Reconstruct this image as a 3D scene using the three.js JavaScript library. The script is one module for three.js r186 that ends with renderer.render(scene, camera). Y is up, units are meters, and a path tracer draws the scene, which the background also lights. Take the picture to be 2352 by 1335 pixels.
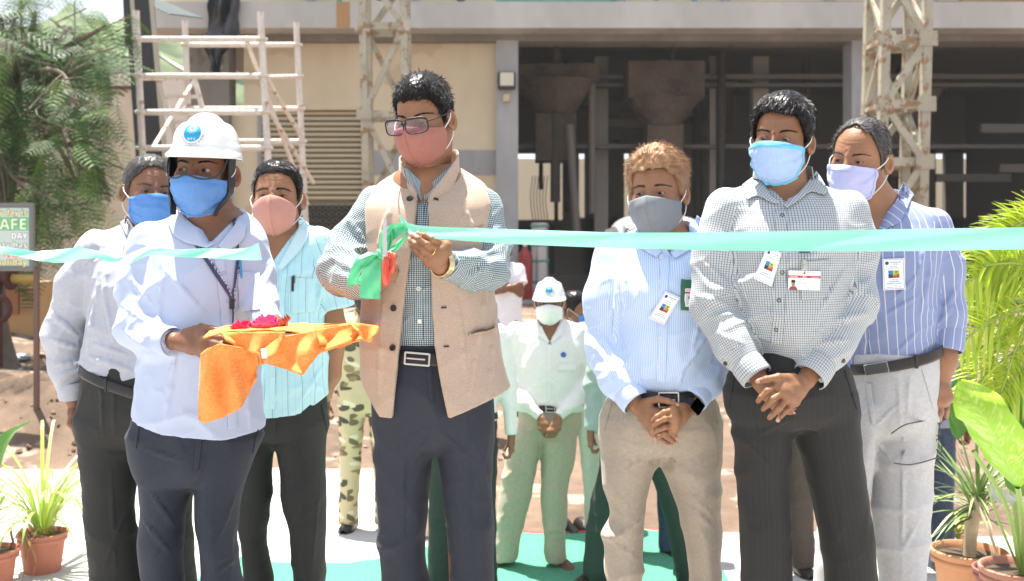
import * as THREE from 'three';
import { mergeGeometries } from 'three/addons/utils/BufferGeometryUtils.js';
import { RoundedBoxGeometry } from 'three/addons/geometries/RoundedBoxGeometry.js';

/* ---------------------------------------------------------------- camera, sky, sun, exposure */
const F = 2400, CX = 1176, HZ = 580, CY = 1.84;              // focal length and horizon in pixels of the photograph; eye height
const scene = new THREE.Scene();
const camera = new THREE.PerspectiveCamera(2 * Math.atan(667.5 / F) * 180 / Math.PI, 2352 / 1335, 0.1, 2000);
camera.position.set(0, CY, 0);
camera.lookAt(0, CY, -10);
camera.setViewOffset(2352, 1335, 0, 667.5 - HZ, 2352, 1335);
camera.focus = 2.85; camera.userData.fStop = 4.5;
const renderer = new THREE.WebGLRenderer({ antialias: true });
renderer.toneMapping = THREE.LinearToneMapping;
renderer.toneMappingExposure = 3.0;
renderer.shadowMap.enabled = true;

const SUN = new THREE.Vector3(-0.28, 1.85, -0.34).normalize();
{
  const W = 512, Hh = 256, data = new Float32Array(W * Hh * 4), v = new THREE.Vector3();
  for (let j = 0; j < Hh; j++) for (let i = 0; i < W; i++) {
    const el = ((j + 0.5) / Hh - 0.5) * Math.PI, az = ((i + 0.5) / W - 0.5) * 2 * Math.PI;
    v.set(Math.cos(el) * Math.cos(az), Math.sin(el), Math.cos(el) * Math.sin(az));
    const up = Math.max(v.y, 0), cosg = v.dot(SUN), ang = Math.acos(Math.min(1, cosg));
    const hz = Math.exp(-up * 3.2);
    const glow = 0.9 * Math.exp(-ang / 0.30) + 0.22 * Math.exp(-ang / 0.9);
    let r = 0.145 + 0.24 * hz + glow, g = 0.19 + 0.21 * hz + glow * 0.97, b = 0.285 + 0.14 * hz + glow * 0.90;
    if (v.y < 0) { r = 0.42; g = 0.40; b = 0.37; }
    const o = (j * W + i) * 4; data[o] = r; data[o + 1] = g; data[o + 2] = b; data[o + 3] = 1;
  }
  const sky = new THREE.DataTexture(data, W, Hh, THREE.RGBAFormat, THREE.FloatType);
  sky.mapping = THREE.EquirectangularReflectionMapping; sky.magFilter = sky.minFilter = THREE.LinearFilter; sky.needsUpdate = true;
  scene.background = sky; scene.environment = sky; scene.environmentIntensity = 1; scene.backgroundIntensity = 1;
}
const sun = new THREE.DirectionalLight(new THREE.Color(1, 0.945, 0.86), 5.0);
sun.position.copy(SUN).multiplyScalar(60).add(new THREE.Vector3(0, 0, -8)); sun.target.position.set(0, 0, -8);
sun.castShadow = true; sun.shadow.mapSize.set(4096, 4096);
Object.assign(sun.shadow.camera, { left: -30, right: 30, top: 30, bottom: -30, near: 1, far: 140 });
scene.add(sun, sun.target);

/* ---------------------------------------------------------------- helpers */
let seed = 7;
const rnd = () => { seed = (seed * 1664525 + 1013904223) >>> 0; return seed / 4294967296; };
const rr = (a, b) => a + (b - a) * rnd();
const V = (x, y, z) => new THREE.Vector3(x, y, z);
const P = (px, py, d) => V((px - CX) * d / F, CY - (py - HZ) * d / F, -d);   // a point seen at a pixel of the photograph, d metres off
const clamp = (x, a, b) => x < a ? a : x > b ? b : x;
const sstep = (a, b, x) => { x = clamp((x - a) / (b - a), 0, 1); return x * x * (3 - 2 * x); };
const used = {};
function numbered(n) { const k = used[n] = (used[n] ?? -1) + 1; return k ? n + '_' + String(k).padStart(3, '0') : n; }
function tag(o, label, category, group) { o.userData.label = label; o.userData.category = category; if (group) o.userData.group = group; return o; }
function thing(name, label, category, pos = [0, 0, 0], group) {
  const o = new THREE.Group(); o.name = numbered(name); o.position.set(...pos); scene.add(o);
  return tag(o, label, category, group);
}
// a geometry given in world metres becomes a mesh under its parent (parents stand unturned)
function part(name, geo, mat, parent, label) {
  const m = new THREE.Mesh(geo, mat); m.name = parent ? name : numbered(name);
  m.castShadow = m.receiveShadow = true;
  if (parent) { const w = wpos(parent); m.geometry.translate(-w.x, -w.y, -w.z); parent.add(m); if (label) m.userData.label = label; } else scene.add(m);
  return m;
}
function wpos(o) { const w = V(0, 0, 0); for (let q = o; q && q !== scene; q = q.parent) w.add(q.position); return w; }
function struct(name, geo, mat) { const m = part(name, geo, mat); m.name = name; m.userData.kind = 'structure'; return m; }
const flat = g => { const q = g.index ? g.toNonIndexed() : g; for (const k of Object.keys(q.attributes)) if (!['position', 'normal', 'uv', 'color'].includes(k)) q.deleteAttribute(k); return q; };
function merge(list) {
  const l = list.map(flat), col = l.some(g => g.attributes.color);
  for (const g of l) {
    if (!g.attributes.uv) g.setAttribute('uv', new THREE.BufferAttribute(new Float32Array(g.attributes.position.count * 2), 2));
    if (col && !g.attributes.color) g.setAttribute('color', new THREE.BufferAttribute(new Float32Array(g.attributes.position.count * 3).fill(1), 3));
  }
  return mergeGeometries(l);
}
const std = (color, roughness = 0.8, o = {}) => new THREE.MeshStandardMaterial({ color: Array.isArray(color) ? new THREE.Color().setRGB(...color) : color, roughness, ...o });
const phys = (color, roughness = 0.8, o = {}) => new THREE.MeshPhysicalMaterial({ color: Array.isArray(color) ? new THREE.Color().setRGB(...color) : color, roughness, ...o });
function canvasTex(w, h, draw, o = {}) {
  const c = document.createElement('canvas'); c.width = w; c.height = h; draw(c.getContext('2d'), w, h);
  const t = new THREE.CanvasTexture(c); t.wrapS = t.wrapT = THREE.RepeatWrapping; t.magFilter = THREE.LinearFilter;
  if (o.srgb !== false) t.colorSpace = THREE.SRGBColorSpace;
  if (o.rep) t.repeat.set(...o.rep);
  return t;
}
// value noise in space
const PERM = new Uint8Array(512), GR = new Float32Array(256);
{ const p = [...Array(256).keys()]; for (let i = 255; i > 0; i--) { const j = Math.floor(rnd() * (i + 1)); [p[i], p[j]] = [p[j], p[i]]; } for (let i = 0; i < 512; i++) PERM[i] = p[i & 255]; for (let i = 0; i < 256; i++) GR[i] = rnd() * 2 - 1; }
function noise(x, y, z = 0) {
  const xi = Math.floor(x), yi = Math.floor(y), zi = Math.floor(z); x -= xi; y -= yi; z -= zi;
  const u = x * x * (3 - 2 * x), v = y * y * (3 - 2 * y), w = z * z * (3 - 2 * z), X = xi & 255, Y = yi & 255, Z = zi & 255;
  const A = PERM[X] + Y, B = PERM[X + 1 & 255] + Y, h = (q, k) => GR[PERM[(PERM[q & 255] + Z + k) & 255]];
  const l = (a, b, t) => a + (b - a) * t;
  return l(l(l(h(A, 0), h(B, 0), u), l(h(A + 1, 0), h(B + 1, 0), u), v), l(l(h(A, 1), h(B, 1), u), l(h(A + 1, 1), h(B + 1, 1), u), v), w);
}
const fbm = (x, y, z, o = 3) => { let s = 0, a = 0.5; for (let i = 0; i < o; i++) { s += a * noise(x, y, z); x *= 2.03; y *= 2.03; z *= 2.03; a *= 0.5; } return s; };
const ridge = n => { const t = 1 - Math.abs(n); return t * t * t; };

// noise painted into a texture: c0..c1 by blotches and grain, spots of c2
function grainTex(size, c0, c1, { fine = 0.35, scale = 6, spots, rep, streak = 1, f2 = 4 } = {}) {
  const d = new Uint8Array(size * size * 4), ts = 1 / size, s8 = x => 255 * Math.pow(clamp(x, 0, 1), 1 / 2.2);
  const per = (x, y, f, z) => { // tileable
    const a = x * f, b = y * f * streak, w = x, w2 = y;
    const n = (p, q) => noise(p, q, z);
    return n(a, b) * (1 - w) * (1 - w2) + n(a - f, b) * w * (1 - w2) + n(a, b - f * streak) * (1 - w) * w2 + n(a - f, b - f * streak) * w * w2;
  };
  for (let j = 0; j < size; j++) for (let i = 0; i < size; i++) {
    const x = i * ts, y = j * ts;
    let t = 0.5 + 0.75 * per(x, y, scale, 1.5) + 0.4 * per(x, y, scale * f2, 5.5) + fine * (rnd() - 0.5);
    t = clamp(t, 0, 1);
    let r = c0[0] + (c1[0] - c0[0]) * t, g = c0[1] + (c1[1] - c0[1]) * t, b = c0[2] + (c1[2] - c0[2]) * t;
    if (spots) { const q = sstep(spots.from, spots.from + 0.18, per(x, y, spots.scale, 9.5) + 0.45 * per(x, y, spots.scale * 3.7, 3.2)) * (spots.amount ?? 1); r += (spots.c[0] - r) * q; g += (spots.c[1] - g) * q; b += (spots.c[2] - b) * q; }
    const o = (j * size + i) * 4; d[o] = s8(r); d[o + 1] = s8(g); d[o + 2] = s8(b); d[o + 3] = 255;
  }
  const t = new THREE.DataTexture(d, size, size); t.colorSpace = THREE.SRGBColorSpace; t.wrapS = t.wrapT = THREE.RepeatWrapping;
  t.magFilter = THREE.LinearFilter; t.minFilter = THREE.LinearMipmapLinearFilter; t.generateMipmaps = true; t.needsUpdate = true;
  if (rep) t.repeat.set(rep, rep);
  return t;
}
// uv in metres by the main direction of each face
function boxUV(g) {
  g = flat(g); const p = g.attributes.position, uv = new Float32Array(p.count * 2), a = V(), b = V(), c = V();
  for (let i = 0; i < p.count; i += 3) {
    a.fromBufferAttribute(p, i); b.fromBufferAttribute(p, i + 1); c.fromBufferAttribute(p, i + 2);
    const n = b.clone().sub(a).cross(c.clone().sub(a)), x = Math.abs(n.x), y = Math.abs(n.y), z = Math.abs(n.z);
    [a, b, c].forEach((q, k) => { const [u, w] = y > x && y > z ? [q.x, q.z] : x > z ? [q.z, q.y] : [q.x, q.y]; uv[(i + k) * 2] = u; uv[(i + k) * 2 + 1] = w; });
  }
  g.setAttribute('uv', new THREE.BufferAttribute(uv, 2)); return g;
}
const box = (x0, x1, y0, y1, z0, z1) => boxUV(new THREE.BoxGeometry(x1 - x0, y1 - y0, z1 - z0).translate((x0 + x1) / 2, (y0 + y1) / 2, (z0 + z1) / 2));
function bar(a, b, w, h = w, twist = 0) {    // a square bar from a to b
  const d = b.clone().sub(a), L = d.length(), g = new THREE.BoxGeometry(w, L, h);
  g.rotateY(twist); g.applyQuaternion(new THREE.Quaternion().setFromUnitVectors(V(0, 1, 0), d.normalize())); g.translate((a.x + b.x) / 2, (a.y + b.y) / 2, (a.z + b.z) / 2);
  return boxUV(g);
}
function rod(a, b, r, r2 = r, n = 10) {
  const d = b.clone().sub(a), L = d.length(), g = new THREE.CylinderGeometry(r2, r, L, n);
  g.applyQuaternion(new THREE.Quaternion().setFromUnitVectors(V(0, 1, 0), d.normalize())); g.translate((a.x + b.x) / 2, (a.y + b.y) / 2, (a.z + b.z) / 2);
  return g;
}
const tube = (pts, r, n = 24, m = 8) => new THREE.TubeGeometry(new THREE.CatmullRomCurve3(pts), n, r, m);

// many thin tapering hairs or blades: each a list of points, radius at its root
function strands(list) {
  let nv = 0, nt = 0; for (const [p] of list) { nv += p.length * 3; nt += (p.length - 1) * 6; }
  const pos = new Float32Array(nv * 3), nor = new Float32Array(nv * 3), idx = new Uint32Array(nt * 3), a = V(), u = V(), w = V(); let o = 0, q = 0, b = 0;
  for (const [p, r] of list) {
    const n = p.length;
    for (let i = 0; i < n; i++) {
      a.copy(p[Math.min(i + 1, n - 1)]).sub(p[Math.max(i - 1, 0)]).normalize(); u.set(0.3, 0.9, 0.1).cross(a); if (u.lengthSq() < .01) u.set(1, 0, 0).cross(a); u.normalize(); w.copy(a).cross(u);
      const rr0 = r * (1 - .92 * Math.pow(i / (n - 1), 1.5));
      for (let k = 0; k < 3; k++) { const c = Math.cos(k * 2.0944), s = Math.sin(k * 2.0944), x = u.x * c + w.x * s, y = u.y * c + w.y * s, z = u.z * c + w.z * s; pos[o] = p[i].x + x * rr0; nor[o++] = x; pos[o] = p[i].y + y * rr0; nor[o++] = y; pos[o] = p[i].z + z * rr0; nor[o++] = z; }
      if (i < n - 1) for (let k = 0; k < 3; k++) { const A = b + i * 3 + k, B = b + i * 3 + (k + 1) % 3; idx[q++] = A; idx[q++] = B; idx[q++] = B + 3; idx[q++] = A; idx[q++] = B + 3; idx[q++] = A + 3; }
    }
    b += n * 3;
  }
  const g = new THREE.BufferGeometry(); g.setAttribute('position', new THREE.BufferAttribute(pos, 3)); g.setAttribute('normal', new THREE.BufferAttribute(nor, 3)); g.setAttribute('uv', new THREE.BufferAttribute(new Float32Array(nv * 2), 2)); g.setIndex(new THREE.BufferAttribute(idx, 1)); return g;
}

/* ---------------------------------------------------------------- bodies and cloth as smooth fields, meshed by surface nets */
const ellD = (x, y, z, rx, ry, rz) => { const a = x / rx, b = y / ry, c = z / rz, k0 = Math.sqrt(a * a + b * b + c * c); if (k0 < 1e-4) return -Math.min(rx, ry, rz); const k1 = Math.sqrt(a * a / rx / rx + b * b / ry / ry + c * c / rz / rz); return k0 * (k0 - 1) / k1; };
const smin = (a, b, k) => { const h = Math.max(k - Math.abs(a - b), 0) / k; return Math.min(a, b) - h * h * k * 0.25; };
const smax = (a, b, k) => -smin(-a, -b, k);
function cap(a, b, ra, rb = ra, o = {}) {
  const dx = b.x - a.x, dy = b.y - a.y, dz = b.z - a.z, L2 = dx * dx + dy * dy + dz * dz || 1e-9, L = Math.sqrt(L2), R = Math.max(ra, rb);
  const ax = V(dx, dy, dz).divideScalar(L), side = V(0, 0, 1).cross(ax); if (side.lengthSq() < 1e-3) side.set(1, 0, 0); side.normalize(); const up = ax.clone().cross(side);
  return {
    f(x, y, z) { const px = x - a.x, py = y - a.y, pz = z - a.z; let t = (px * dx + py * dy + pz * dz) / L2; t = t < 0 ? 0 : t > 1 ? 1 : t; const qx = px - dx * t, qy = py - dy * t, qz = pz - dz * t; let w = Math.sqrt(qx * qx + qy * qy + qz * qz) - (ra + (rb - ra) * t); if (o.flat) { const s = (x - b.x) * ax.x + (y - b.y) * ax.y + (z - b.z) * ax.z; if (s > w) w = s; } return w; },
    uv(p) { const q = p.clone().sub(a), u = Math.atan2(q.dot(side), q.dot(up)); return [u * 0.055, (o.v0 ?? 0) + q.dot(ax), Math.PI * 0.11]; },
    bb: [Math.min(a.x, b.x) - R, Math.min(a.y, b.y) - R, Math.min(a.z, b.z) - R, Math.max(a.x, b.x) + R, Math.max(a.y, b.y) + R, Math.max(a.z, b.z) + R], k: o.k, id: o.id, sub: o.sub
  };
}
function ell(c, rx, ry, rz, o = {}) {
  return { f: (x, y, z) => ellD(x - c.x, y - c.y, z - c.z, rx, ry, rz), uv: p => [p.x, p.y, 0], bb: [c.x - rx, c.y - ry, c.z - rz, c.x + rx, c.y + ry, c.z + rz], k: o.k, id: o.id };
}
// stacked ellipses: sections [y, xc, rx, zc, rz] from top to bottom
function loft(S, o = {}) {
  S = S.slice().sort((a, b) => b[0] - a[0]); const n = S.length, top = S[0][0], bot = S[n - 1][0], out = [0, 0, 0, 0];
  const at = y => {
    let i = 0; while (i < n - 2 && y < S[i + 1][0]) i++;
    const a = S[i], b = S[i + 1], t = clamp((a[0] - y) / (a[0] - b[0]), 0, 1), p = S[Math.max(i - 1, 0)], q = S[Math.min(i + 2, n - 1)];
    for (let k = 1; k < 5; k++) {
      const h = a[0] - b[0], m0 = i ? (b[k] - p[k]) / (p[0] - b[0]) * h : b[k] - a[k], m1 = i < n - 2 ? (q[k] - a[k]) / (a[0] - q[0]) * h : b[k] - a[k], t2 = t * t, t3 = t2 * t;
      out[k - 1] = (2 * t3 - 3 * t2 + 1) * a[k] + (t3 - 2 * t2 + t) * m0 + (3 * t2 - 2 * t3) * b[k] + (t3 - t2) * m1;
    }
    return out;
  };
  const R = S.reduce((s, a) => s + a[2], 0) / n, pw = o.pow ?? 2;
  const lim = (k, s, f) => f(...S.map(a => a[k] + s * a[k + 1]));
  return {
    f(x, y, z) {
      const [xc, rx, zc, rz] = at(y); const a = Math.abs(x - xc) / rx, b = Math.abs(z - zc) / rz;
      let d;
      if (pw === 2) { const k0 = Math.sqrt(a * a + b * b); if (k0 < 1e-4) d = -Math.min(rx, rz); else d = k0 * (k0 - 1) / Math.sqrt(a * a / rx / rx + b * b / rz / rz); }
      else { const k0 = Math.pow(Math.pow(a, pw) + Math.pow(b, pw), 1 / pw); d = (k0 - 1) * Math.min(rx, rz) * (1 + 0.4 * (rx > rz ? a : b) / (k0 + 1e-6)); }
      const dy = Math.max(y - top, bot - y);
      return dy > 0 ? (d > 0 ? Math.hypot(d, dy) : dy) : Math.max(d, dy);
    },
    uv(p) { const [xc, rx, zc, rz] = at(p.y); return [Math.atan2((p.x - xc) / rx, (p.z - zc) / rz) * R, p.y, 2 * Math.PI * R]; },
    bb: [lim(1, -1, Math.min), bot, lim(3, -1, Math.min), lim(1, 1, Math.max), top, lim(3, 1, Math.max)], k: o.k, id: o.id, at
  };
}
// a shape: prims joined smoothly, displaced, then cut; cuts are functions that are > 0 where cloth is removed
function shape(prims, { k = 0.03, cuts = [], disp, pad = 0 } = {}) {
  const bb = [1e9, 1e9, 1e9, -1e9, -1e9, -1e9];
  for (const p of prims) for (let i = 0; i < 3; i++) { bb[i] = Math.min(bb[i], p.bb[i]); bb[i + 3] = Math.max(bb[i + 3], p.bb[i + 3]); }
  const f = (x, y, z) => {
    let d = 1e9; for (const p of prims) { const b = p.bb, kk = p.k ?? k, ex = x < b[0] ? b[0] - x : x > b[3] ? x - b[3] : 0, ey = y < b[1] ? b[1] - y : y > b[4] ? y - b[4] : 0, ez = z < b[2] ? b[2] - z : z > b[5] ? z - b[5] : 0, far = d + kk; if (d < 1e8 && ex * ex + ey * ey + ez * ez > (far > 0 ? far * far : 0)) continue; const q = p.f(x, y, z); d = d > 1e8 ? q : smin(d, q, kk); }
    d -= pad; if (disp && d < 0.022 && d > -0.022) d += disp(x, y, z);
    for (const c of cuts) { const q = c(x, y, z); if (q > d) d = q; }
    return d;
  };
  return { f, bb, prims };
}
function mesh(sh, cell, { uv = true, cullInside = false, bb } = {}) {
  const B = bb ?? sh.bb, m = 0.03 + cell, x0 = B[0] - m, y0 = B[1] - m, z0 = B[2] - m;
  const bs = 4, rnd4 = n => Math.ceil(n / bs) * bs, nx = rnd4((B[3] - B[0] + 2 * m) / cell), ny = rnd4((B[4] - B[1] + 2 * m) / cell), nz = rnd4((B[5] - B[2] + 2 * m) / cell);
  const NX = nx + 1, NY = ny + 1, NZ = nz + 1, D = new Float32Array(NX * NY * NZ).fill(NaN), id = (i, j, k) => (k * NY + j) * NX + i, f = sh.f;
  const act = [];
  for (let k = 0; k < nz; k += bs) for (let j = 0; j < ny; j += bs) for (let i = 0; i < nx; i += bs) {
    const c = f(x0 + (i + 2) * cell, y0 + (j + 2) * cell, z0 + (k + 2) * cell);
    if (Math.abs(c) * 0.6 > bs * cell * 0.87 + 0.012) continue;
    act.push(i, j, k);
    for (let c2 = k; c2 <= k + bs; c2++) for (let b = j; b <= j + bs; b++) for (let a = i; a <= i + bs; a++) { const q = id(a, b, c2); if (D[q] !== D[q]) D[q] = f(x0 + a * cell, y0 + b * cell, z0 + c2 * cell); }
  }
  const vid = new Int32Array(NX * NY * NZ).fill(-1), pos = [], E = [[0, 1], [2, 3], [4, 5], [6, 7], [0, 2], [1, 3], [4, 6], [5, 7], [0, 4], [1, 5], [2, 6], [3, 7]];
  const c8 = new Float64Array(8), quads = [];
  for (let t = 0; t < act.length; t += 3) for (let k = act[t + 2]; k < act[t + 2] + bs; k++) for (let j = act[t + 1]; j < act[t + 1] + bs; j++) for (let i = act[t]; i < act[t] + bs; i++) {
    let s = 0; for (let q = 0; q < 8; q++) { c8[q] = D[id(i + (q & 1), j + (q >> 1 & 1), k + (q >> 2))]; if (c8[q] < 0) s++; }
    if (s === 0 || s === 8) continue;
    let x = 0, y = 0, z = 0, n = 0;
    for (const [a, b] of E) if (c8[a] < 0 !== c8[b] < 0) { const u = c8[a] / (c8[a] - c8[b]); x += (a & 1) + ((b & 1) - (a & 1)) * u; y += (a >> 1 & 1) + ((b >> 1 & 1) - (a >> 1 & 1)) * u; z += (a >> 2) + ((b >> 2) - (a >> 2)) * u; n++; }
    vid[id(i, j, k)] = pos.length / 3; pos.push(x0 + (i + x / n) * cell, y0 + (j + y / n) * cell, z0 + (k + z / n) * cell);
  }
  for (let t = 0; t < act.length; t += 3) for (let k = act[t + 2]; k < act[t + 2] + bs; k++) for (let j = act[t + 1]; j < act[t + 1] + bs; j++) for (let i = act[t]; i < act[t] + bs; i++) {
    if (vid[id(i, j, k)] < 0) continue;
    const a = D[id(i, j, k)] < 0, put = (q1, q2, q3, q4, fl) => { if (q1 < 0 || q2 < 0 || q3 < 0 || q4 < 0) return; fl ? quads.push([q4, q3, q2, q1]) : quads.push([q1, q2, q3, q4]); };
    if (j > 0 && k > 0 && a !== D[id(i + 1, j, k)] < 0) put(vid[id(i, j, k)], vid[id(i, j - 1, k)], vid[id(i, j - 1, k - 1)], vid[id(i, j, k - 1)], !a);
    if (i > 0 && k > 0 && a !== D[id(i, j + 1, k)] < 0) put(vid[id(i, j, k)], vid[id(i, j, k - 1)], vid[id(i - 1, j, k - 1)], vid[id(i - 1, j, k)], !a);
    if (i > 0 && j > 0 && a !== D[id(i, j, k + 1)] < 0) put(vid[id(i, j, k)], vid[id(i - 1, j, k)], vid[id(i - 1, j - 1, k)], vid[id(i, j - 1, k)], !a);
  }
  // normals of the field; uv by the nearest limb
  const nv = pos.length / 3, nor = new Float32Array(nv * 3), e = cell * 0.6;
  for (let i = 0; i < nv; i++) {
    const x = pos[3 * i], y = pos[3 * i + 1], z = pos[3 * i + 2];
    let gx = f(x + e, y, z) - f(x - e, y, z), gy = f(x, y + e, z) - f(x, y - e, z), gz = f(x, y, z + e) - f(x, y, z - e); const l = Math.hypot(gx, gy, gz) || 1;
    nor[3 * i] = gx / l; nor[3 * i + 1] = gy / l; nor[3 * i + 2] = gz / l;
  }
  const oP = [], oN = [], oU = [], idx = [], map = new Map(), own = new Int16Array(nv).fill(-1), p = V();
  const near = (x, y, z) => { let b = 0, bd = 1e9; sh.prims.forEach((q, n) => { const d = q.f(x, y, z); if (d < bd) { bd = d; b = n; } }); return b; };
  const vert = (i, pr, ref) => {
    p.set(pos[3 * i], pos[3 * i + 1], pos[3 * i + 2]); let [u, v, per] = uv ? sh.prims[pr].uv(p) : [0, 0, 0];
    if (per && ref !== null) { const q = Math.round((ref - u) / per); u += q * per; }
    const key = i + '_' + pr + '_' + Math.round(u * 2000);
    let w = map.get(key); if (w === undefined) { w = oP.length / 3; map.set(key, w); oP.push(p.x, p.y, p.z); oN.push(nor[3 * i], nor[3 * i + 1], nor[3 * i + 2]); oU.push(u, v); }
    return [w, u];
  };
  for (const q of quads) {
    let pr = 0; if (uv) { const i = q[0]; if (own[i] < 0) own[i] = near(pos[3 * i], pos[3 * i + 1], pos[3 * i + 2]); pr = own[i]; }
    const [a, u] = vert(q[0], pr, null), [b] = vert(q[1], pr, u), [c] = vert(q[2], pr, u), [d] = vert(q[3], pr, u);
    idx.push(a, b, c, a, c, d);
  }
  const g = new THREE.BufferGeometry();
  g.setAttribute('position', new THREE.Float32BufferAttribute(oP, 3)); g.setAttribute('normal', new THREE.Float32BufferAttribute(oN, 3)); g.setAttribute('uv', new THREE.Float32BufferAttribute(oU, 2)); g.setIndex(idx);
  return g;
}
// where the line of sight through a pixel meets a field
function hit(f, px, py, d, back = 0.45) {
  const dir = V((px - CX) / F, -(py - HZ) / F, -1); let t = d - back, bt = t, bd = 1e9; const L = dir.length();
  for (let i = 0; i < 90; i++) { const y = CY + dir.y * t, q = f(dir.x * t, y, -t); if (q < bd) { bd = q; bt = t; } if (q < 0.0006) { bt = t; break; } t += Math.max(q * 0.6, 0.0006) / L; if (t > d + 0.5) break; }
  return V(dir.x * bt, CY + dir.y * bt, -bt);
}
function gradN(f, p, e = 0.006) { return V(f(p.x + e, p.y, p.z) - f(p.x - e, p.y, p.z), f(p.x, p.y + e, p.z) - f(p.x, p.y - e, p.z), f(p.x, p.y, p.z + e) - f(p.x, p.y, p.z - e)).normalize(); }
// a sheet of given thickness over a grid of points with normals
function sheet(grid, thick = 0.002, uvw) {
  const nu = grid.length, nv = grid[0].length, pos = [], uv = [], idx = [], N = (i, j) => i * nv + j, tot = nu * nv;
  const nr = grid.map((r, i) => r.map((p, j) => { const a = grid[Math.min(i + 1, nu - 1)][j].clone().sub(grid[Math.max(i - 1, 0)][j]), b = grid[i][Math.min(j + 1, nv - 1)].clone().sub(grid[i][Math.max(j - 1, 0)]); return a.cross(b).normalize(); }));
  for (const s of [0.5, -0.5]) for (let i = 0; i < nu; i++) for (let j = 0; j < nv; j++) { const p = grid[i][j], n = nr[i][j]; pos.push(p.x + n.x * thick * s, p.y + n.y * thick * s, p.z + n.z * thick * s); const w = uvw ? uvw(i / (nu - 1), j / (nv - 1), p) : [i / (nu - 1), j / (nv - 1)]; uv.push(...w); }
  for (let i = 0; i < nu - 1; i++) for (let j = 0; j < nv - 1; j++) { const a = N(i, j), b = N(i + 1, j), c = N(i + 1, j + 1), d = N(i, j + 1); idx.push(a, b, c, a, c, d, a + tot, c + tot, b + tot, a + tot, d + tot, c + tot); }
  const rim = (a, b) => idx.push(a, a + tot, b + tot, a, b + tot, b);
  for (let i = 0; i < nu - 1; i++) { rim(N(i, 0), N(i + 1, 0)); rim(N(i + 1, nv - 1), N(i, nv - 1)); }
  for (let j = 0; j < nv - 1; j++) { rim(N(0, j + 1), N(0, j)); rim(N(nu - 1, j), N(nu - 1, j + 1)); }
  const g = new THREE.BufferGeometry(); g.setAttribute('position', new THREE.Float32BufferAttribute(pos, 3)); g.setAttribute('uv', new THREE.Float32BufferAttribute(uv, 2)); g.setIndex(idx); g.computeVertexNormals(); return g;
}
function poly(pts, n) { // n+1 points evenly along a polyline of pixels
  const L = [0]; for (let i = 1; i < pts.length; i++) L.push(L[i - 1] + Math.hypot(...pts[i].map((c, k) => c - pts[i - 1][k])));
  return [...Array(n + 1)].map((_, q) => { const t = q / n * L[L.length - 1]; let i = 1; while (i < pts.length - 1 && L[i] < t) i++; const s = (t - L[i - 1]) / (L[i] - L[i - 1] || 1); return pts[i].map((c, k) => pts[i - 1][k] + (c - pts[i - 1][k]) * s); });
}
// cloth laid on a field between two lines drawn over the photograph (collar leaf, pocket, placket, strap)
function patch(f, d, A, B, nu, nv, { off = 0.004, offB = off, thick = 0.003, uvw } = {}) {
  const a = poly(A, nu), b = poly(B, nu);
  return sheet(a.map((p, i) => [...Array(nv + 1)].map((_, j) => { const t = j / nv, q = hit(f, p[0] + (b[i][0] - p[0]) * t, p[1] + (b[i][1] - p[1]) * t, d); return q.addScaledVector(gradN(f, q), off + (offB - off) * t); })), thick, uvw);
}
const STAGE = 0.585;                                          // height of the low stage the front men stand on
const BELT_STEEL = std([.55, .55, .54], .28, { metalness: 1 });
/* ---------------------------------------------------------------- people: how a figure and its clothes are made */
// skin tone blotches as a texture shared by tinted skins
const skinTex = grainTex(512, [0.76, 0.72, 0.70], [1, 1, 1], { fine: 0.30, scale: 6, f2: 7 }); skinTex.repeat.set(1.6, 1.6);
const weaveBump = canvasTex(64, 64, (c, w, h) => { c.fillStyle = '#777'; c.fillRect(0, 0, w, h); for (let y = 0; y < 16; y++) for (let x = 0; x < 16; x++) { c.fillStyle = (x + y) & 1 ? '#999' : '#555'; c.fillRect(x * 4, y * 4, 4, 4); } }, { srgb: false, rep: [40, 40] });
const hairMat = (r, g, b, rough = 0.5) => phys([r, g, b], rough, { sheen: 0.12, sheenRoughness: 0.35, sheenColor: new THREE.Color(0.7, 0.62, 0.55), specularIntensity: .35 });
const skinLines = grainTex(512, [.3, .3, .3], [.7, .7, .7], { fine: .35, scale: 5, streak: 3, f2: 6 }); skinLines.repeat.set(1.2, 1.6);
const skinMat = (r, g, b) => phys([r, g, b], 0.50, { map: skinTex, bumpMap: skinLines, bumpScale: .0016, sheen: 0.12, sheenRoughness: 0.5, sheenColor: new THREE.Color(0.9, 0.6, 0.45) });
const HAIRLINE = [[0, .070], [.55, .066], [.85, .045], [1.1, .02], [1.3, -.018], [1.55, -.012], [1.75, -.02], [2.2, -.062], [3.15, -.078]];

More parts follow.
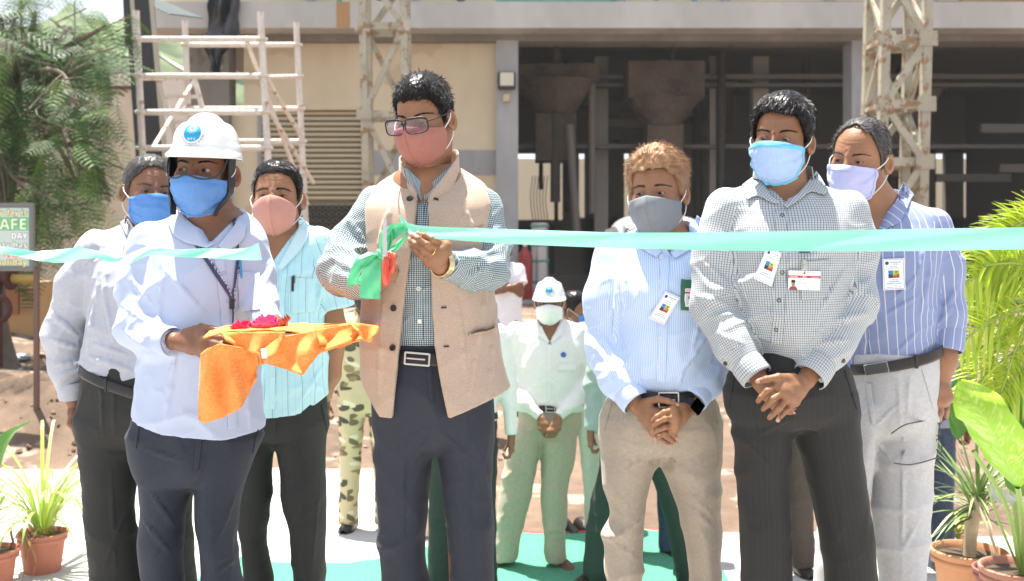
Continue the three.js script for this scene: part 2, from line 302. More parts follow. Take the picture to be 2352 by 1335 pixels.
// the head in its own metres: origin between the ears at eye level, +z the face, +x to the viewer's right
function headField(o = {}) {
  const op = o.open ?? 0.0042, w = o.wide ?? 1;
  return (x, y, z) => {
    const ax = Math.abs(x) / w;
    let d = ellD(ax, y - .03, z + .012, .0745, .088, .096);
    d = smin(d, ellD(ax, y + .038, z - .022, .060, .084, .068), .03);
    d = smin(d, Math.hypot(ax, y + .100, z - .058) - .020, .03);
    d = smin(d, Math.hypot(ax - .040, y + .022, z - .058) - .023, .02);
    d = smin(d, Math.hypot(Math.max(ax - .035, 0), y - .022, z - .073 + ax * .35) - .013, .014);
    const t = clamp((.012 - y) / .05, 0, 1);
    d = smin(d, Math.hypot(ax, y < .012 ? (y > -.038 ? 0 : y + .038) : y - .012, z - (.083 + t * .026)) - (.008 + t * .006), .014);
    d = smin(d, Math.hypot(ax - .013, y + .042, z - .094) - .009, .008);
    const ex = ax - .032, ez = z - .068;
    d = smax(d, -(Math.hypot(ex, (y + .001) * 1.2, z - .096) - .0165), .014);
    d = smin(d, Math.hypot(ex, y, ez) - .0150, .006);
    d = smin(d, ellD(ax, y + .069, z - .087, .022, .007, .010), .008);
    d += .0016 * Math.exp(-Math.pow((y + .0125 + ex * ex * 9) / .0028, 2)) * sstep(.018, .010, Math.abs(ex)) + .0014 * Math.exp(-Math.pow((ax - .0075) / .0022, 2)) * sstep(.045, .030, Math.abs(y - .024) + .028) + .0011 * Math.exp(-Math.pow((y - .0085 - ex * ex * -6) / .0022, 2)) * sstep(.019, .012, Math.abs(ex));
    if (y > .034 && z > 0) d += .0007 * Math.max(0, Math.sin(y * 520 + 2 * Math.cos(x * 40))) * sstep(.034, .042, y) * sstep(.068, .056, y) * sstep(.052, .035, ax);
    const h = op * (1 - ex * ex / (.0135 * .0135)), slit = Math.max(Math.abs(y + .001) - h, Math.abs(ex) - .0132, .066 - z);
    if (-slit > d) d = -slit;
    // ear
    const rx = ax - .0755, rz = z + .014, c = .88, s = .47, ux = rx * c + rz * s, uz = -rx * s + rz * c;
    let e = ellD(ux - .006, y + .012 - uz * .25, uz + .006, .011, .031, .019);
    e = smax(e, -ellD(ux - .017, y + .010, uz + .002, .012, .019, .010), .005);
    d = smin(d, e, .007);
    return d;
  };
}
const maskBase = (x, y, z, o) => smin(ellD(x, y + .035, z - .010, .076, .099, .090), ellD(x, y + .035, z - .060, .042 + (o.tent ?? 0), .056, .064 + (o.tent ?? 0)), .035);
function headParts(root, spec, mats) {
  const { k = 1, yaw = 0, pitch = 0, roll = 0 } = spec, c = spec.at;
  const M = new THREE.Matrix4().compose(c, new THREE.Quaternion().setFromEuler(new THREE.Euler(pitch * Math.PI / 180, yaw * Math.PI / 180, roll * Math.PI / 180, 'YXZ')), V(k, k, k));
  const w = (x, y, z) => V(x, y, z).applyMatrix4(M), Mi = M.clone().invert();
  const hf = headField(spec), cell = spec.cell ?? .0035;
  const head = mesh({ f: hf, bb: [-.10, -.13, -.115, .10, .125, .125], prims: [{ uv: p => [p.x * 4 + p.z * 3, p.y * 4, 0], f: () => 0 }] }, cell).applyMatrix4(M);
  const Q = V(); const worldF = (x, y, z) => { Q.set(x, y, z).applyMatrix4(Mi); return hf(Q.x, Q.y, Q.z) * k; };
  // eyes
  const gz = V(spec.gaze?.[0] ?? 0, spec.gaze?.[1] ?? 0, 1).normalize();
  for (const s of [-1, 1]) {
    const g = new THREE.SphereGeometry(.0128, 28, 20), p = g.attributes.position, col = new Float32Array(p.count * 3), q = V();
    for (let i = 0; i < p.count; i++) { q.fromBufferAttribute(p, i).normalize(); const a = q.dot(gz), cc = a > .975 ? [.005, .004, .004] : a > .87 ? [.035, .017, .008] : [.34, .30, .28]; col.set(cc, i * 3); }
    g.setAttribute('color', new THREE.BufferAttribute(col, 3)); g.translate(s * .032 * (spec.wide ?? 1), 0, .068); g.applyMatrix4(M);
    part('eye', g, EYE, root);
  }
  // eyebrows
  if (spec.brows !== false) for (const s of [-1, 1]) {
    const L = [];
    for (let i = 0; i < 84; i++) {
      const t = rnd(), x = .012 + .042 * t, y = .0175 + .008 * Math.sin(t * 2.3) - .004 * t + rr(-.0030, .0030) * (1 - .6 * t) + (spec.frown ?? 0) * (t - .3) * .01;
      let z = .12; while (hf(s * x, y, z) > .0008 && z > .02) z -= .0012;
      const a = V(s * x, y, z), b = a.clone().add(V(s * .008, .0035 - .006 * t, -.001)); L.push([[a, a.clone().lerp(b, .5).add(V(0, .0012, .0006)), b], .0006]);
    }
    part('eyebrow', strands(L).applyMatrix4(M), mats.brow ?? mats.hair, root);
  }
  // hair
  if (mats.hair) {
    const H = spec.hairline ?? HAIRLINE, th = spec.hairT ?? .013, sd = spec.hairSide ?? .007, line = a => { let i = 1; while (i < H.length - 1 && H[i][0] < a) i++; const t = clamp((a - H[i - 1][0]) / (H[i][0] - H[i - 1][0]), 0, 1); return H[i - 1][1] + (H[i][1] - H[i - 1][1]) * t; };
    const so = spec.seed ?? 1, crown = (x, y, z, g = 1) => { const u = clamp((y - .0) / .09, 0, 1), t = sd + (th - sd) * u * (spec.part ? 1 + .35 * sstep(-.01, .03, x * spec.part) : 1) * g; return ellD(x / (spec.wide ?? 1), y - .03, z + .012, .0745 + t, .088 + t, .096 + t); };
    const hairF = (x, y, z) => {
      const a = Math.atan2(Math.abs(x), z + .01), ln = line(a) + .006 * noise(x * 120, so, z * 120) + .006 * noise(x * 38, so + 4, z * 38);
      let d = crown(x, y, z, .10 + .90 * sstep(-.002, .042, y - ln)) + (spec.curl ?? .0012) * noise(x * 60, y * 60 + so, z * 60) + .0013 * noise(x * 210 + z * 70 + so, y * 45, z * 70 - x * 30) * sstep(0, .02, y - ln);
      d = smax(d, ln - y, .004);
      if (spec.bald) { const q = ellD(x - (spec.bald[0] ?? 0), y - .12, z - .05, spec.bald[1], .07, spec.bald[2]); d = smax(d, -q, .008); }
      return d;
    };
    const L = [mesh({ f: hairF, bb: [-.105, -.09, -.125, .105, .14, .115], prims: [{ uv: p => [p.x, p.y, 0], f: () => 0 }] }, cell * 1.05)];
    const nT = spec.tufts ?? 2600, len = spec.tuftLen ?? .018, lift = spec.lift ?? .4, SL = [];
    for (let i = 0; i < nT; i++) {
      const dir = V(rr(-1, 1), rr(-.45, 1), rr(-1, 1)).normalize(), o = V(0, .03, -.012); let t = .14, p; for (let q = 0; q < 60; q++) { p = o.clone().addScaledVector(dir, t); const v = hairF(p.x, p.y, p.z); if (v < .0006) break; t -= Math.max(v * .6, .0008); }
      if (t < .06) continue;
      const n = gradN(hairF, p, .004), cmb = V(spec.comb?.[0] ?? 0, spec.comb?.[1] ?? -.2, spec.comb?.[2] ?? .6).add(V(p.x * 7, -Math.abs(p.x) * 9, p.z * 3)).add(V(.35 * noise(p.x * 30, p.y * 30, p.z * 30 + so), 0, .35 * noise(p.x * 30 + 9, p.y * 30, p.z * 30))); cmb.addScaledVector(n, -cmb.dot(n)).normalize();
      const l = len * rr(.6, 1.3), lf = lift * (rnd() < .12 ? 1.6 : rr(.2, .9)), w2 = V(rr(-1, 1), rr(-1, 1), rr(-1, 1)).multiplyScalar(l * .10);
      p.addScaledVector(n, -.002); SL.push([[p, p.clone().addScaledVector(cmb, l * .4).addScaledVector(n, l * .30 * lf + .0022), p.clone().addScaledVector(cmb, l * .75).addScaledVector(n, l * .42 * lf + .0022).addScaledVector(w2, .6), p.clone().addScaledVector(cmb, l).addScaledVector(n, l * .40 * lf + .0015).add(w2)], (i % 5 ? rr(.0004, .0009) : rr(.0008, .0014)) * (spec.thick ?? 1)]);
    }
    if (nT) for (let i = 0; i < nT * .35; i++) { // loose hairs along the hairline
      const a = rr(-1.35, 1.35), ln = line(Math.abs(a)), y = ln + rr(-.004, .008); let t = .13; for (let q = 0; q < 80; q++) { if (hf(Math.sin(a) * t, y, Math.cos(a) * t - .01) < .0008) break; t -= .0009; }
      const p = V(Math.sin(a) * t, y, Math.cos(a) * t - .01), up = V(Math.sin(a) * -.2 + rr(-.5, .5), rr(.1, 1), -Math.cos(a) * .5), l = rr(.006, .014); SL.push([[p, p.clone().addScaledVector(up, l * .5).add(V(Math.sin(a) * .003, 0, Math.cos(a) * .003)), p.clone().addScaledVector(up, l)], rr(.0003, .0006)]);
    }
    if (SL.length) L.push(strands(SL));
    part('hair', merge(L).applyMatrix4(M), mats.hair, root);
  }
  // mask
  if (spec.mask) {
    const m = spec.mask, C = V(0, -.045, 0), tm = (m.side ?? 64) * Math.PI / 180, tp = m.top ?? [20, 12], bt = m.bottom ?? [-56, -30];
    const at = (u, v, off) => {
      const th = u * tm, a = Math.abs(u), tpv = tp[0] + (tp[1] - tp[0]) * Math.pow(a, m.tp ?? 1.1) , btv = bt[0] + (bt[1] - bt[0]) * Math.pow(a, m.bp ?? 1.9), ph = (tpv + (btv - tpv) * v) * Math.PI / 180;
      const dir = V(Math.sin(th) * Math.cos(ph), Math.sin(ph), Math.cos(th) * Math.cos(ph)); let t = .03; for (let q = 0; q < 60; q++) { const dd = maskBase(C.x + dir.x * t, C.y + dir.y * t, C.z + dir.z * t, m); if (dd > -.0004) break; t += Math.max(-dd * .7, .0006); }
      let ds = off;
      if (m.kind === 'pleat') ds += .0060 * ridge(Math.sin(v * 9 + u * u * 1.5 + noise(u * 2, v * 2, m.s ?? 0) * 1.2)) * (1 - Math.pow(a, 4)) + .004 * noise(u * 3, v * 5, (m.s ?? 0) + 3) + .0022 * noise(u * 9 + v * 4, v * 10, 7);
      else ds += .004 * Math.exp(-Math.pow(u / .05, 2)) + .0022 * noise(u * 4 + v * 3, v * 5, m.s ?? 0);
      return C.clone().addScaledVector(dir, t + ds);
    };
    const grid = [...Array(45)].map((_, i) => [...Array(33)].map((_, j) => at(i / 22 - 1, j / 32, .005).applyMatrix4(M)));
    const mk = part('face_mask', sheet(grid, .0025, (a, b) => [a * .24, b * .14]), mats.mask, root, m.label);
    if (m.kind === 'seam') part('mask_seam', tube([...Array(15)].map((_, j) => at(0, .03 + j / 14 * .95, .0063).applyMatrix4(M)), .0011, 30, 5), mats.mask, mk);
    if (m.trim || m.hem) {
      const band = (us, vs) => sheet(us.map(u => vs.map(v => at(u, v, .0072).applyMatrix4(M))), .0022), S = (a, b, n) => [...Array(n + 1)].map((_, i) => a + (b - a) * i / n);
      part('mask_trim', merge([band(S(-1, 1, 40), [0, .05, .1]), band(S(-1, 1, 40), [.93, .965, 1]), band([-1, -.95, -.9], S(0, 1, 20)), band([.9, .95, 1], S(0, 1, 20))]), m.trim ?? mats.mask, mk);
    }
    for (const s of [-1, 1]) for (const v of [.04, .94]) {
      const a = at(s * .98, v, .005), e = V(s * .083 * (spec.wide ?? 1), v < .5 ? .014 : -.042, -.022), mid = a.clone().add(e).multiplyScalar(.5).add(V(s * .008, 0, .004));
      part('ear_loop', tube([a, mid, e].map(q => q.applyMatrix4(M)), .0016 * k, 14, 6), mats.loop ?? WHITE_CORD, mk);
    }
  }
  if (spec.bindi) { let z = .13; while (hf(spec.bindi[0], spec.bindi[1], z) > 0) z -= .0008; part('forehead_mark', new THREE.SphereGeometry(spec.bindi[2], 12, 8).scale(1, 1, .35).translate(spec.bindi[0], spec.bindi[1], z).applyMatrix4(M), mats.bindi, root); }
  return { head, M, w, hf, worldF };
}
const EYE = std([1, 1, 1], 0.12, { vertexColors: true });
const WHITE_CORD = std([.8, .8, .78], .8);
const BLACK_PLASTIC = std([.012, .012, .013], .35);

// fields of fingers and palm; joints are world points
function handPrims({ wrist, knuckles, fingers, thumb, r = .0088, wr = .026, palmR = .0125 }) {
  const L = [];
  const pk = { k: .016 };
  knuckles.forEach((q, i) => L.push(cap(wrist.clone().lerp(q, .12), q, palmR * 1.15, palmR * .86, pk)));
  for (let i = 0; i < knuckles.length - 1; i++) L.push(cap(knuckles[i], knuckles[i + 1], palmR * .84, palmR * .84, pk), cap(wrist.clone().lerp(knuckles[i], .55), wrist.clone().lerp(knuckles[i + 1], .55), palmR, palmR, pk));
  const chain = (ps, r0, kk) => { for (let i = 0; i < ps.length - 1; i++) { const a = r0 * (1 - .10 * i), b = r0 * (1 - .10 * (i + 1)); L.push(cap(ps[i], ps[i + 1], a, b, { k: i ? .002 : kk })); if (i) L.push(ell(ps[i], a * 1.10, a * 1.10, a * 1.10, { k: .002 })); } };
  fingers.forEach((f, i) => chain([knuckles[Math.min(i, knuckles.length - 1)], ...f], r * (i === 3 ? .86 : i === 0 || i === 2 ? .97 : 1), .005));
  if (thumb) chain(thumb, r * 1.18, .012);
  L.tips = [...fingers, ...(thumb ? [thumb] : [])].map(f => [f[f.length - 1], f[f.length - 2], r * .8]);
  return L;
}
function nail(root, tip, dir, n, r, mat) { // flat oval on the back of a finger end
  const g = new THREE.SphereGeometry(1, 10, 8); const x = dir.clone().normalize(), z = n.clone().addScaledVector(x, -n.dot(x)).normalize(), y = z.clone().cross(x);
  g.scale(r * .85, r * .68, r * .28); g.applyMatrix4(new THREE.Matrix4().makeBasis(x, y, z)); const c = tip.clone().addScaledVector(z, r * .82); g.translate(c.x, c.y, c.z); part('fingernail', g, mat, root);
}
// button with a dished face and four holes
function button(root, f, px, py, d, r, mat, name = 'button') {
  const p = hit(f, px, py, d), n = gradN(f, p), g = new THREE.LatheGeometry([[0, .0006], [.55, .0006], [.75, .0018], [.95, .0018], [1, .001], [1, -.002]].map(([a, b]) => new THREE.Vector2(a * r, b)), 18);
  const L = [g]; for (let i = 0; i < 4; i++) L.push(new THREE.CylinderGeometry(r * .11, r * .11, .0004, 6).translate(Math.cos(i * 1.57 + .78) * r * .28, .001, Math.sin(i * 1.57 + .78) * r * .28));
  const q = merge(L); q.applyQuaternion(new THREE.Quaternion().setFromUnitVectors(V(0, 1, 0), n)); q.translate(p.x + n.x * .002, p.y + n.y * .002, p.z + n.z * .002);
  part(name, q, mat, root);
}
// a figure at distance d; all outlines are read off the photograph in pixels at that distance
function figure(label, d, footPx, groundY, group) {
  const root = thing('person', label, 'person', [P(footPx, 0, d).x, groundY, -d], group);
  const me = {
    root, d, J: (px, py, z = 0) => P(px, py, d - z), R: px => px * d / F,
    // rows [py, xl, xr, depth, z]
    rows: (rows, dep = .62, z0 = 0) => rows.map(([py, xl, xr, dp, z]) => { const rx = (xr - xl) / 2 * d / F; return [CY - (py - HZ) * d / F, ((xl + xr) / 2 - CX) * d / F, rx, -d + (z ?? z0), dp ?? Math.min(rx * dep, .17)]; }),
    chain(pts, o = {}) { const L = []; let v = 0; for (let i = 0; i < pts.length - 1; i++) { const a = me.J(pts[i][0], pts[i][1], pts[i][3] ?? 0), b = me.J(pts[i + 1][0], pts[i + 1][1], pts[i + 1][3] ?? 0); L.push(cap(a, b, me.R(pts[i][2]), me.R(pts[i + 1][2]), { v0: v, ...o, flat: o.flat && i === pts.length - 2 })); v += a.distanceTo(b); } return L; },
    // crumples of cloth: directional ridges, stronger about given points
    crumple(seed, amp, pts = [], fr = 9, tilt = .5) {
      const q = pts.map(([px, py, r, a, z]) => [me.J(px, py, z ?? 0), me.R(r), a]);
      return (x, y, z) => {
        let m = amp * 2.1; for (const [c, r, a] of q) { const e = ((x - c.x) ** 2 + (y - c.y) ** 2 + (z - c.z) ** 2 * .5) / (r * r); if (e < 4) m += a * 1.9 * Math.exp(-e * 1.2); }
        const wx = x + .02 * noise(x * 9 + seed, y * 9, z * 9), n1 = noise(wx * fr * .8 + y * fr * tilt + seed, y * fr * 1.15 - wx * fr * tilt, z * fr * .7), n2 = noise(wx * fr * 2.1 - y * fr * .8, y * fr * 2.3 + seed, z * fr * 1.6);
        return -m * (ridge(n1) - .45) - m * .42 * (ridge(n2) - .45);
      };
    },
    // raised folds drawn as pixel lines [x1,y1,x2,y2,width px], laid on a field
    folds(sh, list) {
      for (const [x1, y1, x2, y2, w, bow = 0] of list) {
        const n = 4, ps = []; for (let i = 0; i <= n; i++) { const t = i / n, q = hit(sh.f, x1 + (x2 - x1) * t + bow * 4 * t * (1 - t), y1 + (y2 - y1) * t, d); ps.push(q.addScaledVector(gradN(sh.f, q), -me.R(w) * .14)); }
        for (let i = 0; i < n; i++) { const r = t => me.R(w) * .72 * (.30 + .70 * Math.sin(Math.PI * clamp(t, .04, .96))); const c = cap(ps[i], ps[i + 1], r(i / n), r((i + 1) / n), { k: me.R(w) * .85 }); c.small = true; c.uv = null; sh.extra.push(c); }
      }
    },
    garment(prims, o = {}) { // shape plus folds that lie on it
      const base = shape(prims, o), ex = [], f = (x, y, z) => { let q = base.f0(x, y, z); for (const c of ex) { const b = c.bb; if (x < b[0] - .03 || y < b[1] - .03 || z < b[2] - .03 || x > b[3] + .03 || y > b[4] + .03 || z > b[5] + .03) continue; q = smin(q, c.f(x, y, z), c.k); } for (const c of base.cuts) { const e = c(x, y, z); if (e > q) q = e; } return q; };
      const nc = { ...o, cuts: [] }, b2 = shape(prims, nc); base.f0 = b2.f; base.cuts = o.cuts ?? [];
      const sh = { f, bb: base.bb, prims, extra: ex }; if (o.folds) me.folds({ f: b2.f, extra: ex }, o.folds); return sh;
    },
    add: (name, g, m, label) => part(name, g, m, root, label)
  };
  return me;
}
// below py is cut away at a line through two pixels (side +1 keeps what is above it)
const lineCut = (me, x1, y1, x2, y2, keep = 1, zmin, zmax) => { const a = me.J(x1, y1), b = me.J(x2, y2), nx = -(b.y - a.y), ny = b.x - a.x, l = Math.hypot(nx, ny); return (x, y, z) => { if (zmin !== undefined && (z + me.d < zmin || z + me.d > zmax)) return -1; return -keep * ((x - a.x) * nx + (y - a.y) * ny) / l; }; };
/* ---------------------------------------------------------------- the place: ground, stage, carpet */
const hump = (x, z, cx, cd, h, r, q = r) => h * Math.exp(-(((x - cx) / r) ** 2 + ((z + cd) / q) ** 2));
function groundY(x, z) {
  const d = -z; let y = .62 * sstep(7.6, 15, d);
  const soil = sstep(8.3, 9.0, d);
  y += soil * (.05 * noise(x * .9, z * .9, 1) + .025 * noise(x * 3.1, z * 3.1, 2) + .012 * noise(x * 9, z * 9, 3));
  y += hump(x, z, -5.3, 10.2, .50, 1.5, 1.0) + hump(x, z, -3.6, 10.0, .22, .8, .6) + hump(x, z, -6.8, 13, .40, 1.6, 1.4) + hump(x, z, 4.6, 11, .16, 1.4, .8);
  return y;
}
{
  const soilTex = grainTex(512, [.075, .044, .026], [.205, .138, .092], { fine: .5, scale: 5, f2: 6, spots: { c: [.30, .235, .185], from: .15, scale: 9, amount: .8 } });
  const g = new THREE.PlaneGeometry(1, 1, 220, 200), p = g.attributes.position, uv = g.attributes.uv;
  for (let i = 0; i < p.count; i++) { const u = p.getX(i) * 2, v = p.getY(i) + .5, x = Math.sign(u) * (Math.abs(u) * 9 + Math.pow(Math.abs(u), 5) * 300), z = 20 - (v < .12 ? v / .12 * 26 : 26 + (v - .12) / .88 * 16 + Math.pow((v - .12) / .88, 6) * 330), y = z < -48 ? .62 : groundY(x, z); p.setXYZ(i, x, y, z); uv.setXY(i, x / 2.6, z / 2.6); }
  g.computeVertexNormals();
  if (g.attributes.normal.getY(5000) < 0) { const a = g.index.array; for (let i = 0; i < a.length; i += 3) { const t = a[i]; a[i] = a[i + 1]; a[i + 1] = t; } g.computeVertexNormals(); }
  struct('ground', g, std([1, 1, 1], .95, { map: soilTex, bumpMap: soilTex, bumpScale: .035 }));
  // concrete apron the men stand on
  const conc = grainTex(512, [.40, .39, .37], [.52, .51, .485], { fine: .35, scale: 4, f2: 7, spots: { c: [.33, .30, .27], from: .3, scale: 7, amount: .5 } });
  const a0 = new THREE.PlaneGeometry(15, 10.5, 60, 40).rotateX(-Math.PI / 2).translate(0, 0, -1.45), a1 = new THREE.PlaneGeometry(6.9, 2.0, 40, 20).rotateX(-Math.PI / 2).translate(-4.05, 0, -7.7 - .0005), a = mergeGeometries([a0, a1]), ap = a.attributes.position, au = a.attributes.uv;
  for (let i = 0; i < ap.count; i++) { const x = ap.getX(i), z = ap.getZ(i); let zz = z; if (z < -8.65 || (z < -6.69 && x > -.6)) zz = z + .14 * noise(x * 1.3, 4) + .05 * noise(x * 5, 8); ap.setXYZ(i, x, groundY(x, zz) + .012, zz); au.setXY(i, x / 2.2, z / 2.2); }
  a.computeVertexNormals(); struct('pavement', a, std([1, 1, 1], .9, { map: conc, bumpMap: conc, bumpScale: .004 }));
  // low stage with a green carpet on it
  struct('stage', box(-3.2, 3.0, 0.014, STAGE - .008, -3.95, -1.55), std([.44, .42, .39], .9));
}
{ // broken stones and clods over the bare soil
  const g = new THREE.IcosahedronGeometry(1, 1), p = g.attributes.position; for (let i = 0; i < p.count; i++) { const k = 1 + .35 * noise(p.getX(i) * 2.3, p.getY(i) * 2.3, p.getZ(i) * 2.3); p.setXYZ(i, p.getX(i) * k, p.getY(i) * k * .6, p.getZ(i) * k); } g.computeVertexNormals();
  const N = 1500, im = new THREE.InstancedMesh(g, std([1, 1, 1], .95), N), m = new THREE.Matrix4(), q = new THREE.Quaternion(), c = new THREE.Color();
  for (let i = 0; i < N; i++) { const d = 9 + 12 * Math.pow(rnd(), 1.4), x = rr(-.62, .62) * d, s = rr(.008, .03) * (rnd() < .06 ? 2.6 : 1); q.setFromEuler(new THREE.Euler(rr(0, 6), rr(0, 6), rr(0, 6))); m.compose(V(x, groundY(x, -d) + s * .2, -d), q, V(s, s, s)); im.setMatrixAt(i, m); const t = rnd(); im.setColorAt(i, t < .25 ? c.setRGB(.30, .24, .19) : c.setRGB(.10 + .1 * t, .062 + .07 * t, .04 + .05 * t)); }
  im.name = 'rubble'; im.userData.kind = 'stuff'; scene.add(im); tag(im, 'small stones and clods scattered over the brown soil', 'rubble');
}
const carpetTex = grainTex(256, [.035, .22, .12], [.085, .34, .21], { fine: 1, scale: 30, rep: 6 });
const carpetM = phys([1, 1, 1], .95, { map: carpetTex, bumpMap: carpetTex, bumpScale: .003, sheen: .3, sheenColor: new THREE.Color(.4, .7, .5) });
{
  const c = thing('carpet', 'green carpet spread on the pavement behind the front men', 'carpet', [0, 0, 0]), L = [];
  const top = [...Array(50)].map((_, i) => [...Array(20)].map((_, j) => V(-3.0 + 5.8 * i / 49, STAGE + .006 + .003 * Math.max(0, noise(i * .8, j * .8)), -1.6 - 2.33 * j / 19)));
  const low = [...Array(90)].map((_, i) => [...Array(36)].map((_, j) => { const u = i / 89, v = j / 35, x = -1.95 + 3.15 * u + .25 * v * (1 - u), far = 6.12 + .62 * sstep(.25, .55, u) + .05 * noise(u * 9, 1), d = 3.97 + (far - 3.97) * v, w = Math.max(0, noise(x * 2.2, d * 4.5, 3)) * .035 * sstep(0, .2, v) + .02 * Math.max(0, noise(x * 5, d * 9, 1)); return V(x, .022 + w, -d); }));
  void top; part('carpet_piece', sheet(low, .008, (a, b, p) => [p.x, p.z]), carpetM, c);
  const edge = low.slice(44, 86).map(r => [-.012, .022].map(o => r[35].clone().add(V(0, .007, -o)))); part('carpet_edging', sheet(edge, .005), std([.55, .06, .07], .85), c);
}
/* ---------------------------------------------------------------- the factory building */
const BD = 26, bx = px => (px - CX) * BD / F, by = py => CY - (py - HZ) * BD / F;
const cream = grainTex(512, [.57, .475, .325], [.69, .595, .435], { fine: .12, scale: 3, f2: 5, spots: { c: [.46, .36, .22], from: .32, scale: 5, amount: .5 } });
const greyC = grainTex(512, [.27, .27, .27], [.40, .40, .405], { fine: .2, scale: 3, f2: 6, streak: .5, spots: { c: [.20, .19, .18], from: .28, scale: 6, amount: .6 } });
const TX = (t, m) => { const c = t.clone(); c.repeat.set(1 / m, 1 / m); c.needsUpdate = true; return c; };
const M = {
  cream: std([1, 1, 1], .9, { map: TX(cream, 3.5), bumpMap: TX(cream, 3.5), bumpScale: .01 }), grey: std([1, 1, 1], .9, { map: TX(greyC, 2.6), bumpMap: TX(greyC, 2.6), bumpScale: .01 }),
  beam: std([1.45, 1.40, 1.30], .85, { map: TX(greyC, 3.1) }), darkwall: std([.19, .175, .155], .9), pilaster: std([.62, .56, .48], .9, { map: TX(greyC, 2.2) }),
  shutter: std([.52, .43, .27], .5, { metalness: .15 }), black: std([.02, .02, .02], .7), greenPipe: std([.10, .27, .22], .5), redPipe: std([.14, .055, .04], .7)
};
const rustTex = grainTex(512, [.34, .31, .23], [.50, .47, .37], { fine: .25, scale: 5, f2: 6, spots: { c: [.27, .14, .06], from: .08, scale: 9, amount: .85 } });
M.rust = std([1, 1, 1], .75, { map: TX(rustTex, 1.1), bumpMap: TX(rustTex, 1.1), bumpScale: .004 });
M.scaff = std([1, 1, 1], .7, { map: TX(grainTex(256, [.55, .47, .40], [.74, .68, .62], { fine: .3, scale: 5, f2: 6, spots: { c: [.36, .17, .08], from: .30, scale: 6, amount: .9 } }), .8) });
{
  const b = thing('factory_building', 'cream and grey factory building with dark open bays and roller shutter', 'building', [0, 0, -BD]);
  const W = (name, x0, x1, y0, y1, z0, z1, m, o = b) => part(name, box(bx(x0), bx(x1), by(y1), by(y0), z0, z1), m, o);
  const gy = 1300 - 0, H = 14;
  // walls of the closed bay, pilaster, columns
  W('wall', 560, 1140, 96, 252, -BD - .3, -BD, M.cream); W('wall', 840, 1140, 252, 345, -BD - .3, -BD, M.cream); W('wall', 530, 592, 252, 700, -BD - .3, -BD, M.cream); W('wall', 840, 1140, 345, 402, -BD - .3, -BD + .02, M.grey); W('wall', 840, 1140, 402, 700, -BD - .3, -BD, M.cream); W('wall', 592, 840, 530, 700, -BD - .3, -BD - .01, M.cream);
  W('pilaster', 435, 532, 96, 720, -BD - .4, -BD + .25, M.pilaster);
  const cols = [[1140, 1190], [1948, 2006]]; for (const [a, c] of cols) W('column', a, c, 98, 720, -BD - .4, -BD + .3, M.grey);
  // the deep beam under the canopy, its soffit, the wall and ledges above
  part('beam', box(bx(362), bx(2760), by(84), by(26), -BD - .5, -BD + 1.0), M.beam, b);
  part('lintel', box(bx(435), bx(2760), by(100), by(84) - .003, -BD - .45, -BD + .28), M.pilaster, b);
  part('wall', box(bx(365), bx(2760), by(26) + .003, by(26) + 8.6, -BD - .8, -BD - .2), M.cream, b);
  for (let i = 0; i < 9; i++) part('ledge', box(bx(700 + i * 240), bx(718 + i * 240), by(26) + .004, by(-130), -BD - .2 + .002, -BD - .05), M.grey, b);
  part('drip_stain', box(bx(788), bx(818), by(83.5), by(26.5), -BD + 1.0, -BD + 1.004), std([.40, .235, .11], .9), b, 'rust stained strip of the beam');
  // roller shutter: every slat
  const sh = thing('roller_shutter', 'closed ribbed roller shutter in the cream wall', 'shutter', [bx(716), by(700), -BD]);
  const slat = new THREE.CylinderGeometry(.075, .075, bx(836) - bx(596), 10, 1, false, 0, Math.PI).rotateZ(Math.PI / 2).scale(1, 1, .55);
  for (let i = 0; i < 17; i++) part('slat', slat.clone().translate(bx(716), by(262 + i * 12.2), -BD - .12), M.shutter, sh);
  part('slat_backing', box(bx(596), bx(836), by(468), by(254), -BD - .2, -BD - .14), std([.20, .155, .085], .7), sh);
  part('side_rail', box(bx(592), bx(600), by(468), by(252) - .004, -BD - .1, -BD + .04), M.grey, sh); part('side_rail', box(bx(832), bx(840), by(468), by(252) - .004, -BD - .1, -BD + .04), M.grey, sh);
  // pierced block screen below it
  const jl = thing('vent_block_screen', 'dark pierced block screen under the roller shutter', 'vent screen', [bx(716), by(530), -BD]);
  part('back', box(bx(594), bx(838), by(530), by(470), -BD - .32, -BD - .2), M.black, jl);
  const blk = new THREE.TorusGeometry(.058, .024, 5, 8); for (let r = 0; r < 4; r++) for (let c = 0; c < 16; c++) part('vent_block', blk.clone().translate(bx(604 + c * 15 + (r & 1 ? 7 : 0)), by(477 + r * 15), -BD - .12), std([.10, .085, .065], .9), jl);
  // inside the bays
  const z1 = -BD - 13; const fl = .62;
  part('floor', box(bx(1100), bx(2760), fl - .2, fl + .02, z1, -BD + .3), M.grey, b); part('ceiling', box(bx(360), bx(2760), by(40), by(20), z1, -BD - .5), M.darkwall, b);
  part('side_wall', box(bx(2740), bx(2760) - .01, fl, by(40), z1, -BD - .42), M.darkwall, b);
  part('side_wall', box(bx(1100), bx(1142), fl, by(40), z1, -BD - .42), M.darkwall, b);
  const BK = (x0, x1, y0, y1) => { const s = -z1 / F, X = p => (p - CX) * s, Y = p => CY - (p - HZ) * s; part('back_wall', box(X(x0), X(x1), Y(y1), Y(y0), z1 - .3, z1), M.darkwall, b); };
  BK(980, 2700, -60, 352); BK(980, 1190, 352, 700); BK(1292, 1330, 352, 700); BK(1343, 1434, 352, 700); BK(1446, 1628, 352, 700); BK(1640, 2118, 352, 700); BK(2134, 2150, 330, 700); BK(2172, 2214, 330, 700); BK(2262, 2700, 352, 700); BK(1190, 1292, 505, 700); BK(1330, 2700, 500, 700);
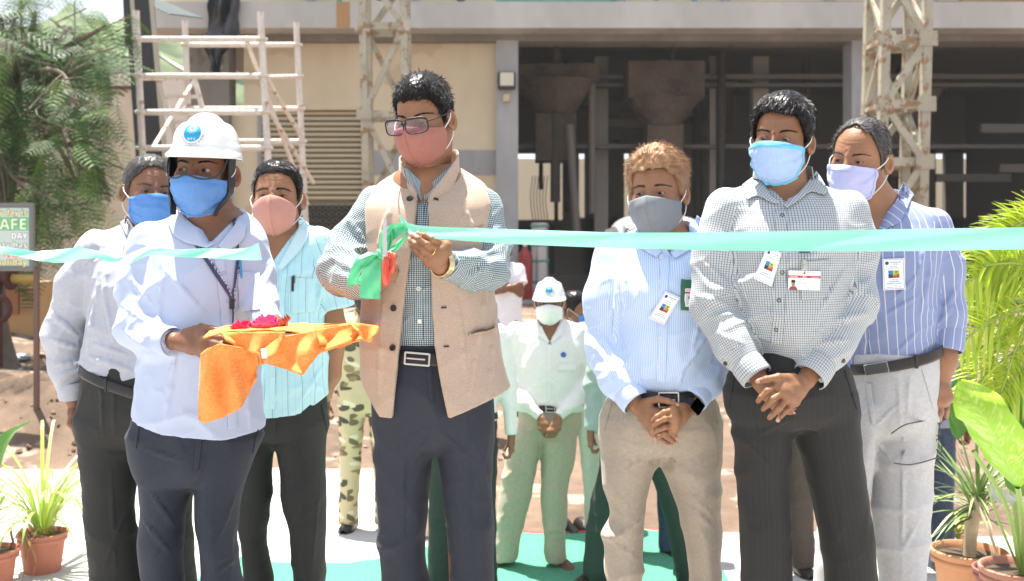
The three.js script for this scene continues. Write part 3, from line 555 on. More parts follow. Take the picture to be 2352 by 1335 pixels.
  for (const [x, w] of [[1395, 36], [1815, 42], [1700, 16], [2240, 24]]) part('inner_column', box(bx(x), bx(x + w), fl, by(60), -BD - 4.4, -BD - 4), std([.30, .28, .25], .9), b);
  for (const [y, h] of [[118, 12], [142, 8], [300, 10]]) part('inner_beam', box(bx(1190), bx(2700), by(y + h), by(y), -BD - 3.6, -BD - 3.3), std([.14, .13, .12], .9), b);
  // hoppers of crusted steel, chutes and pipes hanging inside
  const hopM = std([1, 1, 1], .95, { map: TX(grainTex(256, [.055, .042, .032], [.17, .125, .09], { fine: .6, scale: 5, f2: 6 }), 2) });
  const hop = (px, py, w, h, z) => { const g = new THREE.CylinderGeometry(bx(CX + w / 2), bx(CX + w * .22), by(0) - by(h), 14, 6), p = g.attributes.position; for (let i = 0; i < p.count; i++) { const k = 1 + .10 * noise(p.getX(i) * 3, p.getY(i) * 3, p.getZ(i) * 3 + px); p.setX(i, p.getX(i) * k); p.setZ(i, p.getZ(i) * k); } g.computeVertexNormals(); return boxUV(g.translate(bx(px), by(py + h / 2), -BD + z)); };
  for (const [x, y, w, h, z] of [[1288, 146, 215, 80, -3.0], [1560, 196, 190, 64, -2.6], [2230, 150, 190, 110, -4.4]]) { const t = part('hopper', hop(x, y, w, h, z), hopM, b); part('chute', mergeGeometries([box(bx(x - w * .5), bx(x + w * .5), by(y), by(104), -BD + z - .8, -BD + z + .5), box(bx(x - w * .24), bx(x + w * .24), by(y + h + 120), by(y + h) - .004, -BD + z - .7, -BD + z + .3)]), hopM, t); }
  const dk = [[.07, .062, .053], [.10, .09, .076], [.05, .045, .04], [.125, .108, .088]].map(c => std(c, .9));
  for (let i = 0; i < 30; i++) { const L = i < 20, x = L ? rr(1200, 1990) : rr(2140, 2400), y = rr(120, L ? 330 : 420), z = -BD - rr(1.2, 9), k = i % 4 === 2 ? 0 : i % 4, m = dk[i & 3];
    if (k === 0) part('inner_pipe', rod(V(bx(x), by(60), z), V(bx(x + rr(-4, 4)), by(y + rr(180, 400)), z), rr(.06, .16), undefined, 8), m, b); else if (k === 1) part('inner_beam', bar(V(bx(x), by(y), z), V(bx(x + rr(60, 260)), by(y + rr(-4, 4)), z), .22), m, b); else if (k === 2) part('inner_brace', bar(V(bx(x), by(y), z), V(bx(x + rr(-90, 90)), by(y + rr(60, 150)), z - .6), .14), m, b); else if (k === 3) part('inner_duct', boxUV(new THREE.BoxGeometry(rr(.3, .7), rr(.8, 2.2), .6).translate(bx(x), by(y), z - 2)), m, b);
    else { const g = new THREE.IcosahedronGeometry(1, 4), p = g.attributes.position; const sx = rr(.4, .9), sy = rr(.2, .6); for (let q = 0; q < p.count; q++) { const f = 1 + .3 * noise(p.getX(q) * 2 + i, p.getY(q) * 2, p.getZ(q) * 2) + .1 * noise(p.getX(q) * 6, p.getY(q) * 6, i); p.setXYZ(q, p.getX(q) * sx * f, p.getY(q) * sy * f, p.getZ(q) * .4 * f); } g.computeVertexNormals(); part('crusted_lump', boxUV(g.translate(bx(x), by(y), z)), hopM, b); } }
  for (const [x0, y0, x1, y1, r, z] of [[1380, 120, 1380, 480, .10, -2.8], [1320, 260, 1340, 560, .12, -2.4], [2200, 90, 2200, 560, .10, -3.5]]) part('inner_pipe', rod(V(bx(x0), by(y0), -BD + z), V(bx(x1), by(y1), -BD + z), r), std([.17, .15, .13], .7), b);
  for (let i = 0; i < 6; i++) { const x = 1238 + i * 9; part('cable', tube([V(bx(x), by(350), -BD - 8), V(bx(x - 6), by(420), -BD - 8), V(bx(x + 3), by(500), -BD - 8)], .014, 12, 5), M.black, b); }
  part('machine_bed', box(bx(1192), bx(1300), fl, by(500), -BD - 9, -BD - 7), M.black, b); part('floor_step', box(bx(1190), bx(1960), fl + .02, fl + .6, -BD - 5, -BD - 4.6), std([.12, .10, .085], .9), b);
  // sunlit yard wall seen through the back openings
  const yw = thing('yard_wall', 'sunlit pale wall glimpsed through the openings at the back', 'wall', [6, 0, -52]); part('wall', box(-6, 36, 0, 6.5, -52.3, -52), std([.66, .60, .44], .9), yw); for (let i = 0; i < 10; i++) part('rib', box(-5 + i * 4, -4.8 + i * 4, 0, 6.6, -51.998, -51.9), std([.5, .42, .40], .9), yw);
}
/* pipes along the ledge */
{
  const z = -BD + .7, p = thing('green_pipe', 'green painted pipe running along the top of the beam', 'pipe', [bx(1400), by(20), z]);
  part('pipe', tube([V(bx(1140), by(21), z), V(bx(1380), by(19), z), V(bx(1402), by(16), z), V(bx(1412), by(0), z), V(bx(1412), by(-60), z)], .065, 60, 10), M.greenPipe, p); part('pipe', tube([V(bx(940), by(24), z), V(bx(1140), by(24), z)], .05, 6, 8), M.greenPipe, p);
  for (const x of [1164, 1584, 790]) part('post', box(bx(x - 5), bx(x + 5), by(30), by(-80), z - .1, z + .06), M.greenPipe, p);
  const q = thing('rusty_pipe', 'dark red rusty pipe lying along the beam behind the green one', 'pipe', [bx(1800), by(22), z - .3]); part('pipe', tube([V(bx(660), by(20), z - .35), V(bx(1400), by(20), z - .35), V(bx(2700), by(17), z - .35)], .09, 10, 10), M.redPipe, q);
  const r = thing('yellow_pipe', 'ochre rusted pipe end at the top right of the beam', 'pipe', [bx(2280), by(14), z]); part('pipe', tube([V(bx(2178), by(15), z), V(bx(2700), by(9), z)], .085, 4, 10), std([1, 1, 1], .7, { map: TX(grainTex(128, [.42, .26, .10], [.55, .38, .18], { spots: { c: [.2, .08, .04], from: .2, scale: 5 } }), .7) }), r);
  for (const [x, y] of [[880, 6], [1500, 4], [1060, 8]]) { const w = thing('loose_cable', x === 1500 ? 'thin cable looping down the wall above the open bay' : x === 880 ? 'dark hose hanging above the beam beside the steel tower' : 'short dark cable above the beam near the pipe', 'cable', [bx(x), by(y), -BD]); part('cable', tube([V(bx(x - 30), by(-30), -BD + .3), V(bx(x), by(y + 8), -BD + .6), V(bx(x + 40), by(-30), -BD + .3)], .025, 16, 6), M.black, w); }
}
/* floodlight on the column */
{
  const f = thing('floodlight', 'square black floodlight fixed on the grey column', 'floodlight', [bx(1164), by(188), -BD + .45]), z = -BD + .42;
  part('housing', new RoundedBoxGeometry(bx(1184) - bx(1144), by(172) - by(212), .12, 3, .03).translate(bx(1164), by(192), z), std([.025, .025, .028], .5), f); part('lens', new RoundedBoxGeometry(bx(1180) - bx(1149), by(174) - by(204), .03, 2, .01).translate(bx(1164.5), by(189), z + .06), std([.62, .58, .45], .25), f); part('bracket', box(bx(1156), bx(1170), by(238), by(222), -BD + .3, -BD + .42), std([.55, .45, .28], .7), f);
}
/* steel lattice towers */
function tower(label, d, xl, xr, bars, lean, dep) {
  const t = thing('lattice_tower', label, 'steel tower', [P((xl + xr) / 2, HZ, d).x, groundY(0, -d) - .02, -d], 'rusty lattice towers in front of the factory'), w = .15;
  const Q = (px, py, z) => P(px + lean * (py - 200) / 300 * (px < (xl + xr) / 2 ? 1 : 1.0), py, d).add(V(0, 0, z)), gyp = HZ + (CY - t.position.y) * F / d;
  for (const z of [0, -dep]) for (const x of [xl, xr]) part('leg', bar(Q(x, -120, z), Q(x, gyp, z), w, w), M.rust, t);
  const lv = bars, add = (n, a, b, s = .12) => part(n, bar(a, b, s, s * .6), M.rust, t);
  lv.forEach((y, i) => { for (const z of [0, -dep]) add('crossbar', Q(xl, y, z), Q(xr, y, z), .15); add('crossbar', Q(xl, y, 0), Q(xl, y, -dep), .12); add('crossbar', Q(xr, y, 0), Q(xr, y, -dep), .12);
    if (i) { const f = i & 1; add('brace', Q(f ? xl : xr, lv[i - 1], .03), Q(f ? xr : xl, y, .03)); add('brace', Q(f ? xr : xl, lv[i - 1], -dep - .03), Q(f ? xl : xr, y, -dep - .03)); add('brace', Q(xl - 1, f ? y : lv[i - 1], 0), Q(xl - 1, f ? lv[i - 1] : y, -dep), .10); add('brace', Q(xr + 1, f ? y : lv[i - 1], 0), Q(xr + 1, f ? lv[i - 1] : y, -dep), .10); }
    for (const x of [xl, xr]) { const c = Q(x, y, .045); part('gusset', box(c.x - .16, c.x + .16, c.y - .13, c.y + .13, c.z + .035, c.z + .047), M.rust, t); } });
  return t;
}
tower('lattice tower beside the roller shutter, partly behind the jacket wearer', 22, 836, 930, [-70, 60, 262, 460, 640], 6, .75);
tower('wide rusty lattice tower rising behind the balding man', 18, 2030, 2126, [-60, 90, 240, 372, 520], -8, .85);
/* scaffold, ladders, tarpaulin */
{
  const d = 12.5, t = thing('scaffold', 'whitish tube scaffold frame behind the hard hat wearer', 'scaffold', [P(470, HZ, d).x, .35, -d]), zr = -1.6, dr = d + 1.6;
  const A = (x, y) => P(x, y, d), B = (x, y) => P(x, y, dr), gA = HZ + (CY - .45) * F / d, gB = HZ + (CY - .5) * F / dr, R = .036;
  const tube2 = (n, a, b, r = R) => part(n, boxless(rod(a, b, r, r, 12)), M.scaff, t);
  function boxless(g) { const u = g.attributes.uv; for (let i = 0; i < u.count; i++) u.setXY(i, u.getX(i) * .23, u.getY(i) * 3); return g; }
  const posts = [[A, 312, 25, 350, gA], [A, 598, 28, 640, gA], [B, 424, 48, 452, gB], [B, 680, 52, 716, gB]];
  for (const [f, x0, y0, x1, y1] of posts) { const p = tube2('post', f(x0, y0), f(x1, y1), .042); const at = y => f(x0 + (x1 - x0) * (y - y0) / (y1 - y0), y); for (const y of f === A ? [90, 175, 258, 340, 430] : [103, 175, 250, 325, 400]) { const c = at(y); part('coupler', new THREE.TorusGeometry(.052, .022, 8, 14).rotateX(Math.PI / 2).translate(c.x, c.y, c.z), M.scaff, p); } }
  const X = (i, y) => posts[i][1] + (posts[i][3] - posts[i][1]) * (y - posts[i][2]) / (posts[i][4] - posts[i][2]);
  for (const y of [90, 175, 258, 340]) tube2('ledger', A(X(0, y), y), A(X(1, y), y)); for (const y of [103, 250, 325]) tube2('ledger', B(X(2, y), y), B(X(3, y), y)); tube2('ledger', B(X(3, 175), 175), A(X(1, 178), 178), .028); tube2('ledger', A(X(0, 180), 180), B(X(2, 180), 180), .028);
  for (const [a, b] of [[A(563, 85), B(706, 470)], [A(612, 180), B(690, 310)], [B(447, 182), A(352, 338)], [A(622, 260), B(720, 420)]]) tube2('brace', a, b, .026);
  const l = thing('short_ladder', 'short wooden ladder leaning inside the scaffold', 'ladder', [P(420, HZ, 13.2).x, 1.5, -13.2]), C = (x, y) => P(x, y, 13.2); part('rail', bar(C(362, 172), C(412, 345), .055), M.scaff, l); part('rail', bar(C(446, 180), C(490, 345), .055), M.scaff, l); for (const [x0, x1, y] of [[378, 462, 222], [394, 474, 280]]) part('rung', bar(C(x0, y), C(x1, y), .045), M.scaff, l);
  const k = thing('caged_ladder', 'tall dark steel ladder with a pale rail left of the scaffold', 'ladder', [P(340, HZ, 15).x, .5, -15]), D = (x, y) => P(x, y, 15); const dm = std([.03, .03, .032], .7), pm = std([.42, .38, .30], .7);
  part('panel', sheet([[318, -60], [352, 360]].map(([x, y]) => [x - 22, x + 22].map(q => D(q, y))), .05), dm, k); for (const [x0, x1, m] of [[289, 322, dm], [343, 384, pm], [300, 334, pm]]) part('rail', bar(D(x0, -60), D(x1, 420), .06), m, k); for (let i = 0; i < 9; i++) { const y = -20 + i * 48; part('rung', bar(D(293 + (y + 60) * .07, y), D(346 + (y + 60) * .085, y), .045), i % 3 ? pm : std([.12, .05, .03], .8), k); }
  const roofM = std([.10, .13, .14], .4, { metalness: .3 }), aw = thing('sheet_canopy', 'sloping corrugated sheet above the dark ladder', 'canopy', [P(330, 0, 15).x, 5, -15]); part('sheet', sheet([...Array(25)].map((_, i) => [0, 1].map(q => D(285 + i * 4.4, -14 + i * 1.9 + (i & 1) * 3).add(V(0, q * .3, -q * 1.6)))), .01), roofM, aw); for (const x of [286, 296]) part('post', bar(D(x, -40), D(x + 6, 110), .05), dm, aw);
  const tp = thing('tarpaulin', 'black plastic tarpaulin hanging in folds over the beam', 'tarpaulin', [bx(540), by(90), -BD + 1.2]), G = [...Array(30)].map((_, i) => { const v = i / 29, L = [[0, 520, 580], [.3, 512, 576], [.55, 506, 582], [.65, 500, 574], [.78, 512, 546], [1, 522, 542]]; let q = 1; while (q < 5 && L[q][0] < v) q++; const s = (v - L[q - 1][0]) / (L[q][0] - L[q - 1][0]), xl = L[q - 1][1] + (L[q][1] - L[q - 1][1]) * s, xr = L[q - 1][2] + (L[q][2] - L[q - 1][2]) * s; return [...Array(18)].map((_, j) => { const u = j / 17, p = P(xl + (xr - xl) * u, -8 + 196 * v, BD); return p.add(V(.05 * noise(u * 5, v * 8), 0, 1.22 + .20 * noise(u * 6 + v * 2, v * 4, 3) + .10 * Math.sin(u * 16 + v * 5))); }); });
  part('sheet', sheet(G, .012), phys([.028, .030, .036], .35, { clearcoat: .3 }), tp);
}
/* walls and yard at the left */
{
  const w = thing('yard_building', 'plain cream building wall behind the tree and the sign', 'building', [P(200, HZ, 19).x, 0, -19]), d = 19, q = d / F, X = p => (p - CX) * q, Y = p => CY - (p - HZ) * q;
  part('wall', box(X(-500), X(332), 0, Y(205), -d - .3, -d), std([1, 1, 1], .9, { map: TX(grainTex(256, [.53, .44, .325], [.62, .525, .40], { fine: .1, scale: 4 }), 3) }), w); part('coping', box(X(-500), X(334), Y(205) + .002, Y(198), -d - .34, -d + .05), M.redPipe, w); part('plinth', box(X(-500), X(332), 0, .95, -d, -d + .06), std([.36, .31, .26], .9), w);
  const h = thing('far_house', 'small far house gable seen between ladder and factory', 'house', [P(395, 180, 60).x, 0, -60]), Z = 60, a = P(372, 160, Z), b = P(440, 160, Z); part('wall', box(a.x - 3, b.x, 0, P(0, 165, Z).y, -64, -60), std([.62, .56, .46], .9), h); part('roof', sheet([[P(366, 128, Z), P(366, 128, Z).add(V(0, 0, -4.5))], [P(415, 160, Z), P(415, 160, Z).add(V(0, 0, -4.5))]].map(r => r), .15), std([.5, .45, .4], .8), h);
  const g = new THREE.SphereGeometry(1, 48, 20, 0, Math.PI * 2, 0, Math.PI / 2), p = g.attributes.position; for (let i = 0; i < p.count; i++) { const k = 1 + .12 * noise(p.getX(i) * 7, p.getY(i) * 7, p.getZ(i) * 7) + .06 * noise(p.getX(i) * 22, p.getY(i) * 22, p.getZ(i) * 22); p.setXYZ(i, p.getX(i) * 60 * k, p.getY(i) * 42 * k, p.getZ(i) * 30 * k); } g.computeVertexNormals(); g.translate(-70, 0, -190); struct('hill', g, std([1, 1, 1], .95, { map: grainTex(128, [.05, .09, .03], [.14, .19, .07], { fine: .7, scale: 8, rep: 8 }) }));
  // safety sign on two posts
  const s = thing('safety_sign', 'lettered safety sign board on brown posts under the tree', 'sign', [P(0, HZ, 9.5).x, .2, -9.5]), sd = 9.5, T = canvasTex(512, 400, (c, W, Hh) => {
    c.fillStyle = '#6d7477'; c.fillRect(0, 0, W, Hh); c.fillStyle = '#b9c7c0'; c.fillRect(12, 12, W - 24, Hh - 24); c.fillStyle = '#7fb58a'; c.fillRect(12, 70, W - 24, 88); c.textAlign = 'right'; c.lineJoin = 'round';
    const t = (s, x, y, f, a, b, w = 6) => { c.font = f; c.strokeStyle = b; c.lineWidth = w; c.strokeText(s, x, y); c.fillStyle = a; c.fillText(s, x, y); };
    t('Every day is', 490, 58, 'bold 50px sans-serif', '#f2e6a0', '#33383a'); t('SAFE', 490, 152, 'bold 98px sans-serif', '#d9f0c4', '#2f5a3a', 8); t('DAY', 490, 212, 'bold 52px sans-serif', '#ffffff', '#333'); t('Safety has', 490, 272, 'bold 54px sans-serif', '#e8efe2', '#333'); t('NO', 440, 336, 'bold 66px sans-serif', '#d5786c', '#f2e4de'); t('holiday', 490, 384, 'bold 54px sans-serif', '#f2e6a0', '#33383a');
  });
  const c0 = P(-118, 474, sd), c1 = P(72, 615, sd); const bm = new THREE.BoxGeometry(c1.x - c0.x, c0.y - c1.y, .03).translate((c0.x + c1.x) / 2, (c0.y + c1.y) / 2, -sd); part('board', bm, std([.95, .95, .95], .6, { map: T }), s); const fr = std([.16, .15, .14], .7); part('frame', merge([box(c0.x - .02, c1.x + .02, c0.y + .001, c0.y + .03, -sd - .025, -sd + .025), box(c0.x - .02, c1.x + .02, c1.y - .03, c1.y - .001, -sd - .025, -sd + .025), box(c1.x + .001, c1.x + .022, c1.y, c0.y, -sd - .024, -sd + .024)]), fr, s);
  for (const x of [76, -120]) part('post', box(P(x - 5, 0, sd).x, P(x + 5, 0, sd).x, groundY(P(x, 0, sd).x, -sd) - .1, P(0, x > 0 ? 612 : 480, sd).y, -sd - .09, -sd - .045), std([.13, .075, .055], .8), s);
  // hydrant pipework and a slatted cabinet behind the sign
  const v = thing('hydrant_valve', 'dark red flanged valve on yellow pipe behind the sign', 'valve', [P(10, 630, 11).x, 1, -11]), vd = 11, vm = std([.06, .013, .012], .7), ym = std([.36, .24, .06], .7), U = (x, y) => P(x, y, vd);
  part('pipe', rod(U(-120, 642), U(82, 640), .05, .05, 14), ym, v); part('body', rod(U(-30, 634), U(24, 633), .09, .09, 16), vm, v); for (const x of [-30, 24]) part('flange', rod(U(x - 4, 634), U(x + 4, 633.5), .15, .15, 20), vm, v); part('standpipe', rod(U(-8, 640), U(-8, 850), .06, .06, 14), vm, v); part('wheel', new THREE.TorusGeometry(.13, .03, 10, 24).translate(U(6, 708).x, U(6, 708).y, -vd + .12), vm, v);
  const cb = thing('slatted_cabinet', 'brown wooden cabinet with louvred panel behind the sign post', 'cabinet', [P(40, 700, 13).x, .4, -13]), cd = 13, K = (x, y) => P(x, y, cd); part('carcass', box(K(8, 0).x, K(84, 0).x, groundY(-6, -13) - .1, K(0, 648).y, -cd - .6, -cd), std([.42, .27, .12], .8), cb); part('door', box(K(12, 0).x, K(44, 0).x, K(0, 722).y, K(0, 655).y, -cd + .001, -cd + .03), std([.30, .13, .06], .8), cb); for (let i = 0; i < 7; i++) part('slat', box(K(48, 0).x, K(80, 0).x, K(0, 664 + i * 8).y, K(0, 660 + i * 8).y, -cd + .001, -cd + .04), std([.33, .22, .11], .8), cb);
}
/* gas bottle, drum and covered vehicle at the open bay */
{
  const d = 24.5, s = F / d, g = thing('gas_cylinder', 'tall red gas cylinder standing in the doorway', 'gas cylinder', [P(1206, 0, d).x, .62, -d]), r = 17 / s; const base = P(1206, 688, d), h = (688 - 566) / s; part('body', new THREE.LatheGeometry([[0, 0], [r, 0], [r, h * .80], [r * .85, h * .87], [r * .42, h * .94], [r * .3, h]].map(q => new THREE.Vector2(...q)), 24).translate(base.x, base.y, base.z), std([.26, .025, .022], .45), g); part('valve', rod(V(base.x, base.y + h, base.z), V(base.x, base.y + h * 1.08, base.z), .06), BELT_STEEL, g); part('stand', box(base.x - r * 1.2, base.x + r * 1.2, .62, base.y - .001, base.z - r, base.z + r), M.grey, g);
  const t = thing('steel_drum', 'silver banded steel drum beside the red cylinder', 'drum', [P(1240, 0, 25).x, .62, -25]), b2 = P(1240, 662, 25), r2 = 20 * 25 / F, h2 = 150 * 25 / F; part('body', new THREE.CylinderGeometry(r2, r2, h2, 28).translate(b2.x, b2.y + h2 / 2, b2.z), std([.42, .42, .42], .4, { metalness: .6 }), t); for (const k of [.1, .42, .66, .95]) part('hoop', new THREE.TorusGeometry(r2, .03, 8, 28).rotateX(Math.PI / 2).translate(b2.x, b2.y + h2 * k, b2.z), M.greenPipe, t); part('plinth', new THREE.CylinderGeometry(r2 * 1.05, r2 * 1.1, b2.y - .62, 20).translate(b2.x, (b2.y + .62) / 2 - .001, b2.z), M.grey, t);
  // white van parked in front of the bay: roof edge and windscreen above the men
  const vd = 17, X = p => P(p, 0, vd).x, y0 = P(0, 487, vd).y, gr = .62, vn = thing('white_van', 'white van parked before the dark bay behind the grey masked man', 'van', [X(1530), gr, -vd]), wm = phys([.62, .62, .63], .3, { clearcoat: .6 });
  const roof = [...Array(21)].map((_, i) => [...Array(13)].map((_, j) => { const u = i / 20 * 2 - 1, v = j / 12; return V(X(1535) + u * (X(1640) - X(1425)) / 2 * (1 - .06 * v), y0 - .20 * Math.pow(Math.abs(u), 5) - .22 * Math.pow(1 - v, 3), -vd - v * 2.2); })); part('roof', sheet(roof, .02), wm, vn);
  const hw = (X(1640) - X(1425)) / 2, cx = X(1535); part('body', boxUV(new RoundedBoxGeometry(hw * 2 - .02, 1.15, 4.2, 4, .16).translate(cx, gr + .85, -vd - 2.0)), wm, vn); part('windscreen', sheet([[V(cx - hw * .93, y0 - .26, -vd - .03), V(cx - hw * .97, gr + 1.40, -vd + .06)], [V(cx + hw * .93, y0 - .26, -vd - .03), V(cx + hw * .97, gr + 1.40, -vd + .06)]], .01), phys([.03, .035, .035], .06), vn);
  for (const q of [-1, 1]) { part('door_pillar', bar(V(cx + q * hw * .96, y0 - .22, -vd - .04), V(cx + q * hw, gr + 1.35, -vd + .02), .07), wm, vn); const wl = part('wheel', new THREE.CylinderGeometry(.33, .33, .2, 24).rotateZ(Math.PI / 2).translate(cx + q * (hw - .12), gr + .33, -vd - .7), std([.02, .02, .02], .85), vn); part('rim', new THREE.CylinderGeometry(.19, .19, .21, 16).rotateZ(Math.PI / 2).translate(cx + q * (hw - .11), gr + .33, -vd - .7), BELT_STEEL, wl); part('headlight', new THREE.SphereGeometry(.11, 14, 10).scale(1.3, 1, .5).translate(cx + q * hw * .72, gr + .95, -vd + .1), phys([.7, .7, .7], .08, { clearcoat: 1 }), vn); }
  part('wall', box(X(1440), X(1630), y0 - 1.0, y0 - .2, -vd - 4.0, -vd - 2.25), wm, vn);
}
/* ---------------------------------------------------------------- the men */
const clothTex = (px, tile, draw) => canvasTex(px, px, draw, { rep: [1 / tile, 1 / tile] });   // tile metres across
const cloth = (map, o = {}) => phys(o.color ?? [1, 1, 1], o.rough ?? .85, { map, bumpMap: weaveBump, bumpScale: o.bump ?? .00025, sheen: o.sheen ?? .25, sheenRoughness: .6, sheenColor: new THREE.Color(.8, .8, .8), ...(o.x ?? {}) });
const check = (a, b, n, px = 512) => (c, w) => { c.fillStyle = a; c.fillRect(0, 0, w, w); const s = w / n; c.fillStyle = b; for (let i = 0; i < n; i++) { c.globalAlpha = .62; c.fillRect(i * s, 0, s * .5, w); c.fillRect(0, i * s, w, s * .5); } c.globalAlpha = 1; };
const lines = (a, list) => (c, w) => { c.fillStyle = a; c.fillRect(0, 0, w, w); for (const [x, t, col, al = 1] of list) { c.globalAlpha = al; c.fillStyle = col; c.fillRect(x * w, 0, t * w, w); } c.globalAlpha = 1; };
const LEATHER = std([.018, .012, .010], .42), LEATHER_BLACK = std([.010, .010, .011], .38);
const NAIL = phys([.46, .265, .19], .35);
function belt(me, hip, y0, y1, xl, xr, mat, buckle, bm = BELT_STEEL) {   // a strap round the hips through two pixels of its centre line
  const h = me.R(buckle.h) / 2, Y = px => CY - (y0 + (y1 - y0) * (px - xl) / (xr - xl) - HZ) * me.d / F, sag = me.R(buckle.sag ?? 0);
  const at = (a, t, o) => { let y = Y((xl + xr) / 2), q; for (let i = 0; i < 3; i++) { q = hip.at(y); const x = q[0] + q[1] * Math.sin(a); y = Y(CX + x * F / me.d); } const yy = y - sag * Math.max(0, Math.cos(a)) ** 2 + t * h; q = hip.at(yy); return V(q[0] + (q[1] + o) * Math.sin(a), yy, q[2] + (q[3] + o) * Math.cos(a)); };
  const G = []; for (let i = 0; i <= 72; i++) { const a = i / 72 * Math.PI * 2; G.push([-1, -.6, 0, .6, 1].map(t => at(a, t, .009 + .0015 * (1 - t * t)))); }
  const b = me.add('belt', sheet(G, .004, (a, c) => [a, c * .035]), mat);
  const q0 = hip.at(Y(buckle.x)), a = Math.asin(clamp(((buckle.x - CX) * me.d / F - q0[0]) / q0[1], -.9, .9)), q = at(a, 0, .0155), n = V(Math.sin(a) * q0[3], 0, Math.cos(a) * q0[1]).normalize(), w = me.R(buckle.w) / 2, hh = me.R(buckle.bh ?? buckle.h * 1.2) / 2, L = [];
  const t = .0016; if (buckle.plate) L.push(new RoundedBoxGeometry(w * 2, hh * 2, .004, 2, .0015)); else L.push(...[[0, hh, w, t], [0, -hh, w, t], [-w, 0, t, hh], [w, 0, t, hh], [-w * .1, 0, w * .75, .0012]].map(([x, y, a2, b2]) => new RoundedBoxGeometry(a2 * 2 + t, b2 * 2 + t, .004, 2, .0012).translate(x, y, 0)));
  const g = merge(L); g.rotateZ(-Math.atan2(y1 - y0, xr - xl)); g.applyQuaternion(new THREE.Quaternion().setFromUnitVectors(V(0, 0, 1), n)); g.translate(q.x, q.y, q.z);
  part('buckle', g, bm, b);
  for (const k of [-.75, .75, 2.4, -2.4]) { const p = at(a + k, 0, .012), nn = V(Math.sin(a + k), 0, Math.cos(a + k)), lp = new RoundedBoxGeometry(.011, h * 2.6, .004, 2, .001); lp.applyQuaternion(new THREE.Quaternion().setFromUnitVectors(V(0, 0, 1), nn)); lp.translate(p.x, p.y, p.z); part('belt_loop', lp, buckle.lm ?? mat, b); }
}
function bodyMesh(me, prims, hp, hands = [], hidden = [], cell = .0095) {
  const hc = cell > .0155 ? .0065 : cell > .01 ? .0048 : .0032;
  const L = [mesh(shape(prims, { k: .03 }), cell), hp.head];
  if (hidden.length) L.push(mesh(shape(hidden, { k: .03 }), .022));
  for (const h of hands) L.push(mesh(shape(h, { k: .006 }), hc));
  for (const g of L) { const p = g.attributes.position, u = g.attributes.uv; for (let i = 0; i < p.count; i++) u.setXY(i, p.getX(i) * 4 + p.getZ(i) * 3, p.getY(i) * 4); }
  return merge(L);
}
const trouserDisp = (me, s, amp, pts) => me.crumple(s, amp * 1.35, pts, 7, .35);

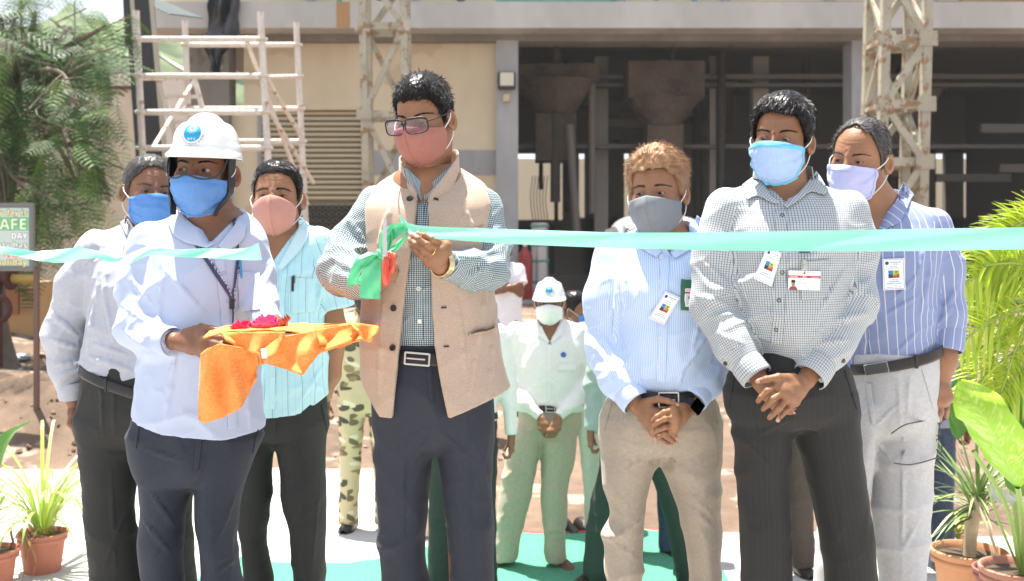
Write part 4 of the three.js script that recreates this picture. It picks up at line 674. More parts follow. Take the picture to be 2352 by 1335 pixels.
/* ---- the man who cuts the ribbon */
function ribbonCutter() {
  const d = 2.70, me = figure('man in beige sleeveless jacket cutting the green ribbon', d, 1000, STAGE), { J, R } = me;
  const skin = skinMat(.30, .142, .068), hair = hairMat(.010, .0085, .008, .32);
  const hp = headParts(me.root, { at: J(973, 273, .03), k: .90, yaw: -20, pitch: 16, roll: 3, wide: .93, open: .0016, gaze: [0, -.35], hairT: .014, hairSide: .006, comb: [.2, .3, .7], lift: .8, tuftLen: .016, tufts: 2600, seed: 3,
    hairline: [[0, .066], [.5, .064], [.8, .055], [1.0, .03], [1.3, -.02], [1.55, -.008], [1.75, -.015], [2.2, -.06], [3.15, -.078]],
    mask: { kind: 'seam', top: [19, 14], bottom: [-58, -34], side: 66, tent: .003, s: 2 } }, { hair, mask: cloth(clothTex(256, .05, (c, w) => { c.fillStyle = '#c98a80'; c.fillRect(0, 0, w, w); for (let i = 0; i < 900; i++) { c.globalAlpha = .28; c.fillStyle = rnd() < .5 ? '#e09a8e' : '#a5504a'; const x = rnd() * w, y = rnd() * w; rnd() < .5 ? c.fillRect(x, y, 26, 1.5) : c.fillRect(x, y, 1.5, 26); } c.globalAlpha = 1; }), { color: [.55, .53, .50] }) });
  const gl = thingGlasses(hp);
  // glasses are worn: parts of the man
  me.add('glasses', gl.frame, std([.006, .006, .007], .5)); me.add('glasses_lens', gl.lens, phys([.80, .74, .93], .03, { transmission: 1, thickness: 0, ior: 1.5 }));
  const shirtM = cloth(clothTex(512, .040, check('#e6eaea', '#2a4450', 8)), { color: [.80, .82, .82] });
  // body
  const wl = J(1012, 607, .205), wr = J(872, 640, .22);
  const knL = [J(1024, 566, .213), J(1012, 577, .221), J(998, 587, .222), J(983, 597, .215)];
  const handL = handPrims({ wrist: wl, knuckles: knL, r: .0092, palmR: .0135,
    fingers: [[J(992, 549, .236), J(973, 541, .236), J(959, 537, .226)], [J(979, 562, .247), J(960, 549, .247), J(946, 541, .236)], [J(970, 575, .250), J(954, 561, .250), J(942, 551, .238)], [J(966, 588, .240), J(952, 573, .244), J(942, 561, .234)]],
    thumb: [wl.clone().lerp(knL[0], .4).add(V(0, 0, -.012)), J(1002, 552, .19), J(978, 540, .205), J(958, 532, .214)] });
  const knR = [J(886, 604, .262), J(889, 615, .268), J(890, 626, .268), J(889, 637, .262)];
  const handR = handPrims({ wrist: wr, knuckles: knR, r: .0088, palmR: .0130,
    fingers: [[J(901, 596, .275), J(905, 588, .262), J(899, 583, .25)], [J(906, 612, .285), J(908, 618, .270), J(900, 621, .262)], [J(907, 624, .285), J(907, 632, .270), J(899, 633, .262)], [J(903, 637, .275), J(902, 644, .262), J(894, 643, .256)]],
    thumb: [wr.clone().lerp(knR[0], .35), J(872, 600, .268), J(884, 588, .268), J(893, 580, .264)] });
  const neck = [cap(J(985, 432, -.045), hp.w(0, -.05, -.025), R(50), R(53)), cap(J(980, 412, .0), hp.w(0, -.085, .02), R(42), R(38))];
  const inner = [cap(J(985, 460, -.02), J(985, 880, -.02), R(100), R(110)), cap(J(900, 492, -.02), J(1075, 492, -.02), R(40), R(40)), cap(J(930, 880, -.02), J(928, 1640, -.02), R(40), R(34)), cap(J(1050, 880, -.02), J(1075, 1640, -.02), R(40), R(34)),
    cap(J(865, 480, -.02), J(800, 610, .03), R(40), R(34)), cap(J(800, 610, .03), wr, R(34), R(24)), cap(J(1110, 490, -.02), J(1118, 618, .04), R(36), R(34)), cap(J(1118, 618, .04), wl, R(33), R(24))];
  me.add('body', bodyMesh(me, [...neck, ...inner.slice(4), inner[1]], hp, [handL, handR], [inner[0], inner[2], inner[3]]), skin);
  [[handL, [[959, 537, .226, 973, 541], [946, 541, .236, 960, 549], [942, 551, .238, 954, 561], [942, 561, .234, 952, 573]]]].forEach(([, l]) => l.forEach(([x, y, z, px, py]) => nail(me.root, J(x + 1, y + 1, z), J(x, y, z).sub(J(px, py, z + .006)), V(.15, .25, 1), .0085, NAIL)));
  // shirt: body, sleeves, cuffs
  const torso = loft(me.rows([[400, 935, 1035, .05, -.05], [425, 905, 1070, .075, -.035], [455, 882, 1095, .10, -.02], [500, 866, 1106, .12], [560, 862, 1110, .135, .0], [680, 862, 1112, .14], [780, 865, 1110, .135], [830, 870, 1108, .13]], .6));
  const slR = [...me.chain([[868, 470, 46, -.02], [815, 560, 52, .0], [788, 618, 52, .04], [820, 640, 44, .12], [855, 642, 34, .19]], { flat: true, k: .03 })], slL = [...me.chain([[1106, 470, 45, -.02], [1128, 560, 43, .0], [1118, 622, 46, .05], [1075, 616, 42, .13], [1028, 608, 30, .19]], { flat: true, k: .03 })];
  const sh = me.garment([torso, ...slR, ...slL], { k: .035, disp: me.crumple(4, .0035, [[790, 600, 70, .007, .03], [1120, 610, 70, .006, .05], [850, 640, 50, .004, .15], [1060, 620, 60, .004, .12]], 11),
    folds: [[800, 505, 845, 565, 8], [772, 560, 840, 600, 9], [760, 590, 830, 630, 8], [760, 625, 830, 650, 8], [1150, 520, 1085, 570, 8], [1155, 565, 1080, 600, 8], [1140, 600, 1060, 640, 9], [1100, 590, 1040, 590, 6]] });
  me.add('shirt', mesh(sh, .0062), shirtM);
  // waistcoat
  const vt = loft(me.rows([[382, 918, 1056, .062, -.055], [400, 892, 1086, .078, -.045], [420, 864, 1114, .094, -.034], [448, 844, 1128, .113, -.018], [485, 836, 1130, .136, -.004], [560, 838, 1124, .152], [640, 834, 1132, .158], [720, 830, 1140, .160], [800, 828, 1150, .162], [860, 828, 1165, .165], [900, 832, 1180, .168], [960, 834, 1192, .17]], .6));
  const eL = [[905, 350], [936, 395], [957, 440], [958, 480], [950, 560], [938, 640], [928, 720], [921, 790], [914, 860], [905, 950], [903, 970]], eR = [[1040, 350], [1020, 395], [982, 445], [984, 480], [991, 560], [993, 640], [995, 700], [1001, 790], [1012, 860], [1030, 944], [1036, 970]];
  const X = (l, y) => { let i = 1; while (i < l.length - 1 && l[i][1] < y) i++; const t = clamp((y - l[i - 1][1]) / (l[i][1] - l[i - 1][1]), 0, 1); return l[i - 1][0] + (l[i][0] - l[i - 1][0]) * t; };
  const open = (x, y, z) => { const zz = z + d; if (zz < -.01) return -.1; const s = F / (d - .11), py = HZ - (y - CY) * s, px = CX + x * s; return Math.min(px - X(eL, py), X(eR, py) - px) * d / F; };
  const neckHole = (x, y, z) => { const a = J(982, 352, .03); return R(41) - Math.hypot(x - a.x, (y - a.y) * .62, (z - a.z) * .9); };
  const arm = (px, py, w, h) => { const c = J(px, py); return (x, y, z) => -ellD(x - c.x, y - c.y, z - c.z, R(w), R(h), .4); };
  const vs = me.garment([vt], { cuts: [open, neckHole, lineCut(me, 838, 880, 885, 942, 1, -1, 1), lineCut(me, 880, 942, 1030, 943), lineCut(me, 1030, 943, 1184, 884), arm(816, 540, 30, 95), arm(1152, 530, 30, 90)], disp: me.crumple(8, .0022, [[1090, 800, 90, .002], [870, 820, 70, .0015]], 5, .7),
    folds: [[1120, 640, 1080, 900, 12], [1140, 700, 1120, 910, 12], [880, 700, 870, 900, 10], [900, 470, 870, 560, 9], [1060, 470, 1100, 560, 9], [1050, 690, 1070, 850, 8]] });
  const beige = cloth(grainTex(256, [.36, .262, .195], [.53, .408, .322], { fine: .8, scale: 40, streak: 3, rep: 12 }), { bump: .0004, sheen: .5 });
  const vest = me.add('waistcoat', mesh(vs, .0052), beige);
  const vf = (x, y, z) => Math.min(vs.f(x, y, z), sh.f(x, y, z));
  const put = (name, A, B, o = {}, m = beige) => part(name, patch(o.f ?? vf, d, A, B, o.nu ?? 24, o.nv ?? 6, o), m, vest);
  // stand collar of the waistcoat, shirt collar
  const bodyF = (x, y, z) => Math.min(vs.f(x, y, z), hp.worldF(x, y, z), neck[0].f(x, y, z) , neck[1].f(x, y, z));
  const hoop = (l, up, m, root, name, off) => part(name, sheet(l.map(([px, py, z, lx, h]) => [0, .5, 1].map(t => J(px + lx * t, py - h * t, z))), .004, (a, b) => [a * .3, b * .04]), m, root);
  { const on = (x, y, z) => z < 0 ? J(x, y, z) : hit(vt.f, x, y, d), ring = [[958, 456, 1, -2, 14], [940, 432, 1, -4, 30], [924, 412, 1, -2, 36], [918, 396, -.02, 0, 34], [930, 380, -.075, 2, 26], [985, 372, -.105, 0, 24], [1044, 376, -.075, -2, 34], [1054, 398, -.02, -2, 46], [1044, 416, 1, 2, 50], [1022, 438, 1, 6, 46], [1000, 452, 1, 8, 34], [984, 458, 1, 6, 16]], G = []; for (let i = 0; i < ring.length; i++) { const [x, y, z, lx, h] = ring[i], q = on(x, y, z); G.push([-.35, 0, .35, .7, 1].map(t => q.clone().add(V(R(lx * t), R(h) * t, z < 0 ? 0 : .004 - .016 * Math.max(0, t))))); } const fine = []; for (let i = 0; i < G.length; i++) fine.push(G[i]); const cs = [0, 1, 2, 3, 4].map(k => new THREE.CatmullRomCurve3(fine.map(r => r[k]))); part('collar', sheet([...Array(61)].map((_, i) => cs.map(c => c.getPoint(i / 60))), .004, (a, b) => [a * .4, b * .05]), beige, vest); }
  const collarM = shirtM;
  me.add('shirt_collar', merge([
    sheet([[929, 392, .055], [938, 424, .082], [958, 447, .092], [968, 462, .095]].map(([x, y, z], i) => [0, .5, 1].map(t => J(x + [0, 10, 14, 4][i] * t * .6, y - [8, 30, 30, 20][i] * t, z - .012 * t))), .004, (a, b) => [a * .12, b * .05]),
    sheet([[1046, 378, .035], [1028, 414, .07], [1002, 442, .09], [976, 462, .097]].map(([x, y, z], i) => [0, .5, 1].map(t => J(x - [2, 4, 10, 4][i] * t * .6, y - [6, 26, 26, 20][i] * t, z - .012 * t))), .004, (a, b) => [a * .12, b * .05])]), collarM);
  for (const [x, y] of [[941, 457], [910, 622], [904, 708], [902, 799]]) button(vest, vs.f, x, y, d, R(7.2), std([.012, .008, .006], .3));
  for (const [x, y] of [[969, 455], [962, 664], [964, 738], [966, 560]]) button(me.root, sh.f, x, y, d, R(5), phys([.75, .74, .70], .25));
  part('placket', patch(sh.f, d, [[958, 470], [952, 780]], [[974, 470], [972, 780]], 60, 3, { off: .0015, thick: .002, uvw: (a, b, p) => [p.x, p.y] }), shirtM, me.root);
  for (const [x, y, a] of [[1001, 458, -.3], [1019, 707, .05], [1025, 796, .05]]) put('buttonhole', [[x - 6, y - 1.5 + a * 6], [x + 6, y - 1.5 - a * 6]], [[x - 6, y + 1.5 + a * 6], [x + 6, y + 1.5 - a * 6]], { nu: 4, nv: 2, off: .002, f: vs.f }, std([.03, .02, .015], .9));
  put('welt_pocket', [[1076, 766], [1100, 757], [1138, 748]], [[1076, 771], [1104, 769], [1139, 756]], { off: .003, thick: .004, f: vs.f, nv: 4 });
  put('pocket_opening', [[1080, 765], [1106, 757], [1134, 750]], [[1080, 768], [1106, 763], [1134, 754]], { off: .0055, thick: .001, f: vs.f, nv: 3 }, std([.10, .055, .035], .95));
  put('welt_pocket', [[1050, 528], [1080, 527], [1110, 518]], [[1050, 531], [1080, 531], [1110, 523]], { off: .003, thick: .003, f: vs.f, nv: 3 });
  // trousers and belt
  const navy = cloth(grainTex(128, [.014, .017, .028], [.020, .024, .038], { fine: .4, scale: 20, rep: 8 }), { sheen: .1 });
  const hips = loft(me.rows([[786, 866, 1112, .132], [840, 862, 1118, .142], [900, 860, 1128, .148], [950, 866, 1130, .138], [1000, 880, 1115, .11], [1030, 930, 1070, .06]], .6), { k: .045 });
  const lg1 = loft(me.rows([[900, 864, 1000, .115], [980, 860, 1001, .115], [1060, 861, 996, .10], [1180, 862, 978, .088, -.01], [1335, 872, 982, .08, -.03], [1500, 885, 985, .078, -.04], [1640, 888, 990, .085, -.04]]), { k: .045 }), lg2 = loft(me.rows([[900, 990, 1130, .115], [980, 1000, 1137, .115], [1060, 1003, 1134, .10], [1180, 1020, 1132, .088], [1335, 1036, 1131, .08, -.01], [1500, 1038, 1132, .078, -.02], [1640, 1036, 1135, .085, -.02]]));
  const tr = me.garment([hips, lg1, lg2], { k: .018, disp: trouserDisp(me, 2, .0028, [[1000, 1000, 80, .003], [920, 1230, 80, .003], [1085, 1230, 80, .003]]), folds: [[1000, 985, 1090, 1060, 8], [996, 990, 950, 1060, 7], [1090, 1010, 1120, 1120, 6], [930, 960, 925, 1330, 5], [1075, 960, 1088, 1330, 5]] });
  me.add('trousers', mesh(tr, .0075), navy);
  part('fly', patch(tr.f, d, [[978, 830], [984, 905], [990, 925]], [[990, 830], [996, 905], [996, 925]], 16, 3, { off: .001, thick: .003 }), navy, me.root);
  belt(me, hips, 806, 814, 900, 1012, LEATHER, { x: 972, y: 813, w: 54, h: 27, bh: 25 });
  // watch and ring
  const c = J(1016, 608, .202), ax = wl.clone().sub(J(1075, 616, .13)).normalize(), wq = new THREE.Quaternion().setFromUnitVectors(V(0, 0, 1), ax), Lk = [];
  for (let i = 0; i < 18; i++) { const a = i / 18 * Math.PI * 2; Lk.push(new RoundedBoxGeometry(.0105, .0035, .017, 2, .001).rotateZ(a + Math.PI / 2).translate(Math.cos(a) * .0325, Math.sin(a) * .029, 0)); }
  const wb = merge(Lk); wb.applyQuaternion(wq); wb.translate(c.x, c.y, c.z); const watch = me.add('wristwatch', wb, std([.75, .62, .38], .25, { metalness: 1 }));
  const cs = new THREE.CylinderGeometry(.017, .018, .009, 24).rotateX(0).translate(0, .035, 0); cs.applyQuaternion(wq); cs.translate(c.x, c.y, c.z + .004); part('watch_case', cs, BELT_STEEL, watch);
  const rc = J(993, 577, .236), rg = merge([new THREE.TorusGeometry(.0102, .0016, 8, 20), new THREE.SphereGeometry(.005, 10, 8).scale(1, .6, 1).translate(-.002, .0108, 0)]); rg.applyQuaternion(new THREE.Quaternion().setFromUnitVectors(V(0, 0, 1), J(979, 562, .247).sub(J(1012, 577, .221)).normalize())); rg.translate(rc.x, rc.y, rc.z); me.add('ring', rg, std([.85, .58, .16], .2, { metalness: 1 }));
  return me;
}
function thingGlasses(hp) {
  const L = [], lens = [], w = hp.w;
  for (const s of [-1, 1]) {
    const pts = []; for (let i = 0; i < 28; i++) { const a = i / 28 * Math.PI * 2, e = .55, X = Math.sign(Math.cos(a)) * Math.pow(Math.abs(Math.cos(a)), e) * .0305, Y = Math.sign(Math.sin(a)) * Math.pow(Math.abs(Math.sin(a)), e) * .0212; pts.push(w(s * .0335 + X, -.001 + Y, .131 - Math.abs(.0335 * s + X) ** 2 * 4)); }
    L.push(new THREE.TubeGeometry(new THREE.CatmullRomCurve3(pts, true), 60, .0019, 6, true));
    const c = pts.reduce((a, b) => a.add(b), V(0, 0, 0)).divideScalar(pts.length), g = new THREE.BufferGeometry(), P3 = [], ix = []; P3.push(c.x, c.y, c.z); pts.forEach(p => P3.push(p.x, p.y, p.z)); for (let i = 0; i < 28; i++) ix.push(0, 1 + i, 1 + (i + 1) % 28); g.setAttribute('position', new THREE.Float32BufferAttribute(P3, 3)); g.setAttribute('uv', new THREE.Float32BufferAttribute(new Float32Array(58), 2)); g.setIndex(ix); g.computeVertexNormals(); lens.push(g);
    L.push(tube([w(s * .060, .006, .112), w(s * .076, .008, .07), w(s * .082, .010, .02), w(s * .080, .012, -.02)], .0018, 20, 6));
    L.push(tube([w(s * .014, .0175, .1305), w(s * .034, .0185, .1265), w(s * .05, .0175, .121), w(s * .0615, .012, .1155)], .0023, 14, 6));
  }
  L.push(tube([w(-.008, .006, .131), w(0, .009, .133), w(.008, .006, .131)], .0022, 10, 6));
  return { frame: merge(L), lens: merge(lens) };
}
ribbonCutter();
/* ---- everyone else: the same build, from their own outlines */
const shrink = (rows, q, dq = q) => rows.map(([y, x, rx, z, rz]) => [y, x, rx * q, z, rz * dq]);
// the upper chest leans back towards the neck
function slopeTop(rows, d, k = 1) { const S = rows.slice().sort((a, b) => b[0] - a[0]), y0 = S[0][0]; const full = S.find(q => y0 - q[0] > .17) ?? S[S.length - 1], f1 = full[3] + d + full[4], b1 = full[3] + d - full[4]; return S.map(q => { const t = y0 - q[0]; if (t > .17) return q; const f = .012 + (f1 - .012) * Math.pow(t / .17, .72) * (t < .17 ? 1 : 1), b = b1 + .045 * (1 - t / .17); return [q[0], q[1], q[2], -d + (f + b) / 2, (f - b) / 2]; }); }
function man(o) {
  const me = figure(o.label, o.d, o.foot, o.ground ?? STAGE, o.group), { J, R, root } = me, d = o.d;
  const h = o.head, hp = headParts(root, { ...h, at: J(...h.at) }, o.mats);
  const trows = slopeTop(me.rows(o.torso, .6), d, o.slope), torso = loft(trows, { k: .035 });
  const nb = J(o.neck[0], o.neck[1], o.neck[2] ?? -.02), nr = o.neckR ?? .056, k = h.k ?? 1;
  const neck = [cap(nb.clone().add(V(0, 0, -.012)), hp.w(0, -.05, -.025), nr * 1.0, nr * .98), cap(nb.clone().add(V(0, .012, .022)), hp.w(0, -.082, .018), nr * .80, nr * .68)];
  const skinP = [...neck, loft(shrink(trows.filter(q => q[0] > nb.y - .16), .93)), ...(o.bust ? [ell(J(...o.bust), .075, .12, .03, { k: .03 })] : [])], sleeves = [], hands = [];
  for (const a of o.arms) {
    const s = me.chain(a.sleeve, { flat: true, k: .03 }); sleeves.push(...s);
    skinP.push(...me.chain(a.bare ?? a.sleeve.map(([x, y, r, z]) => [x, y, r * .72, z]), { k: .02 }));
    if (a.hand) { const h = a.hand(me, J); hands.push(h); if (!o.bodyCell && h.tips) for (const [t, p, r] of h.tips) { const dir = t.clone().sub(p); if (dir.z > -.012) nail(root, t.clone().addScaledVector(dir, .12), dir, V(0, .25, 1), r, NAIL); } }
  }
  const legRows = o.legs.map(l => me.rows(l, .8)), hipRows = me.rows(o.hips, .62); { const q = hipRows[hipRows.length - 1], w = hipRows[hipRows.length - 2]; hipRows.push([q[0] - (w[0] - q[0]) * .35, q[1], q[2] * .55, q[3], q[4] * .45]); q[2] *= .9; q[4] *= .86; }
  const body = bodyMesh(me, skinP, hp, hands, [loft(shrink(trows, .90)), ...legRows.map(l => loft(shrink(l, .62)))], o.bodyCell); me.add('body', body, o.skin);
  const vline = o.vee && (() => { const [a, l, r] = o.vee.map(q => J(...q)); return (x, y, z) => { if (z + d < -.02) return -.1; const f1 = ((x - a.x) * (l.y - a.y) - (y - a.y) * (l.x - a.x)) / a.distanceTo(l), f2 = -((x - a.x) * (r.y - a.y) - (y - a.y) * (r.x - a.x)) / a.distanceTo(r); return Math.min(f1, f2); }; })();
  const hole = (x, y, z) => { const c = nb; return (o.holeR ?? .062) - Math.hypot(x - c.x, (y - c.y - (o.holeY ?? .06)) * .75, (z - c.z - .01) * .95); };
  const cuts = [hole, ...(vline ? [vline] : []), ...(o.hem ? o.hem.map(q => lineCut(me, ...q)) : [])];
  const sh = me.garment([torso, ...sleeves], { k: .035, cuts, disp: me.crumple(o.seed, o.wr ?? .0030, o.crumple ?? [], o.fr ?? 9, o.tilt ?? .5), folds: o.folds });
  const shirt = me.add('shirt', mesh(sh, o.cell ?? .0066), o.shirtM);
  const tr = me.garment([loft(hipRows, { k: .045 }), ...legRows.map((r, i) => loft(r, { k: i ? .016 : .04 }))], { k: .018, disp: trouserDisp(me, o.seed + 5, o.trWr ?? .0026, o.trCrumple ?? []), folds: o.trFolds });
  const trousers = me.add('trousers', mesh(tr, o.trCell ?? .0086), o.trM);
  const both = (x, y, z) => { let q = sh.f(x, y, z); for (const n of neck) q = Math.min(q, n.f(x, y, z)); return q; };
  if (o.collar) {
    const L = o.collar.map(([A, B]) => patch(both, d, A, B, 16, 6, { off: .007, offB: .006, thick: .003, uvw: (a, b, p) => [p.x * .7 + p.y * .7, p.y * .7 - p.x * .7] }));
    const n2 = [], up = hp.w(0, -.05, -.025).sub(nb).normalize(); for (let i = 0; i <= 28; i++) { const a = -Math.PI * .64 + Math.PI * 1.28 * i / 28 + Math.PI, rr0 = nr * 1.24; const c = nb.clone().addScaledVector(up, o.collarY ?? .035); n2.push([0, .5, 1].map(t => V(c.x + Math.sin(a) * (rr0 + .004 * (1 - t)), c.y + up.y * t * .032 + Math.cos(a) * -.012, c.z + Math.cos(a) * rr0 * .95))); }
    L.push(sheet(n2, .003, (a, b) => [a * .35, b * .04])); me.add('collar', merge(L), o.collarM ?? o.shirtM);
  }
  if (o.placket) part('placket', patch(sh.f, d, o.placket.map(q => [q[0] - q[2], q[1]]), o.placket.map(q => [q[0] + q[2], q[1]]), 50, 3, { off: .0018, thick: .002, uvw: (a, b, p) => [p.x, p.y] }), o.placketM ?? o.shirtM, shirt);
  for (const [x, y, r] of o.buttons ?? []) button(shirt, sh.f, x, y, d, r ?? R(5), o.buttonM ?? phys([.72, .72, .72], .25));
  for (const c of o.cuffs ?? []) { const s = [J(...c[0]), J(...c[1])], ax = s[1].clone().sub(s[0]).normalize(), r = R(c[2]), u = V(0, 0, 1).cross(ax).normalize(), w = ax.clone().cross(u), G = []; for (let i = 0; i <= 32; i++) { const a = i / 32 * Math.PI * 2, e = u.clone().multiplyScalar(Math.cos(a)).addScaledVector(w, Math.sin(a)); G.push([0, .15, .5, .85, 1].map(t => s[0].clone().lerp(s[1], t).addScaledVector(e, r * (1 + (t === 0 || t === 1 ? -.02 : .03) + .03 * noise(i * .4, t * 3, c[2]))))); } part('cuff', sheet(G, .0035, (a, b) => [a * 2 * Math.PI * r, b * s[0].distanceTo(s[1])]), o.cuffM ?? o.shirtM, shirt); }
  if (o.pocket) part('pocket', patch(sh.f, d, o.pocket[0], o.pocket[1], 14, 12, { off: .0022, thick: .0025, uvw: (a, b, p) => [p.x, p.y] }), o.shirtM, shirt);
  for (const l of o.seams ?? []) part('trouser_seam', tube(poly(l, 12).map(([x, y]) => { const q = hit(tr.f, x, y, d); return q.addScaledVector(gradN(tr.f, q), .0006); }), .0019, 24, 5), o.trM, trousers);
  if (o.fly) part('fly', patch(tr.f, d, o.fly.map(q => [q[0], q[1]]), o.fly.map(q => [q[0] + q[2], q[1]]), 14, 3, { off: .0022, thick: .003, uvw: (a, b, p) => [p.x, p.y] }), o.trM, trousers);
  if (o.belt) belt(me, loft(hipRows), ...o.belt);
  for (const [x, y, a = 0, z = .03, c] of o.shoes ?? []) shoe(me, x, y, a, o.shoeM ?? LEATHER, z);
  return { ...me, hp, sh, tr, shirt, trousers, both };
}
function shoe(me, px, py, turn, mat, z = .03) { // toe towards the viewer
  const S = [[-.085, .036, .075], [-.05, .038, .085], [0, .040, .072], [.06, .046, .058], [.11, .048, .048], [.15, .040, .038], [.172, .020, .024]];
  const G = S.map(([zz, w, hh]) => [...Array(13)].map((_, j) => { const a = j / 12 * Math.PI; return V(Math.cos(a) * w, .012 + Math.pow(Math.sin(a), .8) * hh, zz); }));
  const up = sheet(G, .003), sole = mergeGeometries([...S.slice(0, -1)].map(([zz, w], i) => { const q = S[i + 1]; const g = new THREE.BufferGeometry(), a = [[-w, zz], [w, zz], [q[1], q[0]], [-q[1], q[0]]], p = []; const quad = (...v) => p.push(...v[0], ...v[1], ...v[2], ...v[0], ...v[2], ...v[3]); const t = a.map(([x, y]) => [x * 1.06, .016, y]), b = a.map(([x, y]) => [x * 1.06, 0, y]); quad(...t); quad(t[0], b[0], b[3], t[3]); quad(t[1], t[2], b[2], b[1]); g.setAttribute('position', new THREE.Float32BufferAttribute(p, 3)); g.setAttribute('uv', new THREE.Float32BufferAttribute(new Float32Array(p.length / 3 * 2), 2)); g.computeVertexNormals(); return g; }));
  const heel = new THREE.SphereGeometry(.038, 14, 10).scale(1, 1.1, .6).translate(0, .045, -.082), lace = [0, 1, 2].map(i => rod(V(-.016, .083 - i * .010, .012 + i * .022), V(.016, .083 - i * .010, .02 + i * .022), .0022, .0022, 6));
  const q = me.J(px, py, z); const y = me.root.position.y, f = g => g.rotateY(turn).translate(q.x, y + .001, q.z - .07);
  const s = me.add('shoe', f(merge([up, heel])), mat); part('sole', f(flat(sole)), std([.05, .045, .04], .8), s); part('laces', f(merge(lace)), std([.02, .018, .016], .9), s);
}
// flat print pinned on cloth: corners in pixels (top left, top right, bottom right, bottom left)
function card(o, parent, name, [tl, tr, br, bl], mat, off = .005, thick = .0012) { const [A, B, C, D] = [tl, tr, br, bl].map(q => hit(o.both, q[0], q[1], o.d)), n = B.clone().sub(A).cross(D.clone().sub(A)).normalize(); if (n.z < 0) n.negate(); let m = 0; for (let i = 0; i < 5; i++) for (let j = 0; j < 5; j++) { const q = hit(o.both, tl[0] + (tr[0] - tl[0]) * i / 4 + (bl[0] - tl[0]) * j / 4, tl[1] + (tr[1] - tl[1]) * i / 4 + (bl[1] - tl[1]) * j / 4, o.d), e = q.sub(A).dot(n); if (e > m) m = e; } for (const q of [A, B, C, D]) q.addScaledVector(n, m + .002); const g = sheet([0, 1].map(i => [0, 1].map(j => A.clone().lerp(B, i).lerp(D.clone().lerp(C, i), j))), thick, (a, b) => [a, 1 - b]); return part(name, g, mat, parent); }
const print = (w, h, draw) => phys([.92, .92, .92], .4, { map: canvasTex(w, h, draw), clearcoat: .5, clearcoatRoughness: .2 });
const visitorCard = print(200, 300, (c, w, h) => {
  c.fillStyle = '#fbfcff'; c.fillRect(0, 0, w, h); c.strokeStyle = '#3a4a66'; c.lineWidth = 3; c.strokeRect(10, 10, w - 20, h - 20);
  c.fillStyle = '#1c3a6a'; c.beginPath(); c.arc(40, 42, 17, 0, 7); c.fill(); c.fillStyle = '#345'; c.textAlign = 'center';
  c.font = 'bold 15px sans-serif'; c.fillText('NUCLEAR FUEL', 122, 40); c.font = '12px sans-serif'; c.fillText('COMPLEX', 122, 58); c.font = 'bold 13px sans-serif'; c.fillText('New Oxide', 100, 84); c.font = '11px sans-serif'; c.fillText('Fuel Assembly Plant', 100, 102);
  c.fillStyle = '#2a86c8'; c.fillRect(50, 114, 42, 40); c.fillStyle = '#c5d436'; c.fillRect(92, 114, 58, 34); c.fillStyle = '#4f7d2a'; c.fillRect(112, 122, 20, 16); c.fillStyle = '#3a2c30'; c.fillRect(50, 152, 40, 34); c.fillStyle = '#b23a22'; c.fillRect(90, 146, 60, 40); c.fillStyle = '#e0a05a'; c.beginPath(); c.moveTo(90, 146); c.lineTo(150, 158); c.lineTo(90, 166); c.fill();
  c.fillStyle = '#334'; c.font = '12px sans-serif'; c.fillText('October 2020', 100, 206); c.font = 'bold 14px serif'; c.fillText('Inauguration', 100, 224); c.fillText('VISITOR TO PLANT', 100, 244); c.font = '10px sans-serif'; c.fillText('1 0 0 0 4 2', 100, 262); c.fillText('Department of Atomic Energy', 100, 278);
});
function photoOn(c, x, y, w, h, bg, shirt) { c.fillStyle = bg; c.fillRect(x, y, w, h); c.fillStyle = shirt; c.beginPath(); c.ellipse(x + w / 2, y + h * 1.02, w * .48, h * .36, 0, 0, 7); c.fill(); c.fillStyle = '#b98a6c'; c.beginPath(); c.ellipse(x + w / 2, y + h * .45, w * .23, h * .27, 0, 0, 7); c.fill(); c.fillStyle = '#1c1614'; c.beginPath(); c.ellipse(x + w / 2, y + h * .27, w * .25, h * .14, 0, 0, 7); c.fill(); c.fillRect(x + w * .38, y + h * .56, w * .24, h * .04); c.clearRect; }
const idCard = print(300, 190, (c, w, h) => {
  c.fillStyle = '#fdfaf2'; c.fillRect(0, 0, w, h); c.fillStyle = '#556'; c.font = '12px sans-serif'; c.textAlign = 'center'; for (const [x, t] of [[70, 'Government of India'], [232, 'Dept of Atomic Energy']]) { c.fillText(t, x, 18); c.fillText(x < 100 ? 'Nuclear Fuel' : 'Complex', x, 34); }
  c.fillStyle = '#b5484a'; c.beginPath(); c.ellipse(150, 22, 9, 14, 0, 0, 7); c.fill(); c.fillStyle = '#c23a48'; c.fillRect(0, 48, w, 24); c.fillStyle = '#fff'; c.font = 'bold 15px sans-serif'; c.fillText('ECNO 0508', 48, 66); c.font = 'bold 20px sans-serif'; c.fillText('NFC', 152, 67); c.font = 'italic 15px sans-serif'; c.fillText('Hyderabad', 246, 66);
  c.save(); c.beginPath(); c.rect(4, 76, 84, 114); c.clip(); photoOn(c, 4, 76, 84, 114, '#fff', '#8a4454'); c.restore(); c.fillStyle = '#334'; c.textAlign = 'left'; c.font = '12px sans-serif'; ['No.  : 0508', 'Name : ........', 'Desg : Engineer', 'Blood: O +ve'].forEach((t, i) => c.fillText(t, 98, 94 + i * 17)); c.fillStyle = '#b04040'; c.fillText('Valid upto 31.12.2023', 150, 160); c.strokeStyle = '#445'; c.lineWidth = 2; c.beginPath(); c.moveTo(170, 178); c.bezierCurveTo(200, 160, 205, 190, 250, 168); c.stroke();
});
const SKIN = { brown: skinMat(.285, .135, .066), dark: skinMat(.21, .093, .047), tan: skinMat(.35, .17, .085), deep: skinMat(.235, .108, .056) };
const HAIR = { black: hairMat(.010, .009, .009, .30), grey: hairMat(.055, .05, .05, .36), salt: hairMat(.05, .047, .046, .42), henna: hairMat(.34, .20, .115, .40) };
